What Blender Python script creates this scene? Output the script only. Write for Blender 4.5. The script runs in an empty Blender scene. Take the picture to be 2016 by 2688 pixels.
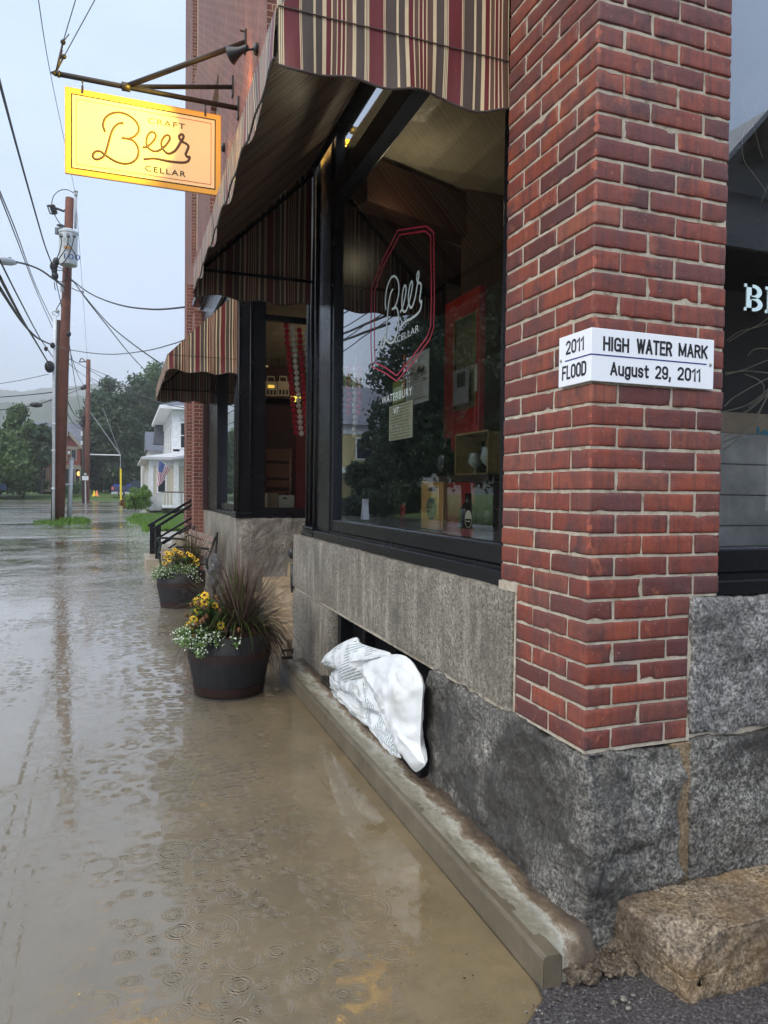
import bpy, math, random
import numpy as np
from mathutils import Vector, Matrix, noise as mn
R = math.radians
random.seed(7)
scene = bpy.context.scene
# ---------------------------------------------------------------- camera
CM = [(0.94036195, 0.34017314, -0.00127593), (-0.33998380, 0.93995123, 0.03004494), (0.01141980, -0.02781932, 0.99954773)]
FPX = 1880.786                      # focal length in pixels of the 2016 x 2688 frame
CAMP = Vector((0, 0, 1.45))
cam = bpy.data.cameras.new("camera")
co = bpy.data.objects.new("camera", cam)
scene.collection.objects.link(co)
cam.sensor_fit = 'HORIZONTAL'; cam.sensor_width = 36.0
cam.lens = FPX / 2016 * 36.0
cam.clip_start = 0.05; cam.clip_end = 6000
rt = Vector([CM[i][0] for i in range(3)]); fw = Vector([CM[i][1] for i in range(3)]); up = Vector([CM[i][2] for i in range(3)])
co.matrix_world = Matrix(((rt.x, up.x, -fw.x, CAMP.x), (rt.y, up.y, -fw.y, CAMP.y), (rt.z, up.z, -fw.z, CAMP.z), (0, 0, 0, 1)))
scene.camera = co
# ---------------------------------------------------------------- world (overcast rain sky)
world = bpy.data.worlds.new("World"); scene.world = world; world.use_nodes = True
wt = world.node_tree; wt.nodes.clear()
wo = wt.nodes.new('ShaderNodeOutputWorld'); bg = wt.nodes.new('ShaderNodeBackground'); bg.inputs[1].default_value = 0.125
sky = wt.nodes.new('ShaderNodeTexSky'); sky.sky_type = 'NISHITA'; sky.sun_disc = False
SUN_EL, SUN_AZ = R(48), R(215)
sky.sun_elevation = SUN_EL; sky.sun_rotation = SUN_AZ; sky.air_density = 1.0; sky.dust_density = 3.0
tc = wt.nodes.new('ShaderNodeTexCoord')
cn = wt.nodes.new('ShaderNodeTexNoise'); cn.inputs['Scale'].default_value = 2.2; cn.inputs['Detail'].default_value = 5
mp = wt.nodes.new('ShaderNodeMapping'); mp.inputs['Scale'].default_value = (1, 1, 3.0)
wt.links.new(tc.outputs['Generated'], mp.inputs[0]); wt.links.new(mp.outputs[0], cn.inputs['Vector'])
cr = wt.nodes.new('ShaderNodeValToRGB')
cr.color_ramp.elements[0].position = 0.35; cr.color_ramp.elements[0].color = (0.46, 0.60, 0.82, 1)
cr.color_ramp.elements[1].position = 0.68; cr.color_ramp.elements[1].color = (0.60, 0.72, 0.92, 1)
wt.links.new(cn.outputs[0], cr.inputs[0])
ms = wt.nodes.new('ShaderNodeVectorMath'); ms.operation = 'SCALE'; ms.inputs['Scale'].default_value = 8.6
wt.links.new(cr.outputs[0], ms.inputs[0])
mx = wt.nodes.new('ShaderNodeMix'); mx.data_type = 'RGBA'; mx.inputs[0].default_value = 0.88
wt.links.new(sky.outputs[0], mx.inputs[6]); wt.links.new(ms.outputs[0], mx.inputs[7])
wt.links.new(mx.outputs[2], bg.inputs[0]); wt.links.new(bg.outputs[0], wo.inputs[0])
# ---------------------------------------------------------------- sun behind the overcast
sl = bpy.data.lights.new("sun", 'SUN'); sl.energy = 2.5; sl.angle = R(70); sl.color = (1.0, 0.92, 0.80)
so = bpy.data.objects.new("sun", sl); scene.collection.objects.link(so)
_sd = Vector((-0.55, -0.35, 0.8)).normalized()     # direction towards the sun: over the street, behind the camera
so.rotation_euler = _sd.to_track_quat('Z', 'Y').to_euler()
sky.sun_rotation = math.atan2(_sd.x, _sd.y); sky.sun_elevation = math.asin(_sd.z)
# ---------------------------------------------------------------- exposure
scene.view_settings.view_transform = 'Standard'; scene.view_settings.look = 'None'
scene.view_settings.exposure = 0.6; scene.view_settings.gamma = 1
scene.render.engine = 'CYCLES'
scene.cycles.max_bounces = 8; scene.cycles.transparent_max_bounces = 16
scene.cycles.glossy_bounces = 4; scene.cycles.diffuse_bounces = 3
scene.render.resolution_x = 768; scene.render.resolution_y = 1024
# ================================================================ helpers
def ray(u, v):
    a, b = (u - 1008) / FPX, -(v - 1344) / FPX
    return rt * a + fw + up * b
def onX(u, v, x): r = ray(u, v); return CAMP + r * (x / r.x)
def onY(u, v, y): r = ray(u, v); return CAMP + r * (y / r.y)
def onZ(u, v, z): r = ray(u, v); return CAMP + r * ((z - 1.45) / r.z)
def crop(x0, y0, s): return lambda x, y: (x0 + x * s, y0 + y * s)

col = scene.collection
def tag(o, label=None, cat=None, group=None, kind=None):
    if label: o['label'] = label
    if cat: o['category'] = cat
    if group: o['group'] = group
    if kind: o['kind'] = kind
    return o
def thing(name, loc, label, cat, group=None):
    o = bpy.data.objects.new(name, None); col.objects.link(o)
    o.location = loc; o.empty_display_size = 0.1
    return tag(o, label, cat, group)
def wloc(o):
    v = Vector((0, 0, 0))
    while o is not None:
        v += Vector(o.location); o = o.parent
    return v
class MB:
    """collects geometry (world coordinates) for ONE mesh"""
    def __init__(s): s.v = []; s.f = []; s.m = []; s.c = []; s.uv = {}; s.curm = 0; s.curc = 0.5
    def add(s, vs, fs, uv=None):
        b = len(s.v); s.v += [tuple(p) for p in vs]
        for f in fs:
            s.f.append(tuple(b + i for i in f)); s.m.append(s.curm); s.c.append(s.curc)
            if uv: s.uv[len(s.f) - 1] = [uv[i] for i in f]
        return s
    def box(s, x0, x1, y0, y1, z0, z1):
        v = [(x0, y0, z0), (x1, y0, z0), (x1, y1, z0), (x0, y1, z0), (x0, y0, z1), (x1, y0, z1), (x1, y1, z1), (x0, y1, z1)]
        return s.add(v, [(0, 3, 2, 1), (4, 5, 6, 7), (0, 1, 5, 4), (1, 2, 6, 5), (2, 3, 7, 6), (3, 0, 4, 7)])
    def obox(s, o, a, b, c):
        """box from corner o with edge vectors a,b,c"""
        o, a, b, c = map(Vector, (o, a, b, c))
        v = [o, o + a, o + a + b, o + b, o + c, o + a + c, o + a + b + c, o + b + c]
        return s.add(v, [(0, 3, 2, 1), (4, 5, 6, 7), (0, 1, 5, 4), (1, 2, 6, 5), (2, 3, 7, 6), (3, 0, 4, 7)])
    def beam(s, p, q, w, h=None, upv=(0, 0, 1)):
        h = h or w; p, q = Vector(p), Vector(q); d = (q - p).normalized()
        sd = d.cross(Vector(upv));
        if sd.length < 1e-4: sd = d.cross(Vector((1, 0, 0)))
        sd.normalize(); u2 = sd.cross(d)
        return s.obox(p - sd * w / 2 - u2 * h / 2, q - p, sd * w, u2 * h)
    def quad(s, a, b, c, d, uv=None): return s.add([a, b, c, d], [(0, 1, 2, 3)], uv)
    def tube(s, pts, r, n=8, caps=True, sq=None):
        pts = [Vector(p) for p in pts]; k = len(pts)
        rs = r if isinstance(r, (list, tuple)) else [r] * k
        vs = []; prev = None
        for i, p in enumerate(pts):
            d = (pts[min(i + 1, k - 1)] - pts[max(i - 1, 0)])
            if d.length < 1e-9: d = Vector((0, 0, 1))
            d.normalize()
            if prev is None:
                a = d.cross(Vector((0, 0, 1)))
                if a.length < 1e-3: a = d.cross(Vector((1, 0, 0)))
            else:
                a = prev - d * prev.dot(d)
                if a.length < 1e-6: a = d.cross(Vector((1, 0, 0)))
            a.normalize(); prev = a; b = d.cross(a)
            for j in range(n):
                t = 2 * math.pi * j / n
                vs.append(p + (a * math.cos(t) + b * math.sin(t)) * rs[i])
        fs = []
        for i in range(k - 1):
            for j in range(n):
                j2 = (j + 1) % n
                fs.append((i * n + j, i * n + j2, (i + 1) * n + j2, (i + 1) * n + j))
        if caps: fs.append(tuple(range(n - 1, -1, -1))); fs.append(tuple((k - 1) * n + j for j in range(n)))
        return s.add(vs, fs)
    def lathe(s, c, prof, n=24, ax=None, closed=False):
        """prof: list of (r, h) about axis ax (default z) at c"""
        c = Vector(c); A = Vector(ax).normalized() if ax else Vector((0, 0, 1))
        X = A.cross(Vector((0, 1, 0)))
        if X.length < 1e-3: X = A.cross(Vector((1, 0, 0)))
        X.normalize(); Y = A.cross(X)
        vs = []
        for r_, h in prof:
            for j in range(n):
                t = 2 * math.pi * j / n
                vs.append(c + A * h + (X * math.cos(t) + Y * math.sin(t)) * r_)
        fs = []
        for i in range(len(prof) - 1):
            for j in range(n):
                j2 = (j + 1) % n
                fs.append((i * n + j, i * n + j2, (i + 1) * n + j2, (i + 1) * n + j))
        fs.append(tuple(range(n - 1, -1, -1))); fs.append(tuple((len(prof) - 1) * n + j for j in range(n)))
        return s.add(vs, fs)
    def sphere(s, c, r, n=10, m=6, sc=(1, 1, 1)):
        c = Vector(c); vs = [c + Vector((0, 0, r * sc[2]))]
        for i in range(1, m):
            t = math.pi * i / m
            for j in range(n):
                a = 2 * math.pi * j / n
                vs.append(c + Vector((math.sin(t) * math.cos(a) * r * sc[0], math.sin(t) * math.sin(a) * r * sc[1], math.cos(t) * r * sc[2])))
        vs.append(c - Vector((0, 0, r * sc[2]))); e = len(vs) - 1
        fs = [(0, 1 + j, 1 + (j + 1) % n) for j in range(n)]
        for i in range(m - 2):
            for j in range(n):
                a = 1 + i * n; fs.append((a + j, a + n + j, a + n + (j + 1) % n, a + (j + 1) % n))
        a = 1 + (m - 2) * n
        fs += [(e, a + (j + 1) % n, a + j) for j in range(n)]
        return s.add(vs, fs)
    def grid(s, fn, nu, nv, uvfn=None):
        vs = [fn(i / nu, j / nv) for j in range(nv + 1) for i in range(nu + 1)]
        uv = [uvfn(i / nu, j / nv) for j in range(nv + 1) for i in range(nu + 1)] if uvfn else None
        fs = [(j * (nu + 1) + i, j * (nu + 1) + i + 1, (j + 1) * (nu + 1) + i + 1, (j + 1) * (nu + 1) + i) for j in range(nv) for i in range(nu)]
        return s.add(vs, fs, uv)
def obj(name, mb, mats, parent=None, smooth=False, bevel=0, solid=0, smangle=None, seg=1, subsurf=0):
    off = wloc(parent) if parent else Vector((0, 0, 0))
    me = bpy.data.meshes.new(name)
    me.from_pydata([(p[0] - off.x, p[1] - off.y, p[2] - off.z) for p in mb.v], [], mb.f)
    if not isinstance(mats, (list, tuple)): mats = [mats]
    for m_ in mats: me.materials.append(m_)
    if len(mats) > 1: me.polygons.foreach_set('material_index', mb.m)
    at = me.attributes.new('rnd', 'FLOAT', 'FACE'); at.data.foreach_set('value', mb.c)
    if mb.uv:
        ul = me.uv_layers.new(name='UVMap')
        for fi, uvs in mb.uv.items():
            p = me.polygons[fi]
            for k, li in enumerate(p.loop_indices): ul.data[li].uv = uvs[k]
    if smooth: me.polygons.foreach_set('use_smooth', [True] * len(me.polygons))
    me.update()
    o = bpy.data.objects.new(name, me); col.objects.link(o)
    if parent: o.parent = parent
    if bevel:
        b = o.modifiers.new('bev', 'BEVEL'); b.width = bevel; b.segments = seg; b.limit_method = 'ANGLE'; b.angle_limit = R(40)
    if solid:
        b = o.modifiers.new('sol', 'SOLIDIFY'); b.thickness = solid; b.offset = 0
    if subsurf:
        b = o.modifiers.new('sub', 'SUBSURF'); b.levels = subsurf; b.render_levels = subsurf
    return o
def smoothpts(pts, n=6, closed=False):
    P = [Vector(p) for p in pts]; out = []; k = len(P)
    rng = range(k if closed else k - 1)
    for i in rng:
        p0 = P[(i - 1) % k] if closed or i > 0 else P[0]; p1 = P[i]; p2 = P[(i + 1) % k]
        p3 = P[(i + 2) % k] if closed or i + 2 < k else P[-1]
        for j in range(n):
            t = j / n
            out.append(0.5 * ((2 * p1) + (-p0 + p2) * t + (2 * p0 - 5 * p1 + 4 * p2 - p3) * t * t + (-p0 + 3 * p1 - 3 * p2 + p3) * t ** 3))
    out.append(P[0] if closed else P[-1]); return out
def text(name, s, m, parent, org, xd, yd, h, w=None, bold=0.0, ext=0.001, gap=1.0, mirror=False):
    """flat lettering: org = lower-left corner, xd/yd unit directions, h = cap height, w = overall width"""
    cu = bpy.data.curves.new('txt', 'FONT'); cu.body = s; cu.size = 1; cu.extrude = 0; cu.offset = bold; cu.resolution_u = 3; cu.space_character = gap
    t = bpy.data.objects.new('txt', cu); col.objects.link(t)
    dg = bpy.context.evaluated_depsgraph_get(); me = bpy.data.meshes.new_from_object(t.evaluated_get(dg))
    vs = [v.co.copy() for v in me.vertices]; fs = [tuple(p.vertices) for p in me.polygons]
    bpy.data.objects.remove(t); bpy.data.curves.remove(cu)
    x0 = min(v.x for v in vs); x1 = max(v.x for v in vs)
    CAP = 0.70
    sy = h / CAP; sx = (w / (x1 - x0)) if w else sy
    xd, yd = Vector(xd).normalized(), Vector(yd).normalized(); nn = xd.cross(yd)
    mb = MB(); W = (x1 - x0) * sx
    P = []
    for v in vs:
        xx = (v.x - x0) * sx
        if mirror: xx = W - xx
        P.append(Vector(org) + xd * xx + yd * v.y * sy + nn * ext)
    mb.add(P, fs)
    return obj(name, mb, m, parent)
# ================================================================ materials
class NT:
    def __init__(s, name):
        s.m = bpy.data.materials.new(name); s.m.use_nodes = True; s.t = s.m.node_tree; s.t.nodes.clear()
        s.out = s.t.nodes.new('ShaderNodeOutputMaterial')
    def n(s, typ, ins=None, **props):
        nd = s.t.nodes.new('ShaderNode' + typ)
        for k, v in props.items(): setattr(nd, k, v)
        for k, v in (ins or {}).items(): s.set(nd.inputs[k], v)
        return nd
    def set(s, sock, v):
        if hasattr(v, 'is_output') or isinstance(v, bpy.types.NodeSocket): s.t.links.new(v, sock)
        elif isinstance(v, bpy.types.Node): s.t.links.new(v.outputs[0], sock)
        elif isinstance(v, (tuple, list)) and sock.type == 'RGBA' and len(v) == 3: sock.default_value = (*v, 1)
        else: sock.default_value = v
    def math(s, op, a, b=0.0, c=0.0, clamp=False):
        return s.n('Math', {0: a, 1: b, 2: c}, operation=op, use_clamp=clamp).outputs[0]
    def pos(s): return s.n('NewGeometry').outputs['Position']
    def objc(s): return s.n('TexCoord').outputs['Object']
    def map(s, v, scale=(1, 1, 1), loc=(0, 0, 0), rot=(0, 0, 0)):
        return s.n('Mapping', {0: v, 'Scale': scale, 'Location': loc, 'Rotation': rot}).outputs[0]
    def noise(s, v, scale=5, detail=4, rough=0.5, dist=0.0, col=False):
        nd = s.n('TexNoise', {'Vector': v, 'Scale': scale, 'Detail': detail, 'Roughness': rough, 'Distortion': dist})
        return nd.outputs[1 if col else 0]
    def ramp(s, fac, stops, interp='LINEAR'):
        nd = s.n('ValToRGB', {0: fac}); e = nd.color_ramp.elements; nd.color_ramp.interpolation = interp
        while len(e) < len(stops): e.new(0.5)
        for i, (p, c) in enumerate(stops):
            e[i].position = p; e[i].color = (*c, 1) if len(c) == 3 else c
        return nd.outputs[0]
    def rampf(s, fac, a, b): return s.n('MapRange', {0: fac, 1: a, 2: b, 3: 0.0, 4: 1.0}).outputs[0]
    def mix(s, f, a, b, mode='MIX'):
        nd = s.n('Mix', data_type='RGBA', blend_type=mode)
        s.set(nd.inputs[0], f); s.set(nd.inputs[6], a); s.set(nd.inputs[7], b); return nd.outputs[2]
    def sep(s, v): return s.n('SeparateXYZ', {0: v}).outputs
    def comb(s, x=0.0, y=0.0, z=0.0): return s.n('CombineXYZ', {0: x, 1: y, 2: z}).outputs[0]
    def bump(s, h, strength=0.5, dist=0.01, nrm=None):
        ins = {'Height': h, 'Strength': strength, 'Distance': dist}
        if nrm is not None: ins['Normal'] = nrm
        return s.n('Bump', ins).outputs[0]
    def attr(s, name): return s.n('Attribute', attribute_name=name).outputs['Fac']
    def rnd(s): return s.n('ObjectInfo').outputs['Random']
    def pbr(s, base, rough=0.6, nrm=None, metal=0.0, spec=0.5, coat=0.0, coatr=0.1, **kw):
        ins = {'Base Color': base, 'Roughness': rough, 'Metallic': metal, 'Specular IOR Level': spec, 'Coat Weight': coat, 'Coat Roughness': coatr}
        if nrm is not None: ins['Normal'] = nrm
        ins.update(kw)
        b = s.n('BsdfPrincipled', ins); s.t.links.new(b.outputs[0], s.out.inputs[0]); return s.m
def simple(name, c, rough=0.5, metal=0.0, var=0.15, nscale=8, coat=0.0, bump=0.15, bs=60, **kw):
    t = NT(name); p = t.objc()
    n1 = t.noise(p, nscale, 5, 0.6); c2 = tuple(max(0, x * (1 - var)) for x in c); c3 = tuple(min(1, x * (1 + var)) for x in c)
    base = t.ramp(n1, [(0.3, c2), (0.7, c3)])
    b = t.bump(t.noise(p, bs, 4), bump, 0.002)
    rr = t.n('MapRange', {0: n1, 3: max(0.02, rough - 0.08), 4: min(1, rough + 0.1)}).outputs[0]
    return t.pbr(base, rr, b, metal, coat=coat, **kw)
def flat(name, c, rough=0.6, **kw):
    t = NT(name); return t.pbr(c, rough, **kw)
def emit(name, c, s):
    t = NT(name); e = t.n('Emission', {0: c, 1: s}); t.t.links.new(e.outputs[0], t.out.inputs[0]); return t.m
# --- brick made of single bricks
def m_brick():
    t = NT('brick_red'); r = t.attr('rnd'); p = t.pos()
    base = t.ramp(r, [(0, (0.115, 0.034, 0.029)), (0.25, (0.19, 0.042, 0.027)), (0.5, (0.25, 0.054, 0.030)), (0.75, (0.305, 0.074, 0.037)), (0.9, (0.155, 0.044, 0.036)), (1, (0.40, 0.12, 0.060))])
    n1 = t.noise(t.map(p, (9, 9, 9)), 1.0, 6, 0.62)
    base = t.mix(t.rampf(n1, 0.5, 0.68), base, (0.105, 0.042, 0.040))
    st = t.noise(t.map(p, (55, 55, 5)), 1, 4, 0.6)                       # vertical water streaks
    base = t.mix(t.math('MULTIPLY', t.rampf(st, 0.46, 0.68), 0.6), base, (0.075, 0.032, 0.034))
    n2 = t.noise(t.map(p, (13, 13, 8), (3, 1, 7)), 1.0, 5, 0.65, 0.4)
    base = t.mix(t.math('MULTIPLY', t.rampf(n2, 0.60, 0.70), 0.75), base, (0.40, 0.125, 0.07))
    n4 = t.noise(t.map(p, (5, 5, 4), (1, 9, 2)), 1.0, 4, 0.6)
    base = t.mix(t.math('MULTIPLY', t.rampf(n4, 0.46, 0.66), 0.5), base, (0.115, 0.050, 0.052))
    s_ = t.sep(p); edge = t.math('MAXIMUM', t.math('SUBTRACT', s_[0], 1.342), t.math('SUBTRACT', s_[1], 1.857))
    chip = t.math('MULTIPLY', t.math('LESS_THAN', edge, t.math('MULTIPLY', t.math('SUBTRACT', t.noise(p, 22, 4, .7), .50), .10)), t.math('GREATER_THAN', s_[2], 0.6))
    base = t.mix(t.math('MULTIPLY', chip, .9), base, (0.40, 0.10, 0.055))
    sp = t.noise(p, 130, 2, 0.7)
    base = t.mix(t.rampf(sp, 0.69, 0.74), base, (0.03, 0.015, 0.014))
    base = t.mix(t.math('MULTIPLY', t.rampf(sp, 0.30, 0.26), 0.7), base, (0.55, 0.42, 0.36))
    base = t.mix(.12, base, (0.0, 0.0, 0.0))
    h = t.math('ADD', t.noise(p, 90, 6, 0.7), t.math('MULTIPLY', n1, 1.5))
    return t.pbr(base, t.n('MapRange', {0: n1, 3: 0.34, 4: 0.7}).outputs[0], t.bump(h, 0.55, 0.004))
def m_mortar():
    t = NT('lime_mortar'); p = t.pos(); n = t.noise(p, 25, 6, 0.7)
    base = t.ramp(n, [(0.3, (0.18, 0.14, 0.10)), (0.43, (0.40, 0.345, 0.265)), (0.75, (0.60, 0.54, 0.44))])
    return t.pbr(base, 0.85, t.bump(t.noise(p, 180, 5, 0.8), 0.8, 0.004))
def m_brickwall():
    t = NT('brick_wall_weathered'); s = t.sep(t.pos()); u = t.math('ADD', s[0], s[1]); v = t.comb(u, s[2], 0)
    br = t.n('TexBrick', {'Vector': v, 'Color1': (0.17, 0.044, 0.030, 1), 'Color2': (0.105, 0.030, 0.024, 1), 'Mortar': (0.36, 0.27, 0.20, 1), 'Scale': 1.0, 'Mortar Size': 0.006, 'Mortar Smooth': 0.2, 'Bias': 0.0, 'Brick Width': 0.208, 'Row Height': 0.0677})
    st = t.noise(t.comb(t.math('MULTIPLY', u, 3.0), t.math('MULTIPLY', s[2], 1.2), s[0]), 1.0, 6, 0.7)
    base = t.mix(t.math('MULTIPLY', t.rampf(st, 0.5, 0.75), 0.6), br.outputs[0], (0.33, 0.12, 0.075))
    n = t.noise(t.pos(), 1.2, 5, 0.6); base = t.mix(t.math('MULTIPLY', t.rampf(n, 0.45, 0.75), 0.4), base, (0.09, 0.035, 0.03))
    rgh = t.n('MapRange', {0: st, 3: 0.85, 4: 0.55}).outputs[0]
    h = t.math('ADD', t.math('MULTIPLY', br.outputs[1], -1.0), t.math('MULTIPLY', t.noise(t.pos(), 60, 4), 0.5))
    return t.pbr(base, rgh, t.bump(h, 0.6, 0.006))
def m_granite(name, lo, mid, hi, wet=0.5, streak=0.0, stain=None, bs=1.0, warm=None):
    t = NT(name); p = t.pos()
    sp = t.math('ADD', t.math('MULTIPLY', t.noise(p, 95, 3, 0.7), .6), t.math('MULTIPLY', t.noise(p, 38, 4, 0.75), .4)); big = t.noise(p, 3.2, 6, 0.65, 0.4)
    base = t.ramp(sp, [(0.34, tuple(c * .7 for c in lo)), (0.43, lo), (0.50, mid), (0.58, hi), (0.66, tuple(min(1, c * 1.5) for c in hi))])
    base = t.mix(t.math('MULTIPLY', t.rampf(big, 0.42, 0.72), 0.75), base, tuple(c * 0.8 for c in lo))
    if warm: base = t.mix(t.math('MULTIPLY', t.rampf(t.noise(p, 5, 5, 0.6), 0.45, 0.7), 0.5), base, warm)
    if streak:
        st = t.noise(t.map(p, (14, 14, 1.3)), 1, 5, 0.65)
        base = t.mix(t.math('MULTIPLY', t.rampf(st, 0.48, 0.72), streak), base, tuple(c * 1.0 for c in lo))
        base = t.mix(t.math('MULTIPLY', t.rampf(st, 0.45, 0.3), streak * 0.7), base, tuple(min(1, c * 1.2) for c in hi))
    if stain:
        n3 = t.noise(t.map(p, (2.2, 2.2, 1.8), (5, 2, 1)), 1, 6, 0.6, 0.8)
        base = t.mix(t.math('MULTIPLY', t.rampf(n3, 0.44, 0.60), 0.8), base, stain)
    h = t.math('ADD', t.noise(p, 70, 6, 0.75), t.math('MULTIPLY', t.noise(p, 12, 5, 0.6), 2.0))
    return t.pbr(base, wet, t.bump(h, 0.7 * bs, 0.006))
BRICK = m_brick(); MORTAR = m_mortar(); BWALL = m_brickwall()
GR1 = m_granite('granite_tooled', (0.10, 0.09, 0.07), (0.235, 0.21, 0.17), (0.37, 0.34, 0.28), 0.6, 0.75)
GR2 = m_granite('granite_rough_dark', (0.050, 0.047, 0.042), (0.145, 0.138, 0.124), (0.31, 0.30, 0.27), 0.45, 0.0, (0.026, 0.024, 0.022), 1.5)
GR3 = m_granite('granite_rough_grey', (0.07, 0.068, 0.064), (0.20, 0.195, 0.185), (0.38, 0.37, 0.355), 0.5, 0.0, None, 1.4)
GR4 = m_granite('granite_recess', (0.10, 0.09, 0.075), (0.22, 0.195, 0.165), (0.36, 0.33, 0.28), 0.6, 0.0, (0.11, 0.10, 0.085), 1.2)
STEP = m_granite('step_stone_stained', (0.07, 0.052, 0.034), (0.23, 0.175, 0.115), (0.40, 0.33, 0.24), 0.45, 0.0, (0.085, 0.06, 0.04), 1.4, warm=(0.34, 0.20, 0.07))
SAND = simple('tan_sandstone', (0.40, 0.28, 0.15), 0.6, var=0.4, nscale=6)
def m_black():
    t = NT('black_gloss_paint'); p = t.pos()
    n = t.noise(t.map(p, (40, 12, 60)), 1, 5, 0.7); g = t.noise(p, 4, 4)
    base = t.mix(t.rampf(n, 0.66, 0.72), (0.006, 0.006, 0.0075), (0.035, 0.03, 0.025))
    return t.pbr(base, t.n('MapRange', {0: g, 3: 0.14, 4: 0.36}).outputs[0], t.bump(n, 0.5, 0.003), spec=.28)
BLACK = m_black()
IRON = simple('black_iron', (0.012, 0.012, 0.013), 0.35, 0.0, 0.3, 20)
RUST = simple('dark_rusty_pipe', (0.016, 0.012, 0.010), 0.5, 0.2, 0.4, 25)
CREAM = simple('cream_frame', (0.55, 0.50, 0.40), 0.5)
def m_glass(name, tint=(0.92, 0.95, 0.93), k=1.6, ior=1.5):
    t = NT(name); p = t.pos()
    fr = t.n('Fresnel', {'IOR': ior}).outputs[0]; f2 = t.math('MULTIPLY', fr, k, clamp=True)
    b = t.bump(t.noise(p, 1.3, 2, 0.4), 0.02, 0.02)
    g = t.n('BsdfGlossy', {'Color': (0.95, 0.97, 1, 1), 'Roughness': 0.0, 'Normal': b}); tr = t.n('BsdfTransparent', {0: (*tint, 1)})
    mxn = t.n('MixShader', {0: f2, 1: tr.outputs[0], 2: g.outputs[0]}); t.t.links.new(mxn.outputs[0], t.out.inputs[0]); return t.m
GLASS = m_glass('shop_glass', (0.86, 0.90, 0.87), 2.3)
GLASSD = m_glass('shop_glass_side', (0.97, 0.98, 0.98), 5.5)
FARGLASS = flat('dark_window_glass', (0.02, 0.025, 0.03), 0.05)
def m_awning(name, inside):
    t = NT(name); uv = t.n('TexCoord').outputs['UV']; s = t.sep(uv)
    f = t.math('FRACT', t.math('DIVIDE', s[0], 0.305))
    MA = (0.125, 0.012, 0.014); DG = (0.072, 0.050, 0.038); BR = (0.115, 0.055, 0.035); CM_ = (0.62, 0.49, 0.30)
    a = [(0, MA), (.175, CM_), (.186, MA), (.192, CM_), (.203, DG), (.335, CM_), (.362, DG), (.44, CM_), (.485, MA), (.545, CM_), (.562, BR), (.612, CM_), (.622, MA), (.662, CM_), (.676, MA), (.708, CM_), (.724, BR), (.80, CM_), (.842, DG), (.945, CM_), (.958, DG), (.966, CM_), (.978, DG), (.986, CM_)]
    base = t.ramp(f, [(p_, c_) for p_, c_ in a], 'CONSTANT')
    n = t.noise(t.pos(), 7, 5, 0.6); base = t.mix(t.math('MULTIPLY', t.rampf(n, 0.45, 0.8), 0.3), base, (0.05, 0.035, 0.03))
    bf = t.n('NewGeometry').outputs['Backfacing']; un = bf if inside else t.math('SUBTRACT', 1.0, bf)      # shade under the awning is put into the colour of its inner face
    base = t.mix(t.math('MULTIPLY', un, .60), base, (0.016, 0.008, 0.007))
    w = t.noise(t.map(t.pos(), (8, 8, 1.5)), 1, 3, 0.5)
    b = t.bump(t.math('ADD', t.math('MULTIPLY', t.noise(t.pos(), 400, 2), 0.05), w), 0.5, 0.02)
    bs = t.n('BsdfPrincipled', {'Base Color': base, 'Roughness': 0.5, 'Normal': b, 'Specular IOR Level': 0.35, 'Coat Weight': 0.08, 'Coat Roughness': 0.25})
    tl = t.n('BsdfTranslucent', {0: base})
    mxn = t.n('MixShader', {0: 0.02, 1: bs.outputs[0], 2: tl.outputs[0]}); t.t.links.new(mxn.outputs[0], t.out.inputs[0]); return t.m
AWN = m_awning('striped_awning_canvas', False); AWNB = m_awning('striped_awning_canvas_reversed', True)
def m_concrete(name, c, wet=0.35):
    t = NT(name); p = t.pos(); n = t.noise(p, 2.5, 6, 0.65, 0.3); n2 = t.noise(p, 70, 4, 0.7)
    base = t.ramp(n, [(0.3, tuple(x * 0.72 for x in c)), (0.55, c), (0.75, tuple(min(1, x * 1.25) for x in c))])
    base = t.mix(t.math('MULTIPLY', t.rampf(t.noise(p, 7, 6, .7, .5), .5, .7), .45), base, tuple(x * .5 for x in c)); base = t.mix(t.rampf(n2, 0.66, 0.74), base, tuple(x * 0.3 for x in c))
    base = t.mix(t.math('MULTIPLY', t.rampf(n2, 0.32, 0.24), 0.6), base, tuple(min(1, x * 1.7) for x in c))
    return t.pbr(base, wet, t.bump(t.math('ADD', n2, t.noise(p, 14, 4)), 0.5, 0.003))
CONC = m_concrete('wet_sidewalk_concrete', (0.33, 0.285, 0.21))
CURB = m_concrete('curb_concrete', (0.125, 0.105, 0.072), 0.4)
MORTARBED = m_concrete('pale_cement_fillet', (0.34, 0.33, 0.30), 0.5)
DIRT = m_concrete('dirt_strip', (0.12, 0.085, 0.05), 0.6)
def m_asphalt():
    t = NT('wet_asphalt'); p = t.pos(); n = t.noise(p, 110, 4, 0.8); b = t.noise(p, 3, 4)
    base = t.ramp(n, [(0.38, (0.018, 0.015, 0.016)), (0.50, (0.050, 0.044, 0.046)), (0.60, (0.10, 0.092, 0.092)), (0.70, (0.35, 0.33, 0.31))])
    return t.pbr(base, t.n('MapRange', {0: b, 3: 0.25, 4: 0.6}).outputs[0], t.bump(n, 0.9, 0.006))
ASPH = m_asphalt()
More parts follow.
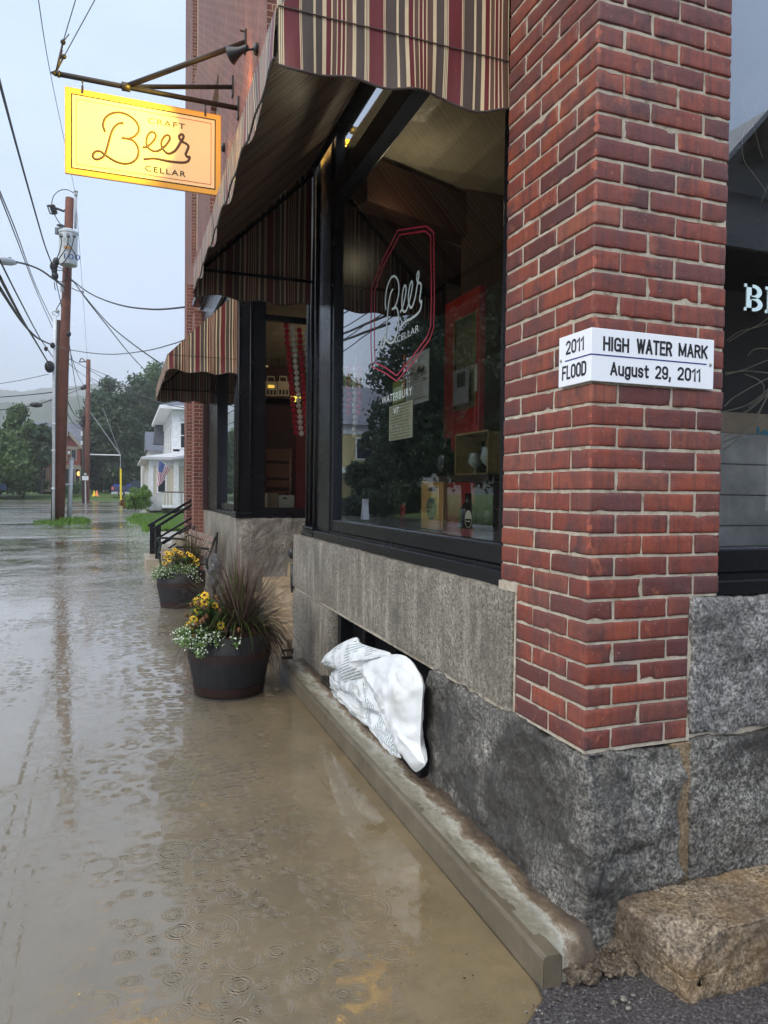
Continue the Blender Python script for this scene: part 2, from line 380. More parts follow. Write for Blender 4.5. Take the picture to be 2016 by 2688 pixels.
def m_water():
    t = NT('muddy_flood_water'); p = t.pos(); s = t.sep(p); P2 = t.comb(s[0], s[1], 0)
    def rings(scale, off, freq, wid, rmin, rmax, keep):
        vo = t.n('TexVoronoi', {'Vector': t.map(P2, (scale, scale, 1), off), 'Scale': 1.0, 'Randomness': 0.75}, voronoi_dimensions='2D', feature='F1')
        cs = t.n('SeparateColor', {0: vo.outputs['Color']}).outputs
        rad = t.n('MapRange', {0: cs[0], 3: rmin, 4: rmax}).outputs[0]
        dd = t.math('SUBTRACT', vo.outputs['Distance'], rad)
        env = t.math('EXPONENT', t.math('MULTIPLY', t.math('POWER', t.math('DIVIDE', dd, wid), 2.0), -1.0))
        on = t.math('GREATER_THAN', cs[1], keep)
        amp = t.math('MULTIPLY', on, t.math('SUBTRACT', 1.1, cs[0]))
        return t.math('MULTIPLY', t.math('MULTIPLY', t.math('SINE', t.math('MULTIPLY', dd, freq)), env), amp)
    r1 = rings(6.5, (0.3, 0.1, 0), 75, 0.085, 0.03, 0.36, 0.25)
    r2 = rings(11.0, (5.3, 2.1, 0), 60, 0.11, 0.02, 0.34, 0.35)
    r3 = rings(3.6, (1.7, 8.1, 0), 120, 0.045, 0.05, 0.36, 0.55); r4 = rings(8.3, (9.1, 4.4, 0), 70, 0.10, 0.03, 0.40, 0.1)
    rg = t.math('ADD', t.math('ADD', t.math('MULTIPLY', r1, 0.0015), t.math('MULTIPLY', r4, 0.0011)), t.math('ADD', t.math('MULTIPLY', r2, 0.0010), t.math('MULTIPLY', r3, 0.0014)))
    rg = t.math('MULTIPLY', rg, t.n('MapRange', {0: t.noise(t.map(P2, (2.3, 2.3, 1), (4, 4, 0)), 1, 2, .5), 1: 0.38, 2: 0.60, 3: 0.25, 4: 1.3}).outputs[0])
    rg = t.math('MULTIPLY', rg, t.n('MapRange', {0: s[1], 1: 1.4, 2: 3.0, 3: 0.55, 4: 1.15}).outputs[0])
    lowf = t.noise(t.map(P2, (0.9, 0.45, 1)), 1, 3, 0.5)                 # where it rains/ripples harder
    drip = t.math('EXPONENT', t.math('MULTIPLY', t.math('POWER', t.math('DIVIDE', t.math('SUBTRACT', s[0], 0.38), 0.33), 2.0), -1.0))   # run-off from the awning edge
    rg = t.math('MULTIPLY', rg, t.math('ADD', t.math('MULTIPLY', drip, 2.3), t.n('MapRange', {0: lowf, 1: 0.44, 2: 0.60, 3: 0.06, 4: 0.8}).outputs[0]))
    w1 = t.math('MULTIPLY', t.noise(t.map(P2, (16, 11, 1)), 1, 3, 0.55), 0.0020)
    w2 = t.math('MULTIPLY', t.noise(t.map(P2, (5, 3.5, 1)), 1, 3, 0.5), 0.0030)
    band = t.noise(t.map(P2, (0.10, 0.16, 1), (3, 0.5, 0)), 1, 3, 0.5)
    dist = t.n('MapRange', {0: s[1], 1: 4.0, 2: 14.0, 3: 0.10, 4: 3.2}).outputs[0]
    w3 = t.math('MULTIPLY', t.math('MULTIPLY', t.noise(t.map(P2, (3.0, 1.0, 1)), 1, 4, 0.65), 0.045), t.n('MapRange', {0: s[1], 1: 9.0, 2: 40.0, 3: 0.0, 4: 1.0}).outputs[0])
    wv = t.math('MULTIPLY', t.math('ADD', t.math('ADD', w1, w2), w3), t.math('MULTIPLY', dist, t.n('MapRange', {0: band, 1: 0.42, 2: 0.56, 3: 0.25, 4: 1.5}).outputs[0]))
    h = t.math('ADD', rg, wv)
    nrm = t.bump(h, 1.0, 1.0)
    mud = t.mix(t.rampf(t.noise(t.map(P2, (0.6, 0.3, 1)), 1, 4), 0.35, 0.7), (0.25, 0.225, 0.175), (0.35, 0.335, 0.295))
    df = t.n('BsdfDiffuse', {0: mud}); tr = t.n('BsdfTransparent', {0: (0.93, 0.88, 0.76, 1)})
    # turbid water: the deeper towards the road, the less of the pavement shows
    murk = t.n('MapRange', {0: t.math('SUBTRACT', t.math('MULTIPLY', s[1], 0.10), s[0]), 1: -0.75, 2: 1.9, 3: 0.05, 4: 0.985}).outputs[0]
    body = t.n('MixShader', {0: murk, 1: tr.outputs[0], 2: df.outputs[0]})
    fr = t.n('Fresnel', {'IOR': 1.38, 'Normal': nrm}).outputs[0]
    gl = t.n('BsdfGlossy', {'Color': (1, 1, 1, 1), 'Roughness': t.n('MapRange', {0: s[1], 1: 6.0, 2: 45.0, 3: 0.015, 4: 0.10}).outputs[0], 'Normal': nrm})
    o = t.n('MixShader', {0: t.math('MULTIPLY', fr, 1.35, clamp=True), 1: body.outputs[0], 2: gl.outputs[0]})
    t.t.links.new(o.outputs[0], t.out.inputs[0]); return t.m
WATER = m_water()
def m_leaf(name, a, b, c, rough=0.5):
    t = NT(name); r = t.attr('rnd'); n = t.noise(t.pos(), 0.6, 3)
    base = t.mix(t.rampf(n, 0.35, 0.65), t.ramp(r, [(0, a), (0.5, b), (1, c)]), b)
    bs = t.n('BsdfPrincipled', {'Base Color': base, 'Roughness': rough, 'Specular IOR Level': 0.35}); tl = t.n('BsdfTranslucent', {0: base})
    o = t.n('MixShader', {0: 0.25, 1: bs.outputs[0], 2: tl.outputs[0]}); t.t.links.new(o.outputs[0], t.out.inputs[0]); return t.m
SAND = simple('tan_sandstone', (0.27, 0.205, 0.13), 0.6, var=0.5, nscale=6)
LEAF = m_leaf('maple_leaves', (0.035, 0.07, 0.022), (0.07, 0.125, 0.035), (0.12, 0.18, 0.055))
LEAFD = m_leaf('dark_leaves', (0.018, 0.040, 0.020), (0.035, 0.070, 0.030), (0.06, 0.10, 0.04))
LEAFB = m_leaf('bright_shrub_leaves', (0.07, 0.14, 0.03), (0.13, 0.24, 0.05), (0.22, 0.34, 0.09))
GRASS = m_leaf('lawn_blades', (0.07, 0.15, 0.02), (0.12, 0.24, 0.03), (0.20, 0.33, 0.06))
FGRASS = m_leaf('fountain_grass_blades', (0.022, 0.020, 0.010), (0.045, 0.024, 0.016), (0.13, 0.065, 0.045), 0.4)
FGREEN = m_leaf('fountain_grass_base', (0.05, 0.09, 0.015), (0.09, 0.15, 0.03), (0.10, 0.10, 0.04), 0.4)
BARK = simple('tree_bark', (0.06, 0.045, 0.035), 0.9)
# ================================================================ the brick building on the right
BLD = thing('brick_building', (1.34, 1.855, 0), 'old red brick shop building with granite base, black storefronts and striped awnings', 'building')
def rock(name, x0, x1, y0, y1, z0, z1, mat, amp=0.006, step=0.02, sc=7, seed=0, parent=BLD, rnd=0.012, pitch=None, extra=None, smooth=True):
    """dressed or rough stone block: a box of small quads pushed about by 3-D noise"""
    mb = MB(); c = Vector(((x0 + x1) / 2, (y0 + y1) / 2, (z0 + z1) / 2)); hs = Vector((x1 - x0, y1 - y0, z1 - z0)) / 2
    key = {}
    def disp(p):
        p = Vector(p); k = (round(p.x, 5), round(p.y, 5), round(p.z, 5))
        q = (p - c); f = Vector((q.x / hs.x, q.y / hs.y, q.z / hs.z))
        # rounded arrises
        for a in range(3):
            o1, o2 = (a + 1) % 3, (a + 2) % 3
        d = [hs[a] - abs(q[a]) for a in range(3)]
        for a in range(3):
            others = [d[b] for b in range(3) if b != a]
            if d[a] < rnd:
                m_ = min(others)
                if m_ < rnd: p[a] -= math.copysign((rnd - m_) * 0.35 * (1 - d[a] / rnd), q[a])
        n = mn.fractal(Vector(p) * sc + Vector((seed, seed * 1.7, 0)), 0.9, 2.0, 5)
        n2 = mn.noise_vector(Vector(p) * sc * 0.5 + Vector((seed * 3.1, 0, seed)))
        out = Vector([1 if f[a] > 0.999 else -1 if f[a] < -0.999 else 0 for a in range(3)])
        p = p + out * n * amp + n2 * amp * 0.5
        if extra: p = extra(p, out, Vector(q))
        return p
    def face(o, a, b, la, lb):
        nu = max(1, int(la / step)); nv = max(1, int(lb / step))
        mb.grid(lambda i, j: disp(o + a * i * la + b * j * lb), nu, nv)
    X, Y, Z = Vector((1, 0, 0)), Vector((0, 1, 0)), Vector((0, 0, 1)); lx, ly, lz = x1 - x0, y1 - y0, z1 - z0
    face(Vector((x0, y1, z0)), -Y, Z, ly, lz); face(Vector((x0, y0, z0)), X, Z, lx, lz)
    face(Vector((x0, y0, z1)), X, Y, lx, ly); face(Vector((x1, y0, z0)), Y, Z, ly, lz); face(Vector((x1, y1, z0)), -X, Z, lx, lz)
    return obj(name, mb, mat, parent, smooth=smooth)
# --- corner pillar: every brick a bevelled block, all in the pillar's mesh
CH = 0.0677; PZ0 = 0.647
mb = MB(); rb = random.Random(3)
def brick(x0, x1, y0, y1, z0, z1):
    j = 0.0039; x0 += j; x1 -= j; y0 += j; y1 -= j; z0 += j; z1 -= j
    mb.curc = rb.random()
    dx, dy, dz = rb.uniform(-.0016, .0016), rb.uniform(-.0016, .0016), rb.uniform(-.0012, .0012); x0 += dx; x1 += dx; y0 += dy; y1 += dy; z0 += dz + rb.uniform(-.001, .001); z1 += dz + rb.uniform(-.001, .001)
    c = Vector(((x0 + x1) / 2, (y0 + y1) / 2, (z0 + z1) / 2)); hs = Vector((x1 - x0, y1 - y0, z1 - z0)) / 2; sd = rb.uniform(0, 60); rn = .007
    def dp(p):
        p = Vector(p); q = p - c; d = [hs[a] - abs(q[a]) for a in range(3)]; n1_ = mn.noise(p * 28 + Vector((sd, 0, 0))); wear = max(0.0, mn.noise(p * 17 + Vector((0, sd, 0))) - .22) * .013
        for a in range(3):
            m_ = min(d[b] for b in range(3) if b != a)
            if d[a] < 1e-6:
                e_ = max(0.0, 1 - m_ / rn); p[a] -= math.copysign(rn * .45 * e_ * e_ + wear * max(0.0, 1 - m_ / .02), q[a])
        return p + mn.noise_vector(p * 30 + Vector((sd, sd, 0))) * .0011
    fs_ = ((Vector((x0, y1, z0)), Vector((0, -1, 0)), Vector((0, 0, 1)), y1 - y0, z1 - z0), (Vector((x0, y0, z0)), Vector((1, 0, 0)), Vector((0, 0, 1)), x1 - x0, z1 - z0), (Vector((x0, y0, z1)), Vector((1, 0, 0)), Vector((0, 1, 0)), x1 - x0, y1 - y0), (Vector((x0, y1, z0)), Vector((1, 0, 0)), Vector((0, -1, 0)), x1 - x0, y1 - y0), (Vector((x1, y0, z0)), Vector((0, 1, 0)), Vector((0, 0, 1)), y1 - y0, z1 - z0), (Vector((x1, y1, z0)), Vector((-1, 0, 0)), Vector((0, 0, 1)), x1 - x0, z1 - z0))
    for o_, a_, b_, la, lb in fs_:
        def cuts(L):
            n = max(2, int(L / .012)); return [0, .0022, .0055] + [.0055 + (L - .011) * i / n for i in range(1, n)] + [L - .0055, L - .0022, L]
        ca, cb_ = cuts(la), cuts(lb); mb.grid(lambda i, j: dp(o_ + a_ * ca[int(round(i * (len(ca) - 1)))] + b_ * cb_[int(round(j * (len(cb_) - 1)))]), len(ca) - 1, len(cb_) - 1)
X0, Y0 = 1.34, 1.855
nrow = 46
for k in range(nrow):
    z0 = PZ0 + k * CH; z1 = z0 + CH; low = k < 7
    xe = 1.748 if low else 1.867; ye = 2.290 if low else 2.405
    if k % 2 == 0:          # corner brick runs into the left face
        brick(X0, X0 + .104, Y0, Y0 + .208 + .006, z0, z1)
        xs = [X0 + .104, X0 + .312, xe] if low else [X0 + .104, X0 + .312, xe]
        ys = [Y0 + .214, ye] if low else [Y0 + .214, Y0 + .428, ye]
    else:
        brick(X0, X0 + .208, Y0, Y0 + .104 + .006, z0, z1)
        xs = [X0 + .208, xe] if low else [X0 + .208, X0 + .416, xe]
        ys = [Y0 + .11, Y0 + .322, ye]
    for a, b_ in zip(xs, xs[1:]):
        if b_ - a > 0.03: brick(a, b_, Y0, Y0 + .104, z0, z1)
    for a, b_ in zip(ys, ys[1:]): brick(X0, X0 + .104, a, b_, z0, z1)
    if not low:
        brick(xe - .104, xe, Y0 + .104, Y0 + .30, z0, z1)
        brick(X0 + .104, X0 + .26, ye - .104, ye, z0, z1)
pil = obj('corner_pillar', mb, BRICK, BLD, smooth=True)
def mortar_grid(x0, x1, y0, y1, z0, z1, inset=0.0085):
    m = MB(); amp = 0.0022
    def d(p): 
        n = mn.noise_vector(Vector(p) * 26); return Vector(p) + n * amp
    x0 += inset; y0 += inset; x1 -= inset; y1 -= inset
    st = 0.022
    m.grid(lambda i, j: d((x0, y1 + (y0 - y1) * i, z0 + (z1 - z0) * j)), int((y1 - y0) / st), int((z1 - z0) / st))
    m.grid(lambda i, j: d((x0 + (x1 - x0) * i, y0, z0 + (z1 - z0) * j)), int((x1 - x0) / st), int((z1 - z0) / st))
    m.grid(lambda i, j: d((x1, y0 + (y1 - y0) * i, z0 + (z1 - z0) * j)), int((y1 - y0) / st), int((z1 - z0) / st))
    m.grid(lambda i, j: d((x1 + (x0 - x1) * i, y1, z0 + (z1 - z0) * j)), int((x1 - x0) / st), int((z1 - z0) / st))
    m.add([(x0, y0, z0), (x1, y0, z0), (x1, y1, z0), (x0, y1, z0)], [(3, 2, 1, 0)])
    m.add([(x0, y0, z1), (x1, y0, z1), (x1, y1, z1), (x0, y1, z1)], [(0, 1, 2, 3)])
    return m
m_ = mortar_grid(1.34, 1.748, 1.855, 2.290, .640, PZ0 + 7 * CH)
m2 = mortar_grid(1.34, 1.867, 1.855, 2.405, PZ0 + 7 * CH - .0035, PZ0 + nrow * CH)
m_.add(m2.v, m2.f); mo = obj('mortar', m_, MORTAR, pil, smooth=True)
# --- granite base
rock('granite_block', 1.338, 1.64, 2.305, 5.97, 0.640, 1.092, GR1, 0.004, 0.035, 5, 1)
def cornerx(p, out, q):
    # bulging, pitched corner block: belly outwards lower down, hollow scoops on the side face
    t = max(0, min(1, (0.66 - p.z) / 0.5))
    if out.y < 0: p.y -= 0.045 * math.sin(min(1, t * 1.3) * math.pi * 0.5) * (0.7 + 0.5 * mn.noise(Vector((p.x * 7, p.z * 6, 2)))) ; p.y += 0.10 * max(0, mn.noise(Vector((p.x * 9 + 4, 1, p.z * 8))) - 0.25)
    if out.x < 0: p.x -= 0.012 * t * max(0, 1 - abs(p.y - 2.1) / 0.6)
    return p
rock('granite_block', 1.336, 1.705, 1.845, 3.075, -0.05, 0.632, GR2, 0.021, 0.011, 8, 4, rnd=0.02, extra=cornerx)
rock('granite_block', 1.338, 1.64, 4.83, 5.97, -0.05, 0.625, GR1, 0.006, 0.03, 6, 9)
rock('granite_block', 1.750, 3.2, 1.850, 2.3, 0.652, 1.113, GR3, 0.017, 0.013, 7, 11, rnd=0.02)
rock('granite_block', 1.748, 3.2, 1.835, 2.3, -0.05, 0.640, GR2, 0.016, 0.014, 7, 15, rnd=0.02)
m = mortar_grid(1.68, 1.775, 1.850, 1.99, -0.02, 0.636, 0.0)
obj('mortar_joint', m, m_granite('tan_joint_mortar', (0.14, 0.10, 0.055), (0.24, 0.17, 0.10), (0.32, 0.25, 0.16), 0.7), BLD, smooth=True)
mb = MB(); mb.box(1.352, 1.60, 2.25, 5.9, 0.625, 0.645); mb.box(1.350, 1.60, 2.292, 2.306, 0.63, 1.10)
mb.box(1.75, 3.2, 1.87, 2.2, .636, .658); mb.box(1.742, 1.757, 1.864, 2.2, .64, 1.119); mb.box(1.346, 1.42, 2.28, 2.42, 1.088, 1.1195);
obj('mortar_joint', mb, MORTAR, BLD)
# cellar window in the base
w = obj('cellar_window', MB().box(1.50, 1.56, 3.075, 4.83, 0.06, 0.64), simple('cellar_black', (0.004, 0.004, 0.005), 0.4), BLD)
mb = MB(); mb.box(1.41, 1.50, 3.08, 3.16, .10, .64); mb.box(1.41, 1.50, 4.76, 4.828, .10, .64); mb.box(1.42, 1.50, 3.16, 4.76, .575, .638); mb.box(1.43, 1.5, 4.28, 4.33, .10, .58); mb.box(1.43, 1.5, 3.72, 3.77, .1, .58)
obj('frame', mb, BLACK, w, bevel=0.004)
mb = MB(); mb.box(1.30, 1.52, 3.06, 4.86, 0.075, 0.155); obj('sill', mb, BLACK, w, bevel=0.006, seg=2)
# --- the near shop window -------------------------------------------------
SW = obj('shop_window', MB().box(1.40, 1.50, 2.405, 4.95, 1.165, 1.250), BLACK, BLD, bevel=0.008, seg=2)
mb = MB(); mb.box(1.362, 1.52, 2.405, 5.36, 1.088, 1.150); obj('sill', mb, BLACK, SW, bevel=0.006, seg=2)
mb = MB(); mb.box(1.385, 1.50, 2.405, 4.98, 1.150, 1.165); obj('sill_moulding', mb, BLACK, SW)
mb = MB(); mb.box(1.395, 1.47, 2.405, 2.52, 1.250, 4.0); mb.box(1.395, 1.46, 4.945, 5.40, 1.150, 4.0); mb.box(1.385, 1.40, 5.0, 5.03, 1.16, 4.0)
mb.box(1.38, 1.48, 2.405, 5.0, 3.50, 3.66); mb.box(1.37, 1.50, 2.405, 5.73, 4.0, 4.22)
obj('frame', mb, BLACK, SW, bevel=0.006, seg=2)
obj('glass', MB().quad((1.432, 4.945, 1.25), (1.432, 2.52, 1.25), (1.432, 2.52, 4.0), (1.432, 4.945, 4.0)), GLASS, SW)
def column(x0, x1, y0, y1, z0, z1):
    mb = MB(); mb.box(x0, x1, y0, y1, z0 + .05, z1)
    c = obj('column', mb, BLACK, BLD, bevel=0.012, seg=3)
    m = MB()
    r = 0.022
    m.tube([(x0 - .002, y0 - .002, z0 + .06), (x0 - .002, y0 - .002, z1)], r, 10)
    m.tube([(x0 - .002, y1 - .04, z0 + .06), (x0 - .002, y1 - .04, z1)], r, 10)
    m.tube([(x0 - .006, (y0 + y1) / 2, z0 + .06), (x0 - .006, (y0 + y1) / 2, z1)], r * 0.8, 10)
    m.tube([(x1 - .03, y0 - .004, z0 + .06), (x1 - .03, y0 - .004, z1)], r * 0.6, 8)
    obj('moulding', m, BLACK, c, smooth=True)
    m = MB(); m.box(x0 - .045, x1, y0 - .045, y1 + .02, z0, z0 + .025); m.box(x0 - .035, x1, y0 - .035, y1 + .02, z0 + .03, z0 + .05)
    m.tube([(x0 - .03, y1, z0 + .066), (x0 - .03, y0 - .03, z0 + .066), (x1, y0 - .03, z0 + .066)], .014, 8)
    obj('column_base', m, BLACK, c, bevel=0.004)
    return c
column(1.400, 1.49, 5.42, 5.72, 1.094, 4.0)
# --- the recessed entrance between the two shop windows ------------------
rock('granite_block', 1.335, 2.75, 8.97, 9.25, -0.05, 1.105, GR4, 0.022, 0.028, 4, 21, smooth=False)
rock('granite_block', 1.338, 1.62, 9.25, 13.3, -0.05, 1.10, GR1, 0.006, 0.06, 4, 23)
ER = obj('entrance_wall', MB().box(2.60, 2.70, 5.9, 8.97, 0.55, 4.2), BLACK, BLD)
mb = MB(); mb.box(2.55, 2.60, 7.0, 7.9, 0.6, 2.75); obj('door', mb, simple('oxblood_paint', (0.25, 0.02, 0.015), 0.35), ER)
mb = MB(); mb.box(1.62, 2.6, 5.95, 5.97, 0.0, 1.09); mb.box(1.47, 2.6, 5.75, 5.93, 1.09, 4.0)
obj('recess_wall', mb, BLACK, BLD)
for i, (xa, zt) in enumerate(((1.30, .19), (1.62, .37), (1.94, .55))):
    rock('entrance_step', xa, 2.62, 5.99, 8.95, -0.03 if i == 0 else zt - .2, zt, SAND, 0.006, 0.06, 4, 31 + i)
obj('entrance_soffit', MB().box(1.36, 2.7, 5.7, 9.0, 4.0, 4.1), BLACK, BLD)
# handrail stub and boot scraper by the step
hr = thing('short_handrail', (1.30, 5.99, 0.2), 'short black iron handrail ending in a round white-tipped knob beside the granite corner', 'handrail')
c3 = crop(660, 1400, 140 / 860)
pp = [onY(*c3(655, 270), 6.0), onY(*c3(700, 265), 6.0), onY(*c3(712, 180), 6.02)]
obj('knob', MB().sphere(onY(*c3(655, 320), 6.0), 0.035, 12, 8, (1, 1, 1.4)), IRON, hr, smooth=True)
mb = MB(); mb.tube([onY(*c3(656, 490), 6.0), onY(*c3(658, 730), 6.0), onY(*c3(668, 830), 6.0), onY(*c3(650, 960), 6.0)], [0.016, 0.016, 0.022, 0.006], 8)
obj('rail_bar', mb, IRON, hr, smooth=True)
bs = thing('boot_scraper', onX(*c3(580, 1960), 1.27), 'small black iron boot scraper at the end of the kerb by the entrance', 'boot scraper')
p = wloc(bs); mb = MB(); mb.box(p.x - .045, p.x + .045, p.y - .01, p.y + .01, p.z + .03, p.z + .045); mb.box(p.x - .048, p.x - .036, p.y - .015, p.y + .015, 0.1, p.z + .05); mb.box(p.x + .036, p.x + .048, p.y - .015, p.y + .015, 0.1, p.z + .05); mb.box(p.x - .045, p.x + .045, p.y - .01, p.y + .01, p.z - .035, p.z - .01)
obj('scraper_frame', mb, IRON, bs)
# --- second bay -----------------------------------------------------------
column(1.33, 1.50, 9.0, 9.30, 1.106, 4.0)
S2 = obj('shop_window', MB().box(1.50, 2.60, 9.04, 9.14, 1.13, 1.235), BLACK, BLD, bevel=0.006)
mb = MB(); mb.box(1.50, 1.665, 9.03, 9.15, 1.235, 4.0); mb.box(2.45, 2.6, 9.03, 9.15, 1.235, 4.0); mb.box(1.665, 2.45, 9.045, 9.13, 3.60, 3.67); mb.box(1.48, 2.62, 9.01, 9.16, 4.0, 4.2); mb.box(1.46, 2.62, 9.0, 9.15, 1.105, 1.13)
obj('frame', mb, BLACK, S2, bevel=0.005)
obj('glass', MB().quad((1.665, 9.09, 1.235), (2.45, 9.09, 1.235), (2.45, 9.09, 4.0), (1.665, 9.09, 4.0)), GLASS, S2)
S3 = obj('shop_window', MB().box(1.40, 1.48, 9.30, 11.45, 1.16, 1.26), BLACK, BLD, bevel=0.006)
mb = MB(); mb.box(1.36, 1.5, 9.30, 13.28, 1.10, 1.155); obj('sill', mb, BLACK, S3, bevel=0.005)
mb = MB(); mb.box(1.35, 1.50, 11.40, 13.28, 1.155, 4.0); mb.box(1.38, 1.5, 9.30, 11.42, 3.7, 4.0); mb.box(1.36, 1.5, 9.0, 13.28, 4.0, 4.2)
obj('frame', mb, BLACK, S3, bevel=0.005)
obj('glass', MB().quad((1.432, 11.4, 1.26), (1.432, 9.30, 1.26), (1.432, 9.30, 3.7), (1.432, 11.4, 3.7)), GLASS, S3)
# fascia and cornice over the storefronts
mb = MB(); mb.box(1.30, 1.5, 2.41, 13.3, 4.225, 4.75); mb.box(1.14, 1.36, 5.8, 13.45, 4.75, 4.83); mb.box(1.18, 1.36, 5.8, 13.42, 4.835, 4.93); mb.box(1.22, 1.36, 5.8, 13.4, 4.935, 5.02); mb.box(1.26, 1.36, 5.8, 13.35, 4.68, 4.745)
obj('storefront_cornice', mb, BLACK, BLD, bevel=0.006)
# --- upper brick wall with window openings ------------------------------
HOLES = [(6.25, 7.34, 5.75, 8.3), (9.3, 10.3, 9.8, 12.0), (11.35, 12.45, 5.6, 7.85), (14.75, 15.98, 6.2, 8.9), (14.75, 15.98, 9.9, 12.4), (6.25, 7.34, 9.6, 12.0)]
def wall_holes(mb, x, y0, y1, z0, z1, holes, depth):
    ys = sorted({y0, y1} | {h[0] for h in holes} | {h[1] for h in holes}); zs = sorted({z0, z1} | {h[2] for h in holes} | {h[3] for h in holes})
    for a, b in zip(ys, ys[1:]):
        for c, d in zip(zs, zs[1:]):
            cy, cz = (a + b) / 2, (c + d) / 2
            if any(h[0] < cy < h[1] and h[2] < cz < h[3] for h in holes): continue
            mb.quad((x, b, c), (x, a, c), (x, a, d), (x, b, d))
    for h in holes:
        a, b, c, d = h; X = x + depth
        mb.quad((x, b, c), (x, b, d), (X, b, d), (X, b, c)); mb.quad((x, a, c), (X, a, c), (X, a, d), (x, a, d)); mb.quad((x, a, c), (x, b, c), (X, b, c), (X, a, c)); mb.quad((x, a, d), (X, a, d), (X, b, d), (x, b, d))
mb = MB(); wall_holes(mb, 1.342, 2.41, 17.9, 5.0, 13.5, HOLES, 0.14)
wall_holes(mb, 1.342, 13.3, 17.9, 2.9, 5.0, [], 0.1)
mb.quad((1.342, 17.9, 0), (1.342, 17.9, 13.5), (9, 17.9, 13.5), (9, 17.9, 0)); mb.quad((1.342, 1.86, 3.76), (9, 1.86, 3.76), (9, 1.86, 13.5), (1.342, 1.86, 13.5)); mb.quad((1.342, 2.41, 3.76), (1.342, 1.86, 3.76), (1.342, 1.86, 13.5), (1.342, 2.41, 13.5)); mb.quad((1.342, 1.86, 13.5), (9, 1.86, 13.5), (9, 17.9, 13.5), (1.342, 17.9, 13.5)); mb.quad((9, 1.86, 0), (9, 17.9, 0), (9, 17.9, 13.5), (9, 1.86, 13.5))
obj('brick_wall', mb, BWALL, BLD)
for h in HOLES:
    a, b, c, d = h
    m = MB(); X = 1.44
    for (p0, p1, q0, q1) in ((a, a + .09, c, d), (b - .09, b, c, d), (a + .09, b - .09, d - .09, d), (a + .09, b - .09, c, c + .09), (a + .09, b - .09, (c + d) / 2 - .04, (c + d) / 2 + .04)): m.box(X, X + .06, p0, p1, q0, q1)
    f = obj('window_frame', m, CREAM, BLD); obj('pane', MB().box(X + .03, X + .04, a + .05, b - .05, c + .05, d - .05), FARGLASS, f)
# brick piers round the far doorway
mb = MB(); mb.box(1.17, 1.62, 13.30, 13.75, 0, 4.66); mb.box(1.18, 1.62, 15.1, 15.6, 0, 5.6); mb.box(1.345, 1.62, 13.75, 15.1, 2.8, 4.66)
obj('brick_pier', mb, BWALL, BLD)
mb = MB(); mb.box(1.50, 1.56, 13.75, 15.1, 0.6, 2.8); d_ = obj('door', mb, BLACK, BLD)
# --- side shop window (right of the pillar) ------------------------------
S4 = obj('shop_window', MB().box(1.867, 3.4, 1.895, 2.0, 1.185, 1.272), BLACK, BLD, bevel=0.008, seg=2)
mb = MB(); mb.box(1.867, 3.4, 1.872, 2.0, 1.115, 1.165); obj('sill', mb, BLACK, S4, bevel=0.006, seg=2)
obj('sill_moulding', MB().box(1.867, 3.4, 1.885, 2.0, 1.165, 1.185), BLACK, S4)
obj('glass', MB().quad((1.867, 1.93, 1.272), (3.4, 1.93, 1.272), (3.4, 1.93, 4.0), (1.867, 1.93, 4.0)), GLASSD, S4)
mb = MB(); mb.box(3.3, 3.4, 1.90, 2.0, 1.272, 4.0); mb.box(1.867, 3.4, 1.88, 2.0, 4.0, 4.6); obj('frame', mb, BLACK, S4)
mb = MB(); mb.box(3.2, 9, 1.862, 2.2, 0, 4.57); obj('brick_wall', mb, BWALL, BLD)
# BI... lettering on the glass
cz = crop(1860, 250, 156 / 531)
LT = flat('pale_blue_vinyl', (0.62, 0.80, 0.83), 0.4)
a = onY(*cz(322, 1920), 1.926); b = onY(*cz(328, 1680), 1.926); H_ = b.z - a.z
def slab(mb, x, z, w, h): mb.box(x, x + w, 1.9275, 1.929, z, z + h)
mb = MB(); hx, hz = a.x, a.z; W_ = onY(*cz(488, 1800), 1.926).x - hx; s_ = W_ * 0.26
slab(mb, hx + W_ * .12, hz, s_, H_); slab(mb, hx, hz, W_ * .42, H_ * .12); slab(mb, hx, hz + H_ * .88, W_ * .42, H_ * .12)
def bowl(z0, z1, wx):
    pts = []; cxx = hx + W_ * .45; cz_ = (z0 + z1) / 2; ro = (z1 - z0) / 2; ri = ro - H_ * .12; n = 12
    A = [(hx + W_ * .3, z0)] + [(cxx + (wx) * math.cos(t), cz_ + ro * math.sin(t)) for t in np.linspace(-math.pi / 2, math.pi / 2, n)] + [(hx + W_ * .3, z1)]
    B = [(hx + W_ * .3, z0 + H_ * .12)] + [(cxx + (wx - s_) * math.cos(t), cz_ + ri * math.sin(t)) for t in np.linspace(-math.pi / 2, math.pi / 2, n)] + [(hx + W_ * .3, z1 - H_ * .12)]
    vs = [(x, 1.9275, z) for x, z in A] + [(x, 1.9275, z) for x, z in B]; k = len(A)
    mb.add(vs, [(i, i + 1, k + i + 1, k + i) for i in range(k - 1)])
bowl(hz, hz + H_ * .54, W_ * .55); bowl(hz + H_ * .46, hz + H_, W_ * .50)
ix = hx + W_ * 1.16; slab(mb, ix + W_ * .12, hz, s_, H_); slab(mb, ix, hz, W_ * .5, H_ * .12); slab(mb, ix, hz + H_ * .88, W_ * .5, H_ * .12)
obj('lettering', mb, LT, S4)
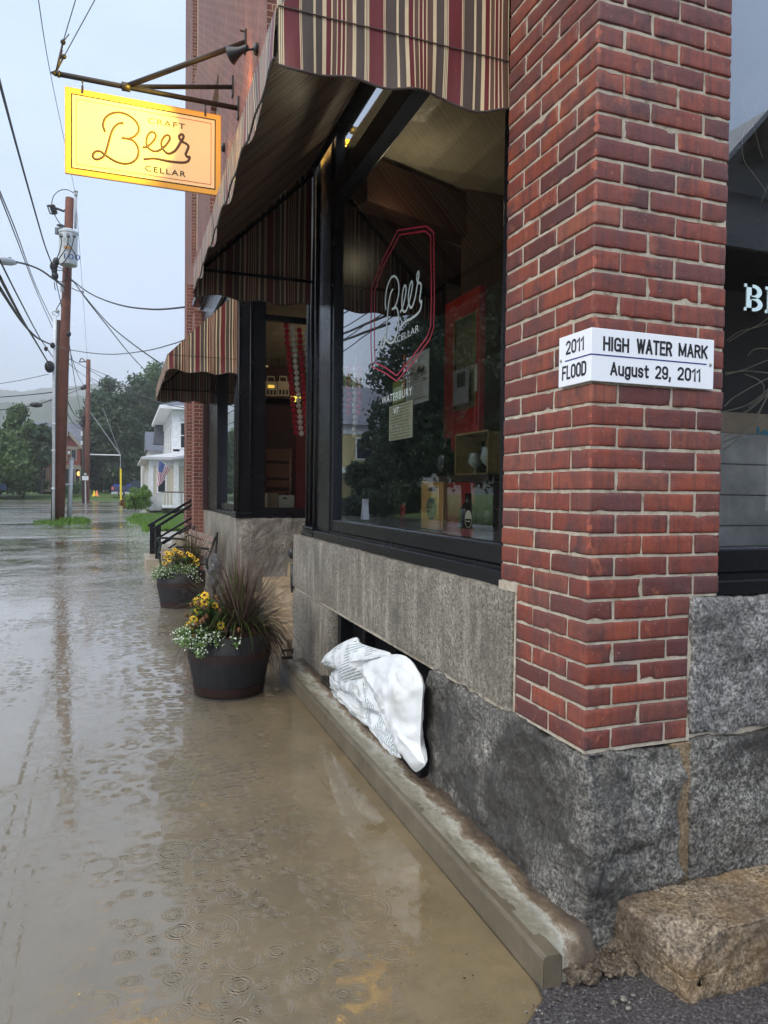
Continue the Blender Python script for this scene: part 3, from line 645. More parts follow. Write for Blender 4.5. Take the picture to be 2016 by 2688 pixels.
# --- interior: floor, ceiling, back walls -------------------------------
WARMWALL = simple('dark_red_plaster', (0.035, 0.009, 0.009), 0.7); 
def m_tin():
    t = NT('pressed_tin_ceiling'); p = t.pos(); s = t.sep(p)
    g = t.math('ADD', t.math('POWER', t.math('SINE', t.math('MULTIPLY', s[0], 10.3)), 8.0), t.math('POWER', t.math('SINE', t.math('MULTIPLY', s[1], 10.3)), 8.0))
    base = t.ramp(t.noise(p, 3, 3), [(0.3, (0.36, 0.33, 0.26)), (0.7, (0.47, 0.43, 0.34))])
    return t.pbr(base, 0.35, t.bump(t.math('ADD', g, t.noise(p, 30, 3)), 0.6, 0.01))
TIN = m_tin(); DARKWOOD = simple('dark_stained_wood', (0.030, 0.012, 0.008), 0.4)
mb = MB(); mb.box(1.60, 8.9, 2.0, 5.7, 0.9, 1.10); mb.box(2.75, 8.9, 5.7, 17.5, 0.9, 1.1); mb.box(1.6, 2.75, 9.3, 17.5, 0.9, 1.1); obj('shop_floor', mb, DARKWOOD, BLD)
mb = MB(); mb.box(1.5, 8.9, 2.45, 17.5, 4.05, 4.10); obj('ceiling', mb, TIN, BLD)
mb = MB(); mb.box(8.8, 8.9, 2.0, 17.5, 1.1, 4.05); mb.box(1.6, 8.9, 17.4, 17.5, 1.1, 4.05); obj('interior_wall', mb, WARMWALL, BLD)
mb = MB()
for (a, b, w) in (((900, 590), (1335, 748), .13), ((943, 478), (1335, 625), .20)):
    P, Q = onZ(*a, 3.82), onZ(*b, 3.82); mb.beam(P, Q, w, .34)
obj('ceiling_beam', mb, DARKWOOD, BLD)
mb = MB(); mb.box(2.75, 6.0, 5.60, 5.70, 1.1, 4.05); obj('partition_wall', mb, simple('brown_panelling', (0.07, 0.045, 0.03), 0.5), BLD)
# ceiling lamp inside
lp = onX(920, 773, 2.1)
DL = thing('ceiling_spotlight', lp, 'round lit ceiling light inside the near shop window', 'ceiling light')
obj('lamp_glass', MB().lathe(lp, [(0.002, 0), (.032, 0.004), (.036, .012), (.03, .02)], 20), emit('warm_lamp_glass', (1, 0.80, 0.40), 1.6), DL, smooth=True)
obj('lamp_stem', MB().tube([lp + Vector((0, 0, .04)), (lp.x, lp.y, 4.05)], .008, 6), IRON, DL)
def plight(name, loc, e, c, parent=None, r=.08):
    l = bpy.data.lights.new(name, 'POINT'); l.energy = e; l.color = c; l.shadow_soft_size = r
    o = bpy.data.objects.new(name, l); col.objects.link(o); o.location = Vector(loc) - (wloc(parent) if parent else Vector((0, 0, 0)))
    if parent: o.parent = parent
    return o
plight('lamp_light', (2.0, 5.1, 3.55), 4.5, (1, .82, .55), DL)
plight('lamp_light', (3.4, 11.5, 3.3), 11, (1, .7, .45), DL)
# ================================================================ awnings
AX, WX, ZB, ZS, ZT = 0.48, 1.358, 2.885, 3.075, 3.96
def awning(y0, y1, label, seed):
    root = thing('striped_awning', (WX, (y0 + y1) / 2, ZB), label, 'awning', 'striped canvas awnings over the shop windows')
    rr = random.Random(seed)
    def wob(p, a=0.008): return Vector(p) + mn.noise_vector(Vector(p) * 3.0 + Vector((seed, 0, 0))) * a
    L = y1 - y0
    # sloping canopy (sags a little between the bars)
    mb = MB(); nu, nv = int(L / .06), 16
    def can(i, j):
        y = y0 + i * L; x = AX + (WX - AX) * j; z = ZS + (ZT - ZS) * j - 0.022 * math.sin(math.pi * j) * (0.6 + 0.4 * math.sin(i * L * 5))
        return wob((x, y, z))
    mb.grid(can, nu, nv, lambda i, j: (y0 + i * L, j))
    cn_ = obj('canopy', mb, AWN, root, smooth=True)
    def scal(s): return 0.014 * math.sin(s * 2 * math.pi / 0.33 + seed) + 0.006 * math.sin(s * 9 + 1)
    mb = MB(); mb.grid(lambda i, j: wob((AX - .006 - .012 * math.sin(i * L * 9 + seed) * (1 - j), y0 + i * L, (ZB + scal(i * L)) * (1 - j) + ZS * j), .006), int(L / .04), 6, lambda i, j: (y0 + i * L, j))
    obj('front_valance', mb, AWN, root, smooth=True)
    W = WX - AX
    for (yy, nm) in ((y0, 'side_wing'), (y1, 'side_wing')):
        mb = MB()
        def wing(i, j):
            x = AX + i * W; zt = ZS + (ZT - ZS) * i
            if j < .25: z = (ZB + scal(i * W + yy)) + (ZS - ZB - scal(i * W + yy)) * (j / .25)
            else: z = ZS + (zt - ZS) * ((j - .25) / .75)
            lo = max(0, (ZS - z) / (ZS - ZB))
            y = yy + 0.014 * math.sin(x * 16 + yy) * lo + .006 * math.sin(x * 31) * lo
            return wob((x, y, z), .005)
        mb.grid(wing, 28, 16, lambda i, j: (AX + i * W + .11 + (0.1 if yy == y1 else 0), j))
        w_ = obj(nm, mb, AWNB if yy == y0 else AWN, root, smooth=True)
        # hem seams and dark binding
        m = MB(); m.tube([wing(i / 28, .25) + Vector((0, -.004, 0)) for i in range(29)], .0025, 5); m.tube([wing(i / 28, 0) + Vector((0, -.001, 0)) for i in range(29)], .0045, 6)
        obj('binding', m, simple('dark_binding', (.05, .035, .03), .7), w_)
    fr = MB(); y0i, y1i = y0 + .03, y1 - .03
    fr.beam((AX + .03, y0i, ZS - .01), (AX + .03, y1i, ZS - .01), .025); fr.beam((WX - .01, y0i, ZT - .05), (WX - .01, y1i, ZT - .05), .03)
    for yy in (y0i + .005, y1i - .005):
        fr.beam((AX + .03, yy, ZS - .025), (WX, yy, ZT - .075), .022); fr.beam((AX + .03, yy, ZS - .01), (WX, yy, ZS - .01), .018)
    obj('frame', fr, BLACK, root)
    mb = MB(); mb.tube([(AX - .012, y0 + L * i / 40, ZB + scal(L * i / 40)) for i in range(41)], .0045, 6)
    obj('binding', mb, simple('dark_binding2', (.06, .05, .045), .6), root)
    return root
awning(2.43, 5.48, 'large maroon and brown striped awning in the foreground beside the brick pillar', 1)
awning(9.03, 12.15, 'smaller-looking striped awning farther down the wall, above the bench and railings', 4)
# ================================================================ projecting sign
SY = 9.24; cs = crop(0, 0, 700 / 1659)
def S(x, y, dy=0.0): return onY(*cs(x, y), SY + dy)
SG = thing('hanging_sign', S(780, 530), 'glowing yellow rectangular sign reading CRAFT BEER CELLAR hanging from a pipe bracket', 'sign')
TL, TR, BR_, BL_ = S(411, 527), S(1378, 738), S(1366, 1232), S(402, 1062)
# make it a true rectangle in its plane (all corners at y = SY)
zt = (TL.z + TR.z) / 2; zb = (BL_.z + BR_.z) / 2; xl = (TL.x + BL_.x) / 2; xr = (TR.x + BR_.x) / 2
SW_, SH_ = xr - xl, zt - zb
def m_signface():
    t = NT('sign_cream_face'); p = t.pos(); s = t.sep(p)
    n = t.noise(p, 5, 3); rim = t.math('MAXIMUM', t.math('ABSOLUTE', t.math('DIVIDE', t.math('SUBTRACT', s[0], (xl + xr) / 2), SW_ / 2 - .062)), t.math('ABSOLUTE', t.math('DIVIDE', t.math('SUBTRACT', s[2], (zb + zt) / 2), SH_ / 2 - .062)))
    base = t.mix(n, (0.84, 0.60, 0.30), (0.84, 0.64, 0.36)); base = t.mix(t.math('GREATER_THAN', rim, 1.0), base, (0.70, 0.38, 0.07))
    return t.pbr(base, 0.6, t.bump(t.noise(p, 40, 3), 0.05, 0.001), spec=.25)
mb = MB(); mb.box(xl, xr, SY - .012, SY + .012, zb, zt)
PANEL = obj('panel', mb, m_signface(), SG, bevel=0.004)
mb = MB(); e = .004
for (a, b, c, d) in ((xl - e, xl + .006, zb, zt), (xr - .006, xr + e, zb, zt), (xl, xr, zt - .003, zt + e), (xl, xr, zb - e, zb + .003)): mb.box(a, b, SY - .014, SY + .014, c, d)
obj('edge_trim', mb, simple('gold_edge', (0.45, 0.22, 0.05), .4), PANEL)
def frame_lines(ins, w, m, nm):
    mb = MB(); a, b, c, d = xl + ins, xr - ins, zb + ins, zt - ins; yy = SY - .0145
    for (q, r_, s_, t_) in ((a, b, d - w, d), (a, b, c, c + w), (a, a + w, c + w, d - w), (b - w, b, c + w, d - w)): mb.box(q, r_, yy, yy + .003, s_, t_)
    return obj(nm, mb, m, PANEL)
INK = simple('sign_brown_ink', (0.055, 0.022, 0.006), 0.6); REDI = simple('sign_red_ink', (0.45, 0.03, 0.02), 0.5); DKI = simple('sign_dark_ink', (0.008, 0.007, 0.005), .7)
frame_lines(.062, .013, DKI, 'border_line'); frame_lines(.115, .006, REDI, 'border_line')
BEER = [[(655, 822), (642, 780), (655, 735), (695, 706), (750, 700), (812, 725), (855, 770), (863, 815), (833, 850), (795, 862), (757, 856)],
        [(790, 862), (832, 878), (860, 922), (856, 975), (822, 1010), (770, 1018), (715, 1002), (660, 968), (625, 942), (592, 944), (577, 968), (590, 989), (620, 988), (652, 962), (672, 900), (695, 820), (720, 782), (745, 767), (770, 766)],
        [(885, 916), (915, 912), (952, 880), (970, 845), (955, 822), (930, 828), (912, 868), (917, 912), (950, 938), (985, 938), (1030, 905), (1056, 865), (1048, 842), (1024, 848), (1004, 884), (1012, 925), (1047, 955), (1090, 936), (1120, 890), (1142, 850), (1130, 835), (1114, 848), (1126, 876), (1160, 895), (1172, 912), (1162, 940), (1155, 960), (1166, 976), (1179, 976), (1168, 1003), (1130, 1011), (1050, 1003), (960, 986), (893, 991)]]
def script_on(fn, r, m, name, parent):
    mb = MB()
    for st in BEER:
        pts = smoothpts([fn(x, y) for x, y in st], 6); mb.tube(pts, r, 6)
    mb.v = [(v[0], SY - .0135 + (v[1] - (SY - .013)) * .12, v[2]) for v in mb.v]
    return obj(name, mb, m, parent, smooth=True)
# sheared crop coordinates -> flat sign plane
def onface(x, y, dy=-.013): return onY(*cs(x, y), SY + dy)
script_on(onface, .0165, INK, 'script_lettering', PANEL)
def stext(st, a, b, h, m, parent, name='lettering'):
    A = onface(*a); B = onface(*b); A.y = B.y = SY - .0135
    return text(name, st, m, parent, A, (1, 0, 0), (0, 0, 1), h, B.x - A.x, bold=0.01, gap=1.25)
hc = onface(920, 728).z - onface(920, 762).z
stext('CRAFT', (920, 764), (1150, 805), hc, DKI, PANEL); stext('CELLAR', (902, 1062), (1155, 1105), hc, DKI, PANEL)
# bracket of pipes
bar_l, bar_r = S(345, 440), Vector((1.34, SY, 0)); bar_r.z = bar_l.z
mb = MB(); zb_ = (S(345, 440).z + S(1485, 690).z) / 2 
mb.tube([(bar_l.x, SY, zb_), (1.34, SY, zb_)], .030, 10); mb.tube([(bar_l.x - .05, SY, zb_), (bar_l.x, SY, zb_)], [.008, .036], 8); mb.tube([(bar_l.x + .02, SY, zb_), (bar_l.x + .05, SY, zb_)], .038, 10)
J = Vector((S(778, 530).x, SY, zb_)); mb.tube([J - Vector((.04, 0, 0)), J + Vector((.06, 0, 0))], .05, 10)
F1 = onX(*cs(1530, 262), 1.34); F2 = onX(*cs(1450, 541), 1.34)
mb.tube([J, F1], .032, 10); mb.tube([J, F2], .028, 10)
BK = obj('pipe_bracket', mb, RUST, SG, smooth=True)
for P in (F1, F2, Vector((1.34, SY, zb_))): obj('wall_flange', MB().box(1.322, 1.342, P.y - .045, P.y + .045, P.z - .13, P.z + .13), RUST, BK)
obj('hook', MB().tube([(1.27, F1.y, F1.z + .12), (1.335, F1.y, F1.z + .12)], .012, 6), RUST, BK)
for cx_ in (513, 1278):
    mb = MB(); xx = onface(cx_, 560).x; mb.tube([(xx, SY, zb_ + .03), (xx, SY, zt + .03)], .006, 6); mb.box(xx - .012, xx + .012, SY - .016, SY - .0135, zt - .045, zt + .05); mb.tube([(xx, SY, zb_ - .02), (xx, SY, zb_ - .05)], .012, 6); obj('hanger', mb, IRON, SG)
# stay cables from the tip up to the wall
tip = Vector((bar_l.x + .01, SY, zb_ + .03))
mb = MB()
A_ = S(392, 262); A2 = S(470, 0) + (S(470, 0) - A_) * 2.0; mb.tube([tip, A_], .012, 6); mb.tube([A_, A2], .0055, 5); mb.sphere(A_, .03, 8, 6); mb.tube([A_, S(430, 212)], .006, 5)
B_ = S(398, 352); B2 = S(590, 0) + (S(590, 0) - B_) * 1.2; mb.tube([tip, B_], .010, 6); mb.tube([B_, B2], .0055, 5); mb.sphere(B_, .028, 8, 6); mb.tube([S(375, 360), S(405, 355)], .012, 6)
mb.tube([tip, S(385, 310)], .012, 6)
obj('stay_cable', mb, RUST, SG, smooth=True)
# gooseneck flood lamps on the wall that light the sign
def wall_lamp(base, headdir, label, e):
    t_ = thing('wall_lamp', base, label, 'lamp', 'floodlights on the brick wall')
    b = Vector(base); hd = Vector(headdir).normalized()
    obj('mount', MB().lathe(b, [(.062, 0), (.062, .03), (.045, .045), (.02, .05)], 20, ax=(-1, 0, 0)), IRON, t_, smooth=False)
    k = b + Vector((-.12, 0.0, -.01)); obj('arm', MB().tube([b + Vector((-.04, 0, 0)), b + Vector((-.08, 0, -.02)), k], .012, 8), IRON, t_, smooth=True)
    sh = obj('lamp_shade', MB().lathe(k, [(.028, -.02), (.034, 0), (.038, .07), (.055, .12), (.085, .18), (.095, .20), (.09, .20), (.05, .13)], 22, ax=hd), IRON, t_, smooth=True)
    obj('bulb', MB().sphere(k + hd * .15, .035, 12, 8), emit('bulb_warm', (1, .74, .32), 20), sh, smooth=True)
    l = bpy.data.lights.new('bulb_light', 'SPOT'); l.energy = e; l.color = (1, .70, .075); l.spot_size = R(66); l.spot_blend = 1.0; l.shadow_soft_size = .03
    o = bpy.data.objects.new('bulb_light', l); col.objects.link(o); o.parent = t_; o.location = (k + hd * .235) - b; o.rotation_euler = (-hd).to_track_quat('Z', 'Y').to_euler()
    plight('spill_light', k + hd * .215, e * .035, (1, .45, .10), t_, .03)
    return t_
lb = onX(*cs(1603, 308), 1.34)
tgt = Vector((xl + SW_ * .10, SY, zb + SH_ * .60))
wall_lamp(lb, tgt - (lb + Vector((-.12, 0, 0))), 'dark grey bell-shaped wall lamp aimed at the glowing sign', 720)
lb2 = Vector((1.34, 10.6, zt + .25))
wall_lamp(lb2, Vector((xl + SW_ * .4, SY, zb + .5 * SH_)) - lb2, 'dark lamp behind the sign, farther along the brick wall', 60)
# ================================================================ high-water sign bent round the pillar
c2 = crop(1280, 800, 736 / 1659)
YP, XP = 1.846, 1.331
fT, fB = onY(*c2(605, 137), YP), onY(*c2(600, 458), YP); rT, rB = onY(*c2(1343, 207), YP), onY(*c2(1335, 500), YP); lT, lB = onX(*c2(425, 195), XP), onX(*c2(417, 488), XP)
z1 = (fT.z + rT.z + lT.z) / 3; z0 = (fB.z + rB.z + lB.z) / 3; xr_ = (rT.x + rB.x) / 2; yl_ = (lT.y + lB.y) / 2
HW = thing('flood_marker_sign', (XP, YP, z0), 'white enamel HIGH WATER MARK sign bent round the corner of the brick pillar', 'sign')
mb = MB(); th = .003
mb.add([(XP, yl_, z0), (XP, YP, z0), (xr_, YP, z0), (xr_, YP + th, z0), (XP + th, YP + th, z0), (XP + th, yl_, z0)] + [(XP, yl_, z1), (XP, YP, z1), (xr_, YP, z1), (xr_, YP + th, z1), (XP + th, YP + th, z1), (XP + th, yl_, z1)],
       [(0, 1, 7, 6), (1, 2, 8, 7), (2, 3, 9, 8), (3, 4, 10, 9), (4, 5, 11, 10), (5, 0, 6, 11), (0, 5, 4, 1), (1, 4, 3, 2), (6, 7, 10, 11), (7, 8, 9, 10)])
WHT = simple('white_enamel', (0.80, 0.83, 0.88), 0.3, var=0.03, nscale=3, bump=0.3, bs=220)
plate = obj('plate', mb, WHT, HW, bevel=0.0015)
BLK = flat('black_sign_paint', (0.012, 0.012, 0.016), 0.4); NAVY = flat('navy_sign_paint', (0.012, 0.018, 0.17), 0.4)
def rt_(st, x0_, x1_, yt, yb, bold=.02):
    A = onY(*c2(x0_, yb), YP - .0006); B = onY(*c2(x1_, yb), YP - .0006); return A, B
def right_text(st, a, b, top, w):     # a,b baseline ends in crop; top = crop of cap top at left
    A, B = onY(*c2(*a), YP - .0006), onY(*c2(*b), YP - .0006); T = onY(*c2(*top), YP - .0006); z = (A.z + B.z) / 2
    return text('lettering', st, BLK, plate, (A.x, YP - .0006, z), (1, 0, 0), (0, 0, 1), T.z - A.z, B.x - A.x, bold=.045, ext=.0004)
def left_text(st, a, b, top):
    A, B = onX(*c2(*a), XP - .0006), onX(*c2(*b), XP - .0006); T = onX(*c2(*top), XP - .0006); z = (A.z + B.z) / 2
    return text('lettering', st, BLK, plate, (XP - .0006, A.y, z), (0, -1, 0), (0, 0, 1), T.z - A.z, A.y - B.y, bold=.045, ext=.0004)
# condensed gothic letters drawn as strokes: cell 0..1 wide, cap height 1
def arc(cx, cy, rx, ry, a0, a1, n=7): return [(cx + rx * math.cos(R(a0 + (a1 - a0) * i / n)), cy + ry * math.sin(R(a0 + (a1 - a0) * i / n))) for i in range(n + 1)]
def OV(y0=0.0, y1=1.0, x0=.0, x1=1.0): 
    ry = .24; cx = (x0 + x1) / 2; rx = (x1 - x0) / 2
    return arc(cx, y1 - ry, rx, ry, 0, 180) + arc(cx, y0 + ry, rx, ry, 180, 360) + [(x1, y1 - ry)]
GL = {'H': (1, [[(0, 0), (0, 1)], [(1, 0), (1, 1)], [(0, .52), (1, .52)]]), 'I': (0.05, [[(0, 0), (0, 1)]]),
 'G': (1, [arc(.5, .76, .5, .24, 10, 180) + arc(.5, .24, .5, .24, 180, 270) + [(1, .1), (1, .48), (.55, .48)], [(1, 0), (1, .4)]]),
 'W': (1.5, [[(0, 1), (.25, 0)], [(.25, 0), (.5, .97)], [(.5, .97), (.75, 0)], [(.75, 0), (1, 1)]]), 'A': (1.1, [[(0, 0), (.5, 1)], [(.5, 1), (1, 0)], [(.18, .3), (.82, .3)]]), 'T': (1, [[(0, 1), (1, 1)], [(.5, 0), (.5, 1)]]),
 'E': (.85, [[(1, 1), (0, 1), (0, 0), (1, 0)], [(0, .52), (.85, .52)]]), 'R': (1, [[(0, 0), (0, 1), (.5, 1)] + arc(.5, .76, .5, .24, 90, -90) + [(0, .52)], [(.55, .52), (1, 0)]]),
 'M': (1.35, [[(0, 0), (0, 1)], [(1, 1), (1, 0)], [(.0, 1), (.5, .1)], [(.5, .1), (1, 1)]]), 'K': (1.05, [[(0, 0), (0, 1)], [(1, 1), (.05, .42)], [(.35, .62), (1, 0)]]),
 'F': (.85, [[(1, 1), (0, 1), (0, 0)], [(0, .52), (.85, .52)]]), 'L': (.8, [[(0, 1), (0, 0), (1, 0)]]), 'O': (1, [OV()]), 'D': (1, [[(0, 0), (0, 1), (.5, 1)] + arc(.5, .74, .5, .26, 90, 0) + arc(.5, .26, .5, .26, 0, -90) + [(0, 0)]]),
 'u': (.85, [[(0, .72), (0, .24)] + arc(.5, .2, .5, .2, 180, 360) + [(1, .72)], [(1, 0), (1, .5)]]), 'g': (.85, [OV(0, .72), [(1, .72), (1, -.08)] + arc(.5, -.06, .5, .2, 0, -160)]),
 's': (.8, [arc(.5, .54, .48, .18, 20, 180) + [(.1, .42), (.9, .30)] + arc(.5, .18, .48, .18, 0, -160)]), 't': (.6, [[(.4, .95), (.4, .15), (.6, 0), (1, .02)], [(0, .70), (1, .70)]]),
 '2': (.95, [arc(.5, .76, .5, .24, 165, -10) + [(.85, .50), (.0, .05), (.0, 0), (1, 0)]]), '0': (.95, [OV()]), '1': (.45, [[(0, .78), (1, 1), (1, 0)]]), '9': (.95, [OV(.40, 1), [(1, .75), (1, .24)] + arc(.5, .24, .5, .24, 0, -165)]), ',': (.2, [[(.5, .08), (.5, 0), (0, -.16)]])}
def gothic(st, org, xd, h, w, nn, parent, wt=.17):
    xd = Vector(xd); up_ = Vector((0, 0, 1)); unit = []; x = 0; GAP = .52
    for ch in st: unit.append(x); x += GL[ch][0] + GAP
    tot = x - GAP; wt_ = h * wt; sx = (w - wt_) / tot; mb = MB(); nn = Vector(nn); k = 0
    for ch, x0 in zip(st, unit):
        gw, strokes = GL[ch]
        for sk in strokes:
            P = [(wt_ / 2 + (x0 + a * gw) * sx, wt_ * .5 * (1 - 2 * b) + b * h if 0 <= b <= 1 else b * h + wt_ * .5) for a, b in sk]; n = len(P); L_ = []; Rr = []
            for i in range(n):
                d0 = Vector((P[i][0] - P[i - 1][0], P[i][1] - P[i - 1][1])) if i else None; d1 = Vector((P[i + 1][0] - P[i][0], P[i + 1][1] - P[i][1])) if i < n - 1 else None
                d0 = d0 if d0 is not None and d0.length > 1e-7 else d1; d1 = d1 if d1 is not None and d1.length > 1e-7 else d0
                a_ = d0.normalized(); b_ = d1.normalized(); n0 = Vector((-a_.y, a_.x)); n1 = Vector((-b_.y, b_.x)); m_ = (n0 + n1)
                m_ = m_.normalized() if m_.length > .1 else n0; c_ = max(.55, m_.dot(n0)); e0 = Vector(P[i]); 
                if i == 0: e0 -= b_ * wt_ * .5
                if i == n - 1: e0 += a_ * wt_ * .5
                ww = wt_ * .5 / max(.8, c_)
                L_.append(e0 + m_ * ww); Rr.append(e0 - m_ * ww)
            o3 = Vector(org) + nn * (.0004 + .00006 * k); k += 1
            V3 = [o3 + xd * p.x + up_ * p.y for p in L_] + [o3 + xd * p.x + up_ * p.y for p in Rr]
            mb.add(V3, [(i, n + i, n + i + 1, i + 1) for i in range(n - 1)])
    return obj('lettering', mb, BLK, parent)
def RTX(st, a, b, top, w=0):
    A, B, T = onY(*c2(*a), YP), onY(*c2(*b), YP), onY(*c2(*top), YP); z = (A.z + B.z) / 2; return gothic(st, (A.x, YP, z), (1, 0, 0), T.z - A.z, B.x - A.x, (0, -1, 0), plate)
def LTX(st, a, b, top):
    A, B, T = onX(*c2(*a), XP), onX(*c2(*b), XP), onX(*c2(*top), XP); z = (A.z + B.z) / 2; return gothic(st, (XP, A.y, z), (0, -1, 0), T.z - A.z, A.y - B.y, (-1, 0, 0), plate)
RTX('HIGH', (682, 272), (836, 285), (684, 186), 0); RTX('WATER', (880, 290), (1090, 304), (880, 202), 0); RTX('MARK', (1128, 306), (1300, 321), (1130, 226), 0)
RTX('August', (724, 420), (952, 434), (730, 340), 0); RTX('29,', (990, 440), (1086, 446), (992, 360), 0); RTX('2011', (1122, 448), (1258, 456), (1124, 368), 0)
LTX('2011', (463, 293), (570, 274), (467, 210)); LTX('FLOOD', (440, 446), (584, 420), (442, 362))
lz = (onY(*c2(606, 292), YP).z + onY(*c2(1295, 352), YP).z) / 2; lx1 = onY(*c2(1295, 352), YP).x; ly1 = onX(*c2(458, 329), XP).y
mb = MB(); mb.box(XP - .0005, lx1, YP - .0007, YP + .001, lz - .002, lz + .002); mb.box(XP - .0007, XP + .001, YP - .0003, ly1, lz - .002, lz + .002); obj('blue_line', mb, NAVY, plate)
SCR = simple('zinc_screw', (0.35, 0.34, 0.30), .4, .7)
sc1, sc2 = onY(*c2(1316, 356), YP), onX(*c2(436, 334), XP)
for P, ax in ((Vector((sc1.x, YP, sc1.z)), (0, -1, 0)), (Vector((XP, sc2.y, sc2.z)), (-1, 0, 0))):
    obj('screw', MB().lathe(P, [(.0055, 0), (.0055, .002), (.003, .004)], 12, ax=ax), SCR, plate)
# ================================================================ lettering and papers on the near shop glass
GX = 1.428
cd = crop(980, 640, 360 / 1659); cq = crop(620, 780, 720 / 1659)
VIN = flat('grey_white_vinyl', (0.62, 0.68, 0.66), 0.5); VINR = flat('crimson_vinyl', (0.42, 0.012, 0.045), 0.45)
# script: same letterforms as on the sign, laid into the glass plane between measured limits
ptl, pbr_ = onX(*cd(95, 700), GX), onX(*cd(578, 660), GX); ztop = onX(*cd(520, 350), GX).z; zbot = onX(*cd(165, 1225), GX).z
flatpts = [[onface(x, y) for x, y in st] for st in BEER]
ax0 = min(p.x for s in flatpts for p in s); ax1 = max(p.x for s in flatpts for p in s); az0 = min(p.z for s in flatpts for p in s); az1 = max(p.z for s in flatpts for p in s)
zlow = onX(*cd(165, 1225), GX).z; zhigh = onX(*cd(200, 415), GX).z
def flatx(mb):
    mb.v = [(1.4305 + (v[0] - GX) * .1, v[1], v[2]) for v in mb.v]; return mb
def glassmap(p):
    a = (p.x - ax0) / (ax1 - ax0); b = (p.z - az0) / (az1 - az0)
    return Vector((GX, ptl.y + (pbr_.y - ptl.y) * a, zlow + (zhigh - zlow) * b))
DEC = obj('script_decal', (lambda mb: [mb.tube(smoothpts([glassmap(p) for p in s], 6), .0075, 6) for s in flatpts] and flatx(mb))(MB()), VIN, SW, smooth=True)
def gtext(st, a, b, top, m=VIN, gap=1.1, x=GX, parent=SW, bold=0.0, mirror=False, name='decal_lettering'):
    A, B, T = onX(*a, x), onX(*b, x), onX(*top, x); z = (A.z + B.z) / 2
    return text(name, st, m, parent, (x, A.y, z), (0, -1, 0), (0, 0, 1), T.z - A.z, A.y - B.y, bold=bold, gap=gap, ext=.0015, mirror=mirror)
gtext('CELLAR', cd(290, 1195), cd(552, 1060), cd(292, 1115)); gtext('WATERBURY', cd(105, 1940), cd(470, 1830), cd(108, 1850)); gtext('VT', cd(245, 2062), cd(308, 2050), cd(246, 1985))
OUT = [(1043, 604), (1118, 593), (1137, 610), (1139, 780), (1137, 860), (1127, 890), (1080, 955), (1040, 1000), (1008, 978), (975, 962), (972, 900), (973, 760), (1000, 690)]
INN = [(1048, 616), (1116, 606), (1129, 620), (1131, 780), (1129, 856), (1120, 884), (1074, 946), (1040, 986), (1012, 966), (983, 951), (981, 900), (982, 764), (1006, 696)]
mb = MB()
for L_ in (OUT, INN): mb.tube([onX(*p, GX) for p in L_ + [L_[0]]], .0048, 6)
obj('badge_outline', flatx(mb), VINR, SW)
def paper(name, quad, x, m, label, cat='poster'):
    P = [onX(*cq(*q), x) for q in quad]
    y0 = (P[0].y + P[3].y) / 2; y1 = (P[1].y + P[2].y) / 2; zt_ = (P[0].z + P[1].z) / 2; zb2 = (P[2].z + P[3].z) / 2
    root = thing(name, (x, (y0 + y1) / 2, zb2), label, cat)
    obj('sheet', MB().box(x, x + .002, y1, y0, zb2, zt_), m, root)
    return root, (y0, y1, zb2, zt_)
CRM = flat('cream_paper', (0.62, 0.58, 0.44), 0.8); GRYP = flat('grey_paper', (0.36, 0.34, 0.32), 0.8); PINK = flat('dull_paper', (0.30, 0.27, 0.28), 0.8); DKT = flat('dark_print', (0.03, 0.03, 0.03), .8); MIDP = flat('faded_print', (0.19, 0.16, 0.15), .8)
r1_, B1 = paper('notice', [(928, 640), (1068, 645), (1064, 862), (922, 858)], 1.445, CRM, 'cream notice with rows of dark capital lettering taped inside the near shop window', 'notice')
rows = ['OF COURSE, I SHOULD', 'GO. WHAT WOULD I', 'BE LOSING AT', 'A BARN DANCE ON', 'SATURDAY JULY 15TH', 'I SHOULD PROBABLY', 'GET THERE AT', '5:30PM. ITS ONLY $10', 'IN ADVANCE, AND I AM', 'A LITTLE PUNK THAT', 'LIKES TO DANCE.']
def rowtext(root, B, i, n, st, m, x, frac=.82, hh=.38, mirror=False):
    y0, y1, zb2, zt_ = B; H = (zt_ - zb2) / (n + .6); w = (y0 - y1) * frac * min(1, len(st) / 19 + .25); yc = (y0 + y1) / 2
    text('print_line', st, m, root, (x - .0016, yc + w / 2, zt_ - H * (i + 1.0)), (0, -1, 0), (0, 0, 1), H * hh, w, bold=.012, ext=.0003, mirror=mirror)
for i, st in enumerate(rows): rowtext(r1_, B1, i, 11, st, DKT, 1.445)
r2_, B2_ = paper('event_poster', [(1030, 332), (1167, 350), (1163, 655), (1028, 635)], 1.452, GRYP, 'large grey poster seen from its back with mirrored ARTS FEST print inside the window', 'poster')
gt = lambda st, i: rowtext(r2_, B2_, i, 12, st, MIDP, 1.452, .9, .75, True)
for i, st in ((5.1, 'WATERBURY'), (6.3, 'ARTS FEST')):
    y0, y1, zb2, zt_ = B2_; H = (zt_ - zb2) / 12.6; w = (y0 - y1) * .86; text('print_line', st, MIDP, r2_, (1.4504, (y0 + y1) / 2 + w / 2, zt_ - H * (i + 1)), (0, -1, 0), (0, 0, 1), H * .8, w, bold=.02, ext=.0003, mirror=True)
mb = MB(); y0, y1, zb2, zt_ = B2_; rr = random.Random(5)
for i in range(12): zz = zb2 + .03 + i * .013; mb.box(1.4503, 1.4515, y1 + .03 + rr.random() * .05, y0 - .03, zz, zz + .005)
mb.box(1.4503, 1.4515, y1 + .03, y0 - .03, zb2 + .02, zb2 + .028)
obj('small_print', mb, MIDP, r2_)
mb = MB()
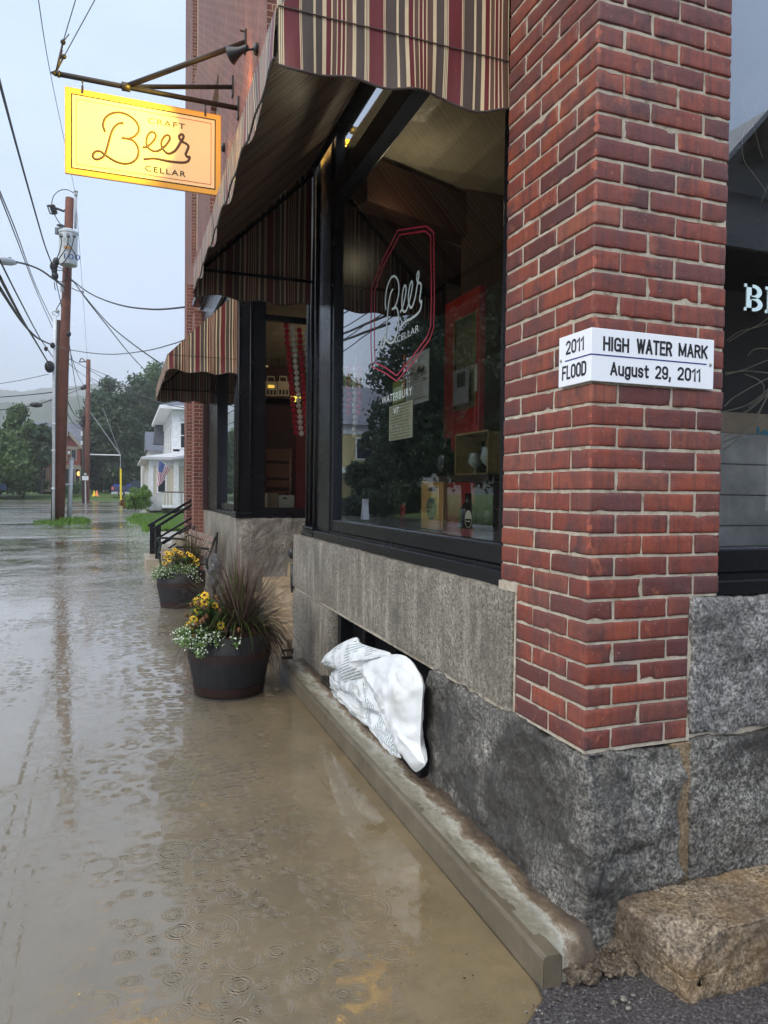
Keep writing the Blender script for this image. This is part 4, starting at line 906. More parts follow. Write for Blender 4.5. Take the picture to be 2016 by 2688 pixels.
for i in range(14): mb.lathe((1.4508, y1 + (y0 - y1) * (.2 + .045 * i), zt_ - .08 - rr.random() * .05), [(.022, 0), (.022, .0006)], 9, ax=(-1, 0, 0))
obj('faded_artwork', mb, flat('faded_art', (.27, .20, .17), .8), r2_)
r3_, B3_ = paper('flyer', [(947, 500), (1022, 505), (1020, 640), (945, 640)], 1.458, flat('olive_print', (.20, .20, .03), .7), 'small olive and orange flyer partly hidden behind the cream notice', 'flyer')
y0, y1, zb2, zt_ = B3_; mb = MB()
for i in range(7): mb.box(1.4565, 1.458, y1 + .002, y1 + .03, zb2 + .02 + i * .035, zb2 + .045 + i * .035)
obj('orange_tabs', mb, flat('orange_print', (.45, .10, .03), .7), r3_)
obj('pale_label', MB().box(1.4565, 1.458, y1 + .03, y0 - .01, zb2 + .01, zb2 + .09), flat('pale_green_print', (.40, .48, .30), .7), r3_)
# ================================================================ things inside the near window
ck = crop(1060, 1080, 260 / 1659)
def K(x, y, X): return onX(*ck(x, y), X)
def bottle(name, X, xc, ytop, ybot, rpx, label, m, neck=.34, grp=None):
    b = K(xc, ybot, X); t_ = K(xc, ytop, X); H = t_.z - b.z; r = abs(K(xc - rpx, ybot, X).y - K(xc + rpx, ybot, X).y) / 2 * .75
    root = thing(name, b, label, 'bottle', grp)
    obj('glass_body', MB().lathe(b, [(r * .9, 0), (r, .01 * H), (r, .52 * H), (r * .92, .58 * H), (r * .5, .70 * H), (r * neck, .78 * H), (r * neck, .97 * H), (r * neck * 1.15, .97 * H), (r * neck * 1.15, H)], 20), m, root, smooth=True)
    return root, b, r, H
BOT = flat('dark_bottle_glass', (0.008, 0.005, 0.003), 0.06); CLR = m_glass('drinking_glass', (.8, .85, .85), 3.0)
shf = K(900, 1080, 1.62)
SHF = thing('display_shelf', (1.6, shf.y, shf.z), 'dark shelf inside the near window carrying bottles and a wooden crate', 'shelf')
yN = K(1480, 1080, 1.62).y; yF = K(600, 1140, 1.62).y
obj('board', MB().box(1.55, 1.95, yN - .1, yF, shf.z - .03, shf.z), DARKWOOD, SHF); obj('back_panel', MB().box(1.96, 1.99, 2.1, yF + .25, 1.1, shf.z - .0), DARKWOOD, SHF)  # dark back panel added only to keep the view behind the bottles dark
obj('leg', MB().box(1.9, 1.94, yN - .1, yN - .06, 1.1, shf.z - .03), DARKWOOD, SHF); obj('leg', MB().box(1.9, 1.94, yF - .04, yF, 1.1, shf.z - .03), DARKWOOD, SHF)
bottle('growler_bottle', 1.62, 715, 455, 1100, 105, 'dark brown growler bottle on the shelf left of the wooden crate', BOT)
# crate
CP = [(940, 395), (990, 365), (1485, 315), (1480, 1080), (890, 1035)]
y0 = K(915, 700, 1.60).y; y1 = K(1475, 700, 1.60).y; z0_ = shf.z; z1_ = (K(990, 365, 1.6).z + K(1480, 318, 1.6).z) / 2
WOODL = simple('pale_crate_wood', (0.30, 0.19, 0.07), .6, var=.3, nscale=14)
CR = thing('wooden_crate', (1.6, (y0 + y1) / 2, z0_), 'open pale wood crate on its side holding bottles and stemmed glasses', 'crate')
mb = MB(); t_ = .008
for (a, b, c, d) in ((y1, y0, z0_, z0_ + t_), (y1, y0, z1_ - t_, z1_), (y0 - t_, y0, z0_, z1_), (y1, y1 + t_, z0_, z1_)): mb.box(1.58, 1.86, a, b, c, d)
obj('crate_sides', mb, WOODL, CR); obj('crate_back', MB().box(1.85, 1.86, y1, y0, z0_, z1_), WOODL, CR)
bottle('beer_bottle', 1.68, 1110, 430, 1050, 62, 'tall dark bottle at the back left of the open crate', BOT); bottle('beer_bottle', 1.68, 1315, 500, 1050, 62, 'tall dark bottle between two stemmed glasses in the crate', BOT)
for xc, yt_, lab in ((1190, 700, 'stemmed tulip glass on the left in the open crate'), (1400, 600, 'stemmed tulip glass at the right edge of the open crate')):
    b = K(xc, 1050, 1.64); H = K(xc, yt_, 1.64).z - b.z; g = thing('stemmed_glass', b, lab, 'glass')
    obj('bowl', MB().lathe(b, [(.024, 0), (.004, .006), (.004, .3 * H), (.026, .42 * H), (.036, .6 * H), (.027, .95 * H), (.026, H)], 20), flat('pale_glass_' + str(xc), (.30, .33, .31), .08), g, smooth=True)
# big cutting board leaning by the glass
q = [K(x, y, 1.56) for x, y in ((305, 1155), (665, 1165), (645, 1905), (275, 1925))]
y0 = (q[0].y + q[3].y) / 2; y1 = (q[1].y + q[2].y) / 2; z0_ = 1.252; z1_ = (q[0].z + q[1].z) / 2
def m_board():
    t = NT('striped_maple_board'); s = t.sep(t.pos()); n = t.noise(t.comb(t.math('MULTIPLY', s[1], 38.0), t.math('MULTIPLY', s[2], 1.5), 0), 1, 4, .6)
    base = t.ramp(n, [(.3, (.16, .055, .012)), (.42, (.45, .22, .06)), (.55, (.52, .30, .10)), (.62, (.20, .08, .06)), (.75, (.50, .27, .08))]); return t.pbr(base, .35)
BD = thing('cutting_board', (1.56, (y0 + y1) / 2, z0_), 'honey-coloured wooden board with a handle slot and dark oval emblem standing on the sill', 'board')
bd = obj('board', MB().box(1.56, 1.585, y1, y0, z0_, z1_), m_board(), BD, bevel=.003)
hs_ = [K(415, 1265, 1.559), K(530, 1340, 1.559)]; obj('handle_slot', MB().box(1.5585, 1.561, hs_[1].y, hs_[0].y, hs_[1].z, hs_[0].z), DKT, bd, bevel=.0)
cc_, rr_ = K(462, 1625, 1.559), K(545, 1625, 1.559); hh_ = K(462, 1430, 1.559).z - cc_.z; wv_ = abs(rr_.y - cc_.y); mb = MB(); nn = 32
mb.add([(1.5582, cc_.y + wv_ * math.cos(2 * math.pi * i / nn), cc_.z + hh_ * math.sin(2 * math.pi * i / nn)) for i in range(nn)], [tuple(range(nn))]); obj('oval_emblem', mb, flat('emblem_grey', (.06, .075, .065), .6), bd)
for st, dz in (('CRAFT', .2), ('BEER', -.28), ('CELLAR', -.7)):
    text('emblem_lettering', st, WOODL, bd, (1.5580, cc_.y + wv_ * .66, cc_.z + hh_ * dz), (0, -1, 0), (0, 0, 1), hh_ * .26, wv_ * 1.3, bold=.02, ext=.0004)
bottle('growler_bottle', 1.60, 1075, 1370, 1960, 95, 'dark growler with a round half-white label at the foot of the window', BOT)
rb_ = K(1080, 1800, 1.545); mb = MB(); nn = 24; rl = .036
mb.add([(1.545, rb_.y + rl * math.cos(a_), rb_.z + rl * 1.15 * math.sin(a_)) for a_ in np.linspace(0, math.pi, nn)], [tuple(range(nn))]); 
LB = thing('round_label', rb_, 'round half-white label facing out on the low growler bottle', 'label'); obj('white_half', mb, CRM, LB)
mb = MB(); mb.tube([(1.545, rb_.y + rl * math.cos(a_), rb_.z + rl * 1.15 * math.sin(a_)) for a_ in np.linspace(0, -math.pi, nn)], .0015, 5); mb.box(1.544, 1.545, rb_.y - .022, rb_.y + .022, rb_.z - .014, rb_.z - .009); obj('label_rim', mb, CRM, LB)
bottle('growler_bottle', 1.60, 1450, 1400, 2010, 95, 'dark growler with a narrow white tag nearest the brick pillar', BOT)
# red door inside
DX = 2.35
def Dd(x, y): return onX(*cd(x, y), DX)
a, b = Dd(865, 830), Dd(1290, 620); dy0, dy1 = a.y, b.y; dz1 = 3.02
RED = simple('red_door_paint', (0.36, 0.016, 0.012), .35)
DO = thing('red_door', (DX, (dy0 + dy1) / 2, 1.1), 'bright red inner door with a tall glass pane and paper notices', 'door')
g = [Dd(975, 945), Dd(1285, 790), Dd(1250, 1960), Dd(965, 2030)]
gy0 = (g[0].y + g[3].y) / 2; gy1 = max(dy1 + .05, (g[1].y + g[2].y) / 2); gz1 = (g[0].z + g[1].z) / 2 ; gz0 = (g[2].z + g[3].z) / 2
dz1 = gz1 + .17
mb = MB(); mb.box(DX, DX + .05, gy0, dy0, 1.1, dz1); mb.box(DX, DX + .05, dy1, gy1, 1.1, dz1); mb.box(DX, DX + .05, gy1, gy0, gz1, dz1); mb.box(DX, DX + .05, gy1, gy0, 1.1, gz0)
dl = obj('door_leaf', mb, RED, DO, bevel=.006)
obj('door_panel', MB().box(DX - .008, DX, gy1 + .03, gy0 - .03, 1.2, gz0 - .12), RED, dl, bevel=.004)
obj('door_glass', MB().box(DX + .02, DX + .03, gy1, gy0, gz0, gz1), simple('curtained_glass', (.17, .14, .07), .3), DO)
mb = MB(); e_ = .006
for (a_, b_, c_, d_) in ((gy1, gy0, gz1 - e_, gz1), (gy1, gy0, gz0, gz0 + e_), (gy0 - e_, gy0, gz0, gz1), (gy1, gy1 + e_, gz0, gz1)): mb.box(DX - .004, DX + .004, a_, b_, c_, d_)
obj('glass_bead', mb, simple('brass_bead', (.45, .38, .14), .4, .3), DO)
text('hours_lettering', 'HOURS', CREAM, DO, (DX - .003, gy0 - .16, gz1 - .42), (0, -1, 0), (0, 0, 1), .045, .22)
mb = MB()
for i in range(7): mb.box(DX - .003, DX - .001, gy0 - .26, gy0 - .12, gz1 - .50 - i * .04, gz1 - .492 - i * .04)
obj('opening_hours_rows', mb, MIDP, DO)
P1, P2 = Dd(975, 1545), Dd(1160, 1920)
obj('notice_sheet', MB().box(DX - .006, DX - .004, P2.y, P1.y, P2.z, P1.z), PINK, DO)
P3, P4 = Dd(1022, 1570), Dd(1118, 1720); obj('notice_picture', MB().box(DX - .007, DX - .006, P4.y, P3.y, P4.z, P3.z), DKT, DO)
P5, P6 = Dd(1235, 1460), Dd(1262, 1780); obj('white_slip', MB().box(DX - .006, DX - .004, P6.y, P5.y, P6.z, P5.z), CRM, DO)
# pom-pom garlands
PW = flat('white_felt', (.92, .89, .76), .9); PR = flat('crimson_felt', (.62, .03, .06), .9)
def garland(p_top, p_bot, n, r, m, label, curve=.0):
    rt_ = thing('pompom_garland', p_top, label, 'garland', 'felt ball garlands hanging inside the shop windows'); mb = MB()
    P, Q = Vector(p_top), Vector(p_bot)
    for i in range(n):
        t = i / (n - 1); mb.sphere(P.lerp(Q, t) + Vector((math.sin(i * 1.7) * .004, 0, 0)), r, 10, 7)
    obj('balls', mb, m, rt_, smooth=True); obj('string', MB().tube([P + Vector((0, 0, .1)), Q], .0012, 4), m, rt_)
c5 = crop(380, 750, 520 / 1643)
def G5(x, y, yy=9.13): return onY(*c5(x, y), yy)
def g5(a, b, n, m, lab): P, Q = G5(*a), G5(*b); garland(P, Q, n, (P - Q).length / (n - 1) / 2, m, lab)
g5((1172, 330), (1252, 1220), 20, PR, 'red ball garland, leftmost in the window with the chair')
g5((1226, 350), (1298, 1226), 20, PW, 'white ball garland between two red ones in the window with the chair')
g5((1282, 370), (1345, 1210), 19, PR, 'red ball garland right of the white one in the window with the chair')
g5((1335, 390), (1385, 1200), 19, PW, 'white ball garland half hidden by the black column')
for (xc, m, lab) in ((657, PW, 'white ball garland, leftmost in the large near window'), (686, PR, 'red ball garland, second from the left in the large near window'), (720, PW, 'second white ball garland in the large near window'), (748, PR, 'red ball garland next to the tree reflection in the large near window')):
    P, Q = onX(*cq(xc, 435), 1.50), onX(*cq(xc - 2, 835 if m is PW else 700), 1.50); n = 12 if m is PW else 8; garland(P, Q, n, (P - Q).length / (n - 1) / 2 * .93, m, lab)
# chair, drink carriers, boxes in the facing window
WD = simple('brown_chair_wood', (.16, .06, .03), .35)
CY = 9.9
def G(x, y, yy=CY): return onY(*c5(x, y), yy)
CHR = thing('ladderback_chair', G(1100, 1830), 'brown wooden ladder-back chair inside the window facing the street', 'chair')
mb = MB(); mb.tube([G(1005, 1850), G(992, 1600), G(990, 1370)], .022, 8); mb.tube([G(1205, 1850), G(1212, 1600), G(1212, 1350)], .022, 8); obj('back_post', mb, WD, CHR, smooth=True)
for (ya, yb, h) in ((1400, 1385, 45), (1505, 1495, 30), (1560, 1550, 26), (1640, 1630, 26)):
    A, B = G(992, ya), G(1210, yb); hh = h * .0018; obj('back_slat', MB().box(A.x, B.x, CY - .015, CY + .01, min(A.z, B.z) - hh, min(A.z, B.z) + hh), WD, CHR, bevel=.004)
A, B = G(990, 1700), G(1215, 1700); obj('seat', MB().box(A.x, B.x, CY, CY + .42, A.z - .04, A.z), WD, CHR, bevel=.01)
mb = MB(); mb.beam((A.x + .02, CY + .4, 1.1), (A.x + .02, CY + .4, A.z), .035); mb.beam((B.x - .02, CY + .4, 1.1), (B.x - .02, CY + .4, A.z), .035); obj('front_leg', mb, WD, CHR)
CARD = simple('white_carton', (.50, .46, .38), .7, var=.1)
for i, (xa, xb) in enumerate(((1002, 1098), (1104, 1198))):
    A, B, T = onY(*c5(xa, 912), 12.5), onY(*c5(xb, 912), 12.5), onY(*c5(xa, 790), 12.5)
    c_ = thing('bottle_carrier', A, 'white bottle carrier on a high shelf behind the garlands, %s one' % ('left' if i == 0 else 'right'), 'carton', 'bottle carriers on the shelf')
    bb = obj('carton_body', MB().box(A.x, B.x, 12.5, 12.65, A.z, T.z), CARD, c_); w_ = (B.x - A.x)
    mb = MB()
    for k in range(3): mb.box(A.x + w_ * (.1 + .3 * k), A.x + w_ * (.3 + .3 * k), 12.497, 12.499, A.z + (T.z - A.z) * .1, A.z + (T.z - A.z) * .42)
    obj('cutout', mb, DKT, bb); mb = MB(); mb.beam((A.x + w_ * .2, 12.55, T.z), (A.x + w_ * .2, 12.55, T.z + .09), .015); mb.beam((A.x + w_ * .8, 12.55, T.z), (A.x + w_ * .8, 12.55, T.z + .09), .015); mb.beam((A.x + w_ * .2, 12.55, T.z + .09), (A.x + w_ * .8, 12.55, T.z + .09), .02); obj('handle', mb, CARD, bb)
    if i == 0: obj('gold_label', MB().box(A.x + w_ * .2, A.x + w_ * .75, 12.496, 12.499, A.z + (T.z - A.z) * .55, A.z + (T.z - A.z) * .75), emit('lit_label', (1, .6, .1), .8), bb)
A, B = onY(*c5(990, 915), 12.5), onY(*c5(1330, 915), 12.5); SHB = thing('back_shelf', (A.x, 12.6, A.z), 'dark wall shelf holding the white bottle carriers', 'shelf'); obj('board', MB().box(A.x - .4, B.x + .6, 12.45, 12.75, A.z - .03, A.z - .002), DARKWOOD, SHB)
obj('back_panel', MB().box(A.x - 1.0, B.x + 2.5, 12.8, 12.9, 1.1, 3.7), WARMWALL, SHB)
for (x0_, x1_, yt_, lab, m_) in ((1112, 1240, 1738, 'white box with a dark handle slot at the bottom of the facing window', CARD), (1020, 1105, 1722, 'tan cardboard box left of the white one at the bottom of the facing window', simple('tan_carton', (.28, .19, .11), .7))):
    A, B = onY(*c5(x0_, 1830), 9.3), onY(*c5(x1_, yt_), 9.3); bx = thing('window_box', A, lab, 'box'); b_ = obj('box_body', MB().box(A.x, B.x, 9.3, 9.5, 1.11, B.z), m_, bx, bevel=.003)
    if x0_ == 1112: obj('handle_slot', MB().box(A.x + .05, A.x + .11, 9.298, 9.3, B.z - .05, B.z - .03), DKT, b_)
obj('window_ledge', MB().box(1.5, 2.6, 9.16, 9.6, 1.105, 1.11), DARKWOOD, S2)
for k, (x, y, r) in enumerate(((1105, 1182, .045), (1045, 1212, .03), (1115, 1222, .04), (1195, 1205, .045), (1235, 1212, .03), (1150, 770 + 430, .02))):
    P = onY(*c5(x, y), 14); pt = thing('pendant_lamp', P, 'small warm pendant lamp glowing deep inside the shop', 'pendant lamp', 'small warm lamps deep inside the shop'); obj('lamp_shade', MB().sphere(P, r, 10, 8, (1.3, 1.3, .8)), emit('pendant_glow', (1, .72, .30), 5), pt, smooth=True); obj('cord', MB().tube([P, (P.x, P.y, 4.05)], .005, 4), IRON, pt)
# neon-like yellow tag among the garlands
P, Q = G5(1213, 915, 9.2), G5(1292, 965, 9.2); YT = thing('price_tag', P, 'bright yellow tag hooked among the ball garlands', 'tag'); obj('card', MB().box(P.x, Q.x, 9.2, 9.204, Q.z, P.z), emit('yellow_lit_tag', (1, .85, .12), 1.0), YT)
# ================================================================ side window contents
cy = crop(1860, 900, 156 / 493)
BRD = simple('whitewashed_board', (.62, .60, .54), .7, var=.35, nscale=9, bump=.5, bs=30)
BP = thing('board_panel', (1.9, 2.2, 1.2), 'weathered whitewashed boards behind the side window', 'boards')
for k in range(4):
    z = 1.22 + k * .118; obj('board', MB().box(1.80, 3.3, 2.12, 2.15, z, z + .114), BRD, BP, bevel=.003)
BX = thing('cardboard_box', onY(*cy(305, 1130), 2.16), 'tan cardboard box with blue lettering on the ledge behind the side window', 'box')
CB = simple('corrugated_cardboard', (.58, .43, .27), .8, var=.15)
k0 = onY(*cy(125, 1130), 2.16); k1 = onY(*cy(305, 580), 2.16); k2 = onY(*cy(480, 600), 2.16); zb2 = 1.22 + 4 * .118
obj('box_body', MB().box(k0.x - .05, k0.x + .55, 2.16, 2.5, zb2, k1.z), CB, BX, bevel=.004)
mb = MB(); A = onY(*cy(318, 800), 2.158); B = onY(*cy(425, 760), 2.158); mb.box(A.x, B.x, 2.157, 2.16, A.z, B.z)
A = onY(*cy(400, 800), 2.158); mb.box(A.x, A.x + .012, 2.157, 2.16, A.z, A.z + .05)
mb.lathe(onY(*cy(462, 770), 2.16), [(.022, 0), (.022, .003)], 16, ax=(0, -1, 0)); mb.lathe(onY(*cy(488, 890), 2.16), [(.03, 0), (.03, .003)], 18, ax=(0, -1, 0))
obj('blue_lettering', mb, flat('cyan_print', (.04, .36, .48), .6), BX)
VN = simple('dry_vine_stem', (.52, .45, .30), .7)
VR = thing('dried_vines', onY(*cy(480, 600), 2.05), 'pale dried vine stems trailing across the side window', 'vines')
mb = MB(); c6 = crop(1860, 250, 156 / 531)
for st in ([(120, 775), (250, 740), (330, 700), (400, 600), (470, 470), (500, 380)], [(120, 890), (220, 820), (300, 740), (380, 660), (440, 540), (500, 420)], [(125, 570), (230, 545), (330, 510), (420, 450), (500, 380)], [(130, 640), (240, 600), (330, 560), (430, 480), (500, 400)], [(130, 530), (200, 460), (350, 370), (500, 290)], [(140, 250), (300, 232), (400, 240), (500, 250)], [(140, 265), (300, 220), (420, 170), (500, 140)], [(325, 108), (370, 60), (430, 45), (500, 50)], [(125, 825), (260, 770), (380, 700), (500, 600)], [(300, 260), (420, 310), (460, 370), (440, 450), (330, 540)]):
    mb.tube(smoothpts([onY(*cy(*p), 2.06 + .02 * math.sin(i * 2 + p[1])) for i, p in enumerate(st)], 5), [.0022] * (len(st) * 5 - 4), 6)
for st in ([(295, 0), (320, 120), (370, 220), (410, 310), (440, 420), (480, 570)], [(448, 0), (430, 90), (370, 210), (320, 320), (300, 440), (320, 590), (400, 700), (520, 870)], [(470, 960), (500, 880), (530, 800)], [(160, 2190), (280, 2110), (400, 2080), (530, 2040)], [(180, 2200), (350, 2100), (450, 2050), (530, 1990)]):
    mb.tube(smoothpts([onY(*c6(*p), 2.06) for p in st], 5), .0016, 6)
obj('vine_stems', mb, VN, VR, smooth=True)
# ================================================================ ground, sidewalk, kerb, water
def structure(o): o['kind'] = 'structure'; return o
mb = MB(); mb.box(-900, 900, -120, 1900, -1.4, -0.60); structure(obj('ground', mb, m_concrete('muddy_ground', (.10, .08, .05), .7)))
mb = MB()
ys = [1.745, 3.33, 5.0, 6.67, 8.34, 10.0, 11.67, 13.34, 15.0, 16.7, 18.4]
def swz(x): return -0.006 - 0.016 * max(0, 1.15 - x) / 1.0
def slab_(y0, y1, x0, x1, front=None):
    g = .012; n = 12
    xs = [x0 + (x1 - x0) * i / n for i in range(n + 1)]
    top0 = [(x, (front(x) if front else y0) + g, swz(x)) for x in xs]; top1 = [(x, y1 - g, swz(x)) for x in xs]
    mb.add(top0 + top1, [(i, i + 1, n + 2 + i, n + 1 + i) for i in range(n)])
    mb.add([(p[0], p[1] - g, p[2] - .012) for p in top0] + top0, [(i, i + 1, n + 2 + i, n + 1 + i) for i in range(n)])
    mb.add(top1 + [(p[0], p[1] + g, p[2] - .012) for p in top1], [(i, i + 1, n + 2 + i, n + 1 + i) for i in range(n)])
EDGE = lambda x: 1.745 + (x - 1.15) * 0.72
slab_(0, 3.33, -1.5, 1.149, EDGE)
for a, b in zip(ys[1:], ys[2:]): slab_(a, b, -1.5, 1.149 if a < 5.5 else 1.34)
structure(obj('sidewalk', mb, CONC))
mb = MB(); mb.box(-1.52, 1.34, 0.2, 18.4, -.5, -.07); structure(obj('sidewalk_bed', mb, flat('joint_silt', (.006, .004, .003), .8)))
mb = MB(); mb.box(-14, -1.52, -30, 90, -.5, -.14); structure(obj('road', mb, ASPH))
# asphalt apron in the near corner
mb = MB()
def ap(i, j):
    x = -0.6 + i * 3.4; y0 = min(EDGE(x), 1.83) if x < 1.15 else 1.84; y = y0 - (1 - j) * 4.0 if j < 1 else y0
    y = y0 - ((1 - j) ** 2) * 4
    return Vector((x, y, 0.004 + 0.010 * mn.noise(Vector((x * 3, y * 3, 0))) + .004 * mn.noise(Vector((x * 30, y * 30, 0)))))
mb.grid(ap, 120, 60); structure(obj('asphalt_apron', mb, ASPH, smooth=True))
# water
mb = MB()
W0 = [(-160, -60), (-.62, -60), (-.62, EDGE(-.62) - .01), (1.149, 1.735), (1.149, 5.62), (1.33, 5.62), (1.33, 18.2), (60, 18.2), (60, 97), (-160, 97)]
mb.add([(x, y, 0.0) for x, y in W0], [(0, 1, 2, 9), (2, 3, 4, 9), (4, 5, 6, 9), (6, 7, 8, 9)])
structure(obj('flood_water', mb, WATER))
# kerb: rounded concrete upstand along the foot of the wall
def kerb(y0, y1, x0=1.15, x1=1.212, h=.100):
    m = MB(); n = 420
    prof = [(x0, -.05), (x0, h - .012), (x0 + .004, h - .004), (x0 + .012, h), (x1 - .012, h), (x1 - .004, h - .004), (x1, h - .012), (x1, -.05)]
    m.grid(lambda i, j: Vector((prof[int(round(j * 7))][0], y0 + (y1 - y0) * i, prof[int(round(j * 7))][1])) + mn.noise_vector(Vector((j * 3, i * (y1 - y0) * 3, 0))) * .0025 + mn.noise_vector(Vector((j * 9, i * (y1 - y0) * 22, 5))) * .0016, n, 7)
    for yy in (y0, y1): m.add([(p[0], yy + mn.noise(Vector((0, yy * 3, 0))) * .0, p[1]) for p in prof], [tuple(range(8)) if yy == y1 else tuple(range(7, -1, -1))])
    return m
KB = obj('kerb', kerb(1.765, 5.58), CURB); tag(KB, 'low concrete kerb running along the foot of the granite wall', 'kerb')
mb = MB()
def fil(i, j):
    y = 1.772 + i * 3.82; x = 1.178 + j * .178
    z = .1005 + .0045 * mn.fractal(Vector((x * 45, y * 38, 3)), 1, 2, 3) * min(1, j * 6) + .016 * j + .009 * min(1, j * 4) * mn.fractal(Vector((x * 12, y * 7, 0)), 1, 2, 4) - (.12 * max(0, 1 - (y - 1.77) / .10) ** 2 if y < 1.87 else 0)
    return Vector((x, y, z))
mb.grid(fil, 520, 22)
def m_fillet():
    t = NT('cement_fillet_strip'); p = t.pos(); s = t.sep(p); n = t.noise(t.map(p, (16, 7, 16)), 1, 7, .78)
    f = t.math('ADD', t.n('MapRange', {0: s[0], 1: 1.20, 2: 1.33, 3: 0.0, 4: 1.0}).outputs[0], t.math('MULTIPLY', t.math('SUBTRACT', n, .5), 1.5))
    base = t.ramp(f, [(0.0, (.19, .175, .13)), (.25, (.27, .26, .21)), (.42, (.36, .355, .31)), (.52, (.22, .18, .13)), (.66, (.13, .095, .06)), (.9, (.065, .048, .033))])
    return t.pbr(base, .5, t.bump(t.noise(p, 60, 6, .75), .9, .006))
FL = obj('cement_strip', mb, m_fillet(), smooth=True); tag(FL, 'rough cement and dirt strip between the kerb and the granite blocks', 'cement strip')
mb = MB(); rr = random.Random(11)
for i in range(260):
    x = rr.uniform(0.75, 1.55); y = EDGE(min(x, 1.15)) + rr.gauss(-.02, .035) if x < 1.2 else rr.uniform(1.62, 1.86); r_ = abs(rr.gauss(0, .0022)) + .0009
    mb.sphere((x, y, .006 + r_ * .5), r_, 5, 4, (1, rr.uniform(.6, 1.2), .7))
for i in range(14):
    x = rr.uniform(1.20, 1.42); y = rr.uniform(1.60, 1.85); r_ = abs(rr.gauss(0, .004)) + .002; mb.sphere((x, y, .012), r_, 6, 4, (1, rr.uniform(.6, 1.3), .6))
g_ = obj('gravel', mb, m_granite('grit', (.04, .036, .03), (.12, .11, .09), (.28, .26, .23), .5)); g_['kind'] = 'stuff'
# broken mortar lump where kerb, granite and step meet
mb = MB(); rr = random.Random(77)
for i in range(46):
    a_ = rr.random(); x = 1.235 + .22 * rr.random(); y = 1.735 + .13 * rr.random(); r_ = rr.uniform(.012, .04) * (1.1 - a_ * .5); z = .012 + .035 * rr.random() * max(0, (y - 1.70) / .16); sd = Vector((rr.random() * 50, 0, 0)); b0 = len(mb.v)
    mb.sphere((0, 0, 0), r_, 14, 10, (1, rr.uniform(.6, 1), rr.uniform(.45, .8)))
    for k in range(b0, len(mb.v)):
        v = Vector(mb.v[k]); v += mn.noise_vector(v * 45 + sd) * r_ * .35 + mn.noise_vector(v * 160 + sd) * r_ * .10; mb.v[k] = (v.x + x, v.y + y, v.z + z)
tag(obj('rubble', mb, m_granite('brown_rubble', (.05, .036, .024), (.12, .088, .058), (.24, .19, .13), .6, bs=1.5)), 'crumbling brown mortar rubble between the kerb end and the rusty stone step', 'rubble')
def stx(p, out, q):
    # battered, chipped edges; left end slants
    p.x += (p.z) * -0.04 - 0.05 * max(0, (p.y - 1.57) / .26) if p.x < 1.7 else 0
    if out.y < 0: p.y += .012 * max(0, (p.z - .12) / .07) * (0.6 + mn.noise(Vector((p.x * 14, 3, p.z * 4)))) + .008 * mn.noise(Vector((p.x * 22, 0, p.z * 30)))
    k = max(0, 1 - ((p.x - 1.50) ** 2 + (p.y - 1.58) ** 2) ** .5 / .13)
    if p.z > .08: p.z -= .085 * k; p.x += .02 * k; p.y += .015 * k
    return p
st_ = rock('stone_step', 1.50, 3.2, 1.575, 1.84, -.02, .190, STEP, .0045, .007, 13, 61, parent=None, rnd=.014, extra=stx, smooth=True)
tag(st_, 'rusty tan rough stone step slab in the near corner below the brick pillar', 'step')
# floating bits
mb = MB()
for i in range(26):
    u, v = rr.choice([(rr.uniform(120, 900), rr.uniform(1900, 2650)), (rr.uniform(800, 1350), rr.uniform(2100, 2600))]); p = onZ(u, v, .003); a = rr.uniform(0, 6.3); r_ = rr.uniform(.003, .008)
    mb.add([p + Vector((math.cos(a + k * 2.1) * r_, math.sin(a + k * 2.1) * r_ * .6, .001 * k)) for k in range(3)], [(0, 1, 2)])
l_ = obj('leaf_litter', mb, simple('wet_litter', (.03, .018, .01), .6)); l_['kind'] = 'stuff'
# ================================================================ sandbags in the cellar opening
cb = crop(740, 1400, 660 / 1659)
def m_bag(name, printed, ang=0.3):
    t = NT(name); p = t.pos(); s = t.sep(p)
    base = t.ramp(t.noise(p, 9, 4), [(.3, (.62, .66, .68)), (.7, (.74, .77, .79))])
    sp = t.noise(p, 130, 2, .6); base = t.mix(t.math('MULTIPLY', t.rampf(sp, .70, .74), .75), base, (.20, .15, .10))
    dn = t.noise(p, 4, 5, .6); base = t.mix(t.math('MULTIPLY', t.rampf(dn, .52, .74), .5), base, (.40, .36, .28))
    if printed:
        ca, sa = math.cos(ang), math.sin(ang)
        uu = t.math('ADD', t.math('MULTIPLY', s[1], ca), t.math('MULTIPLY', s[2], sa)); vv = t.math('ADD', t.math('MULTIPLY', s[1], -sa), t.math('MULTIPLY', s[2], ca))
        row = t.math('GREATER_THAN', t.math('FRACT', t.math('MULTIPLY', vv, 62.0)), .55)
        dash = t.math('GREATER_THAN', t.noise(t.comb(t.math('MULTIPLY', uu, 150.0), t.math('FLOOR', t.math('MULTIPLY', vv, 62.0)), 0), 1, 2, .8), .47)
        blk = t.math('GREATER_THAN', t.noise(t.comb(t.math('MULTIPLY', uu, 9.0), t.math('MULTIPLY', vv, 11.0), printed), 1, 0, .5), .50)
        base = t.mix(t.math('MULTIPLY', t.math('MULTIPLY', row, dash), t.math('MULTIPLY', blk, .85)), base, (.05, .12, .13))
    b = t.bump(t.math('ADD', t.noise(t.map(p, (30, 18, 40)), 1, 5, .6, 1.5), t.math('MULTIPLY', t.noise(p, 600, 1), .04)), .22, .005)
    return t.pbr(base, .5, b, spec=.35, **{'Subsurface Weight': 0.0})
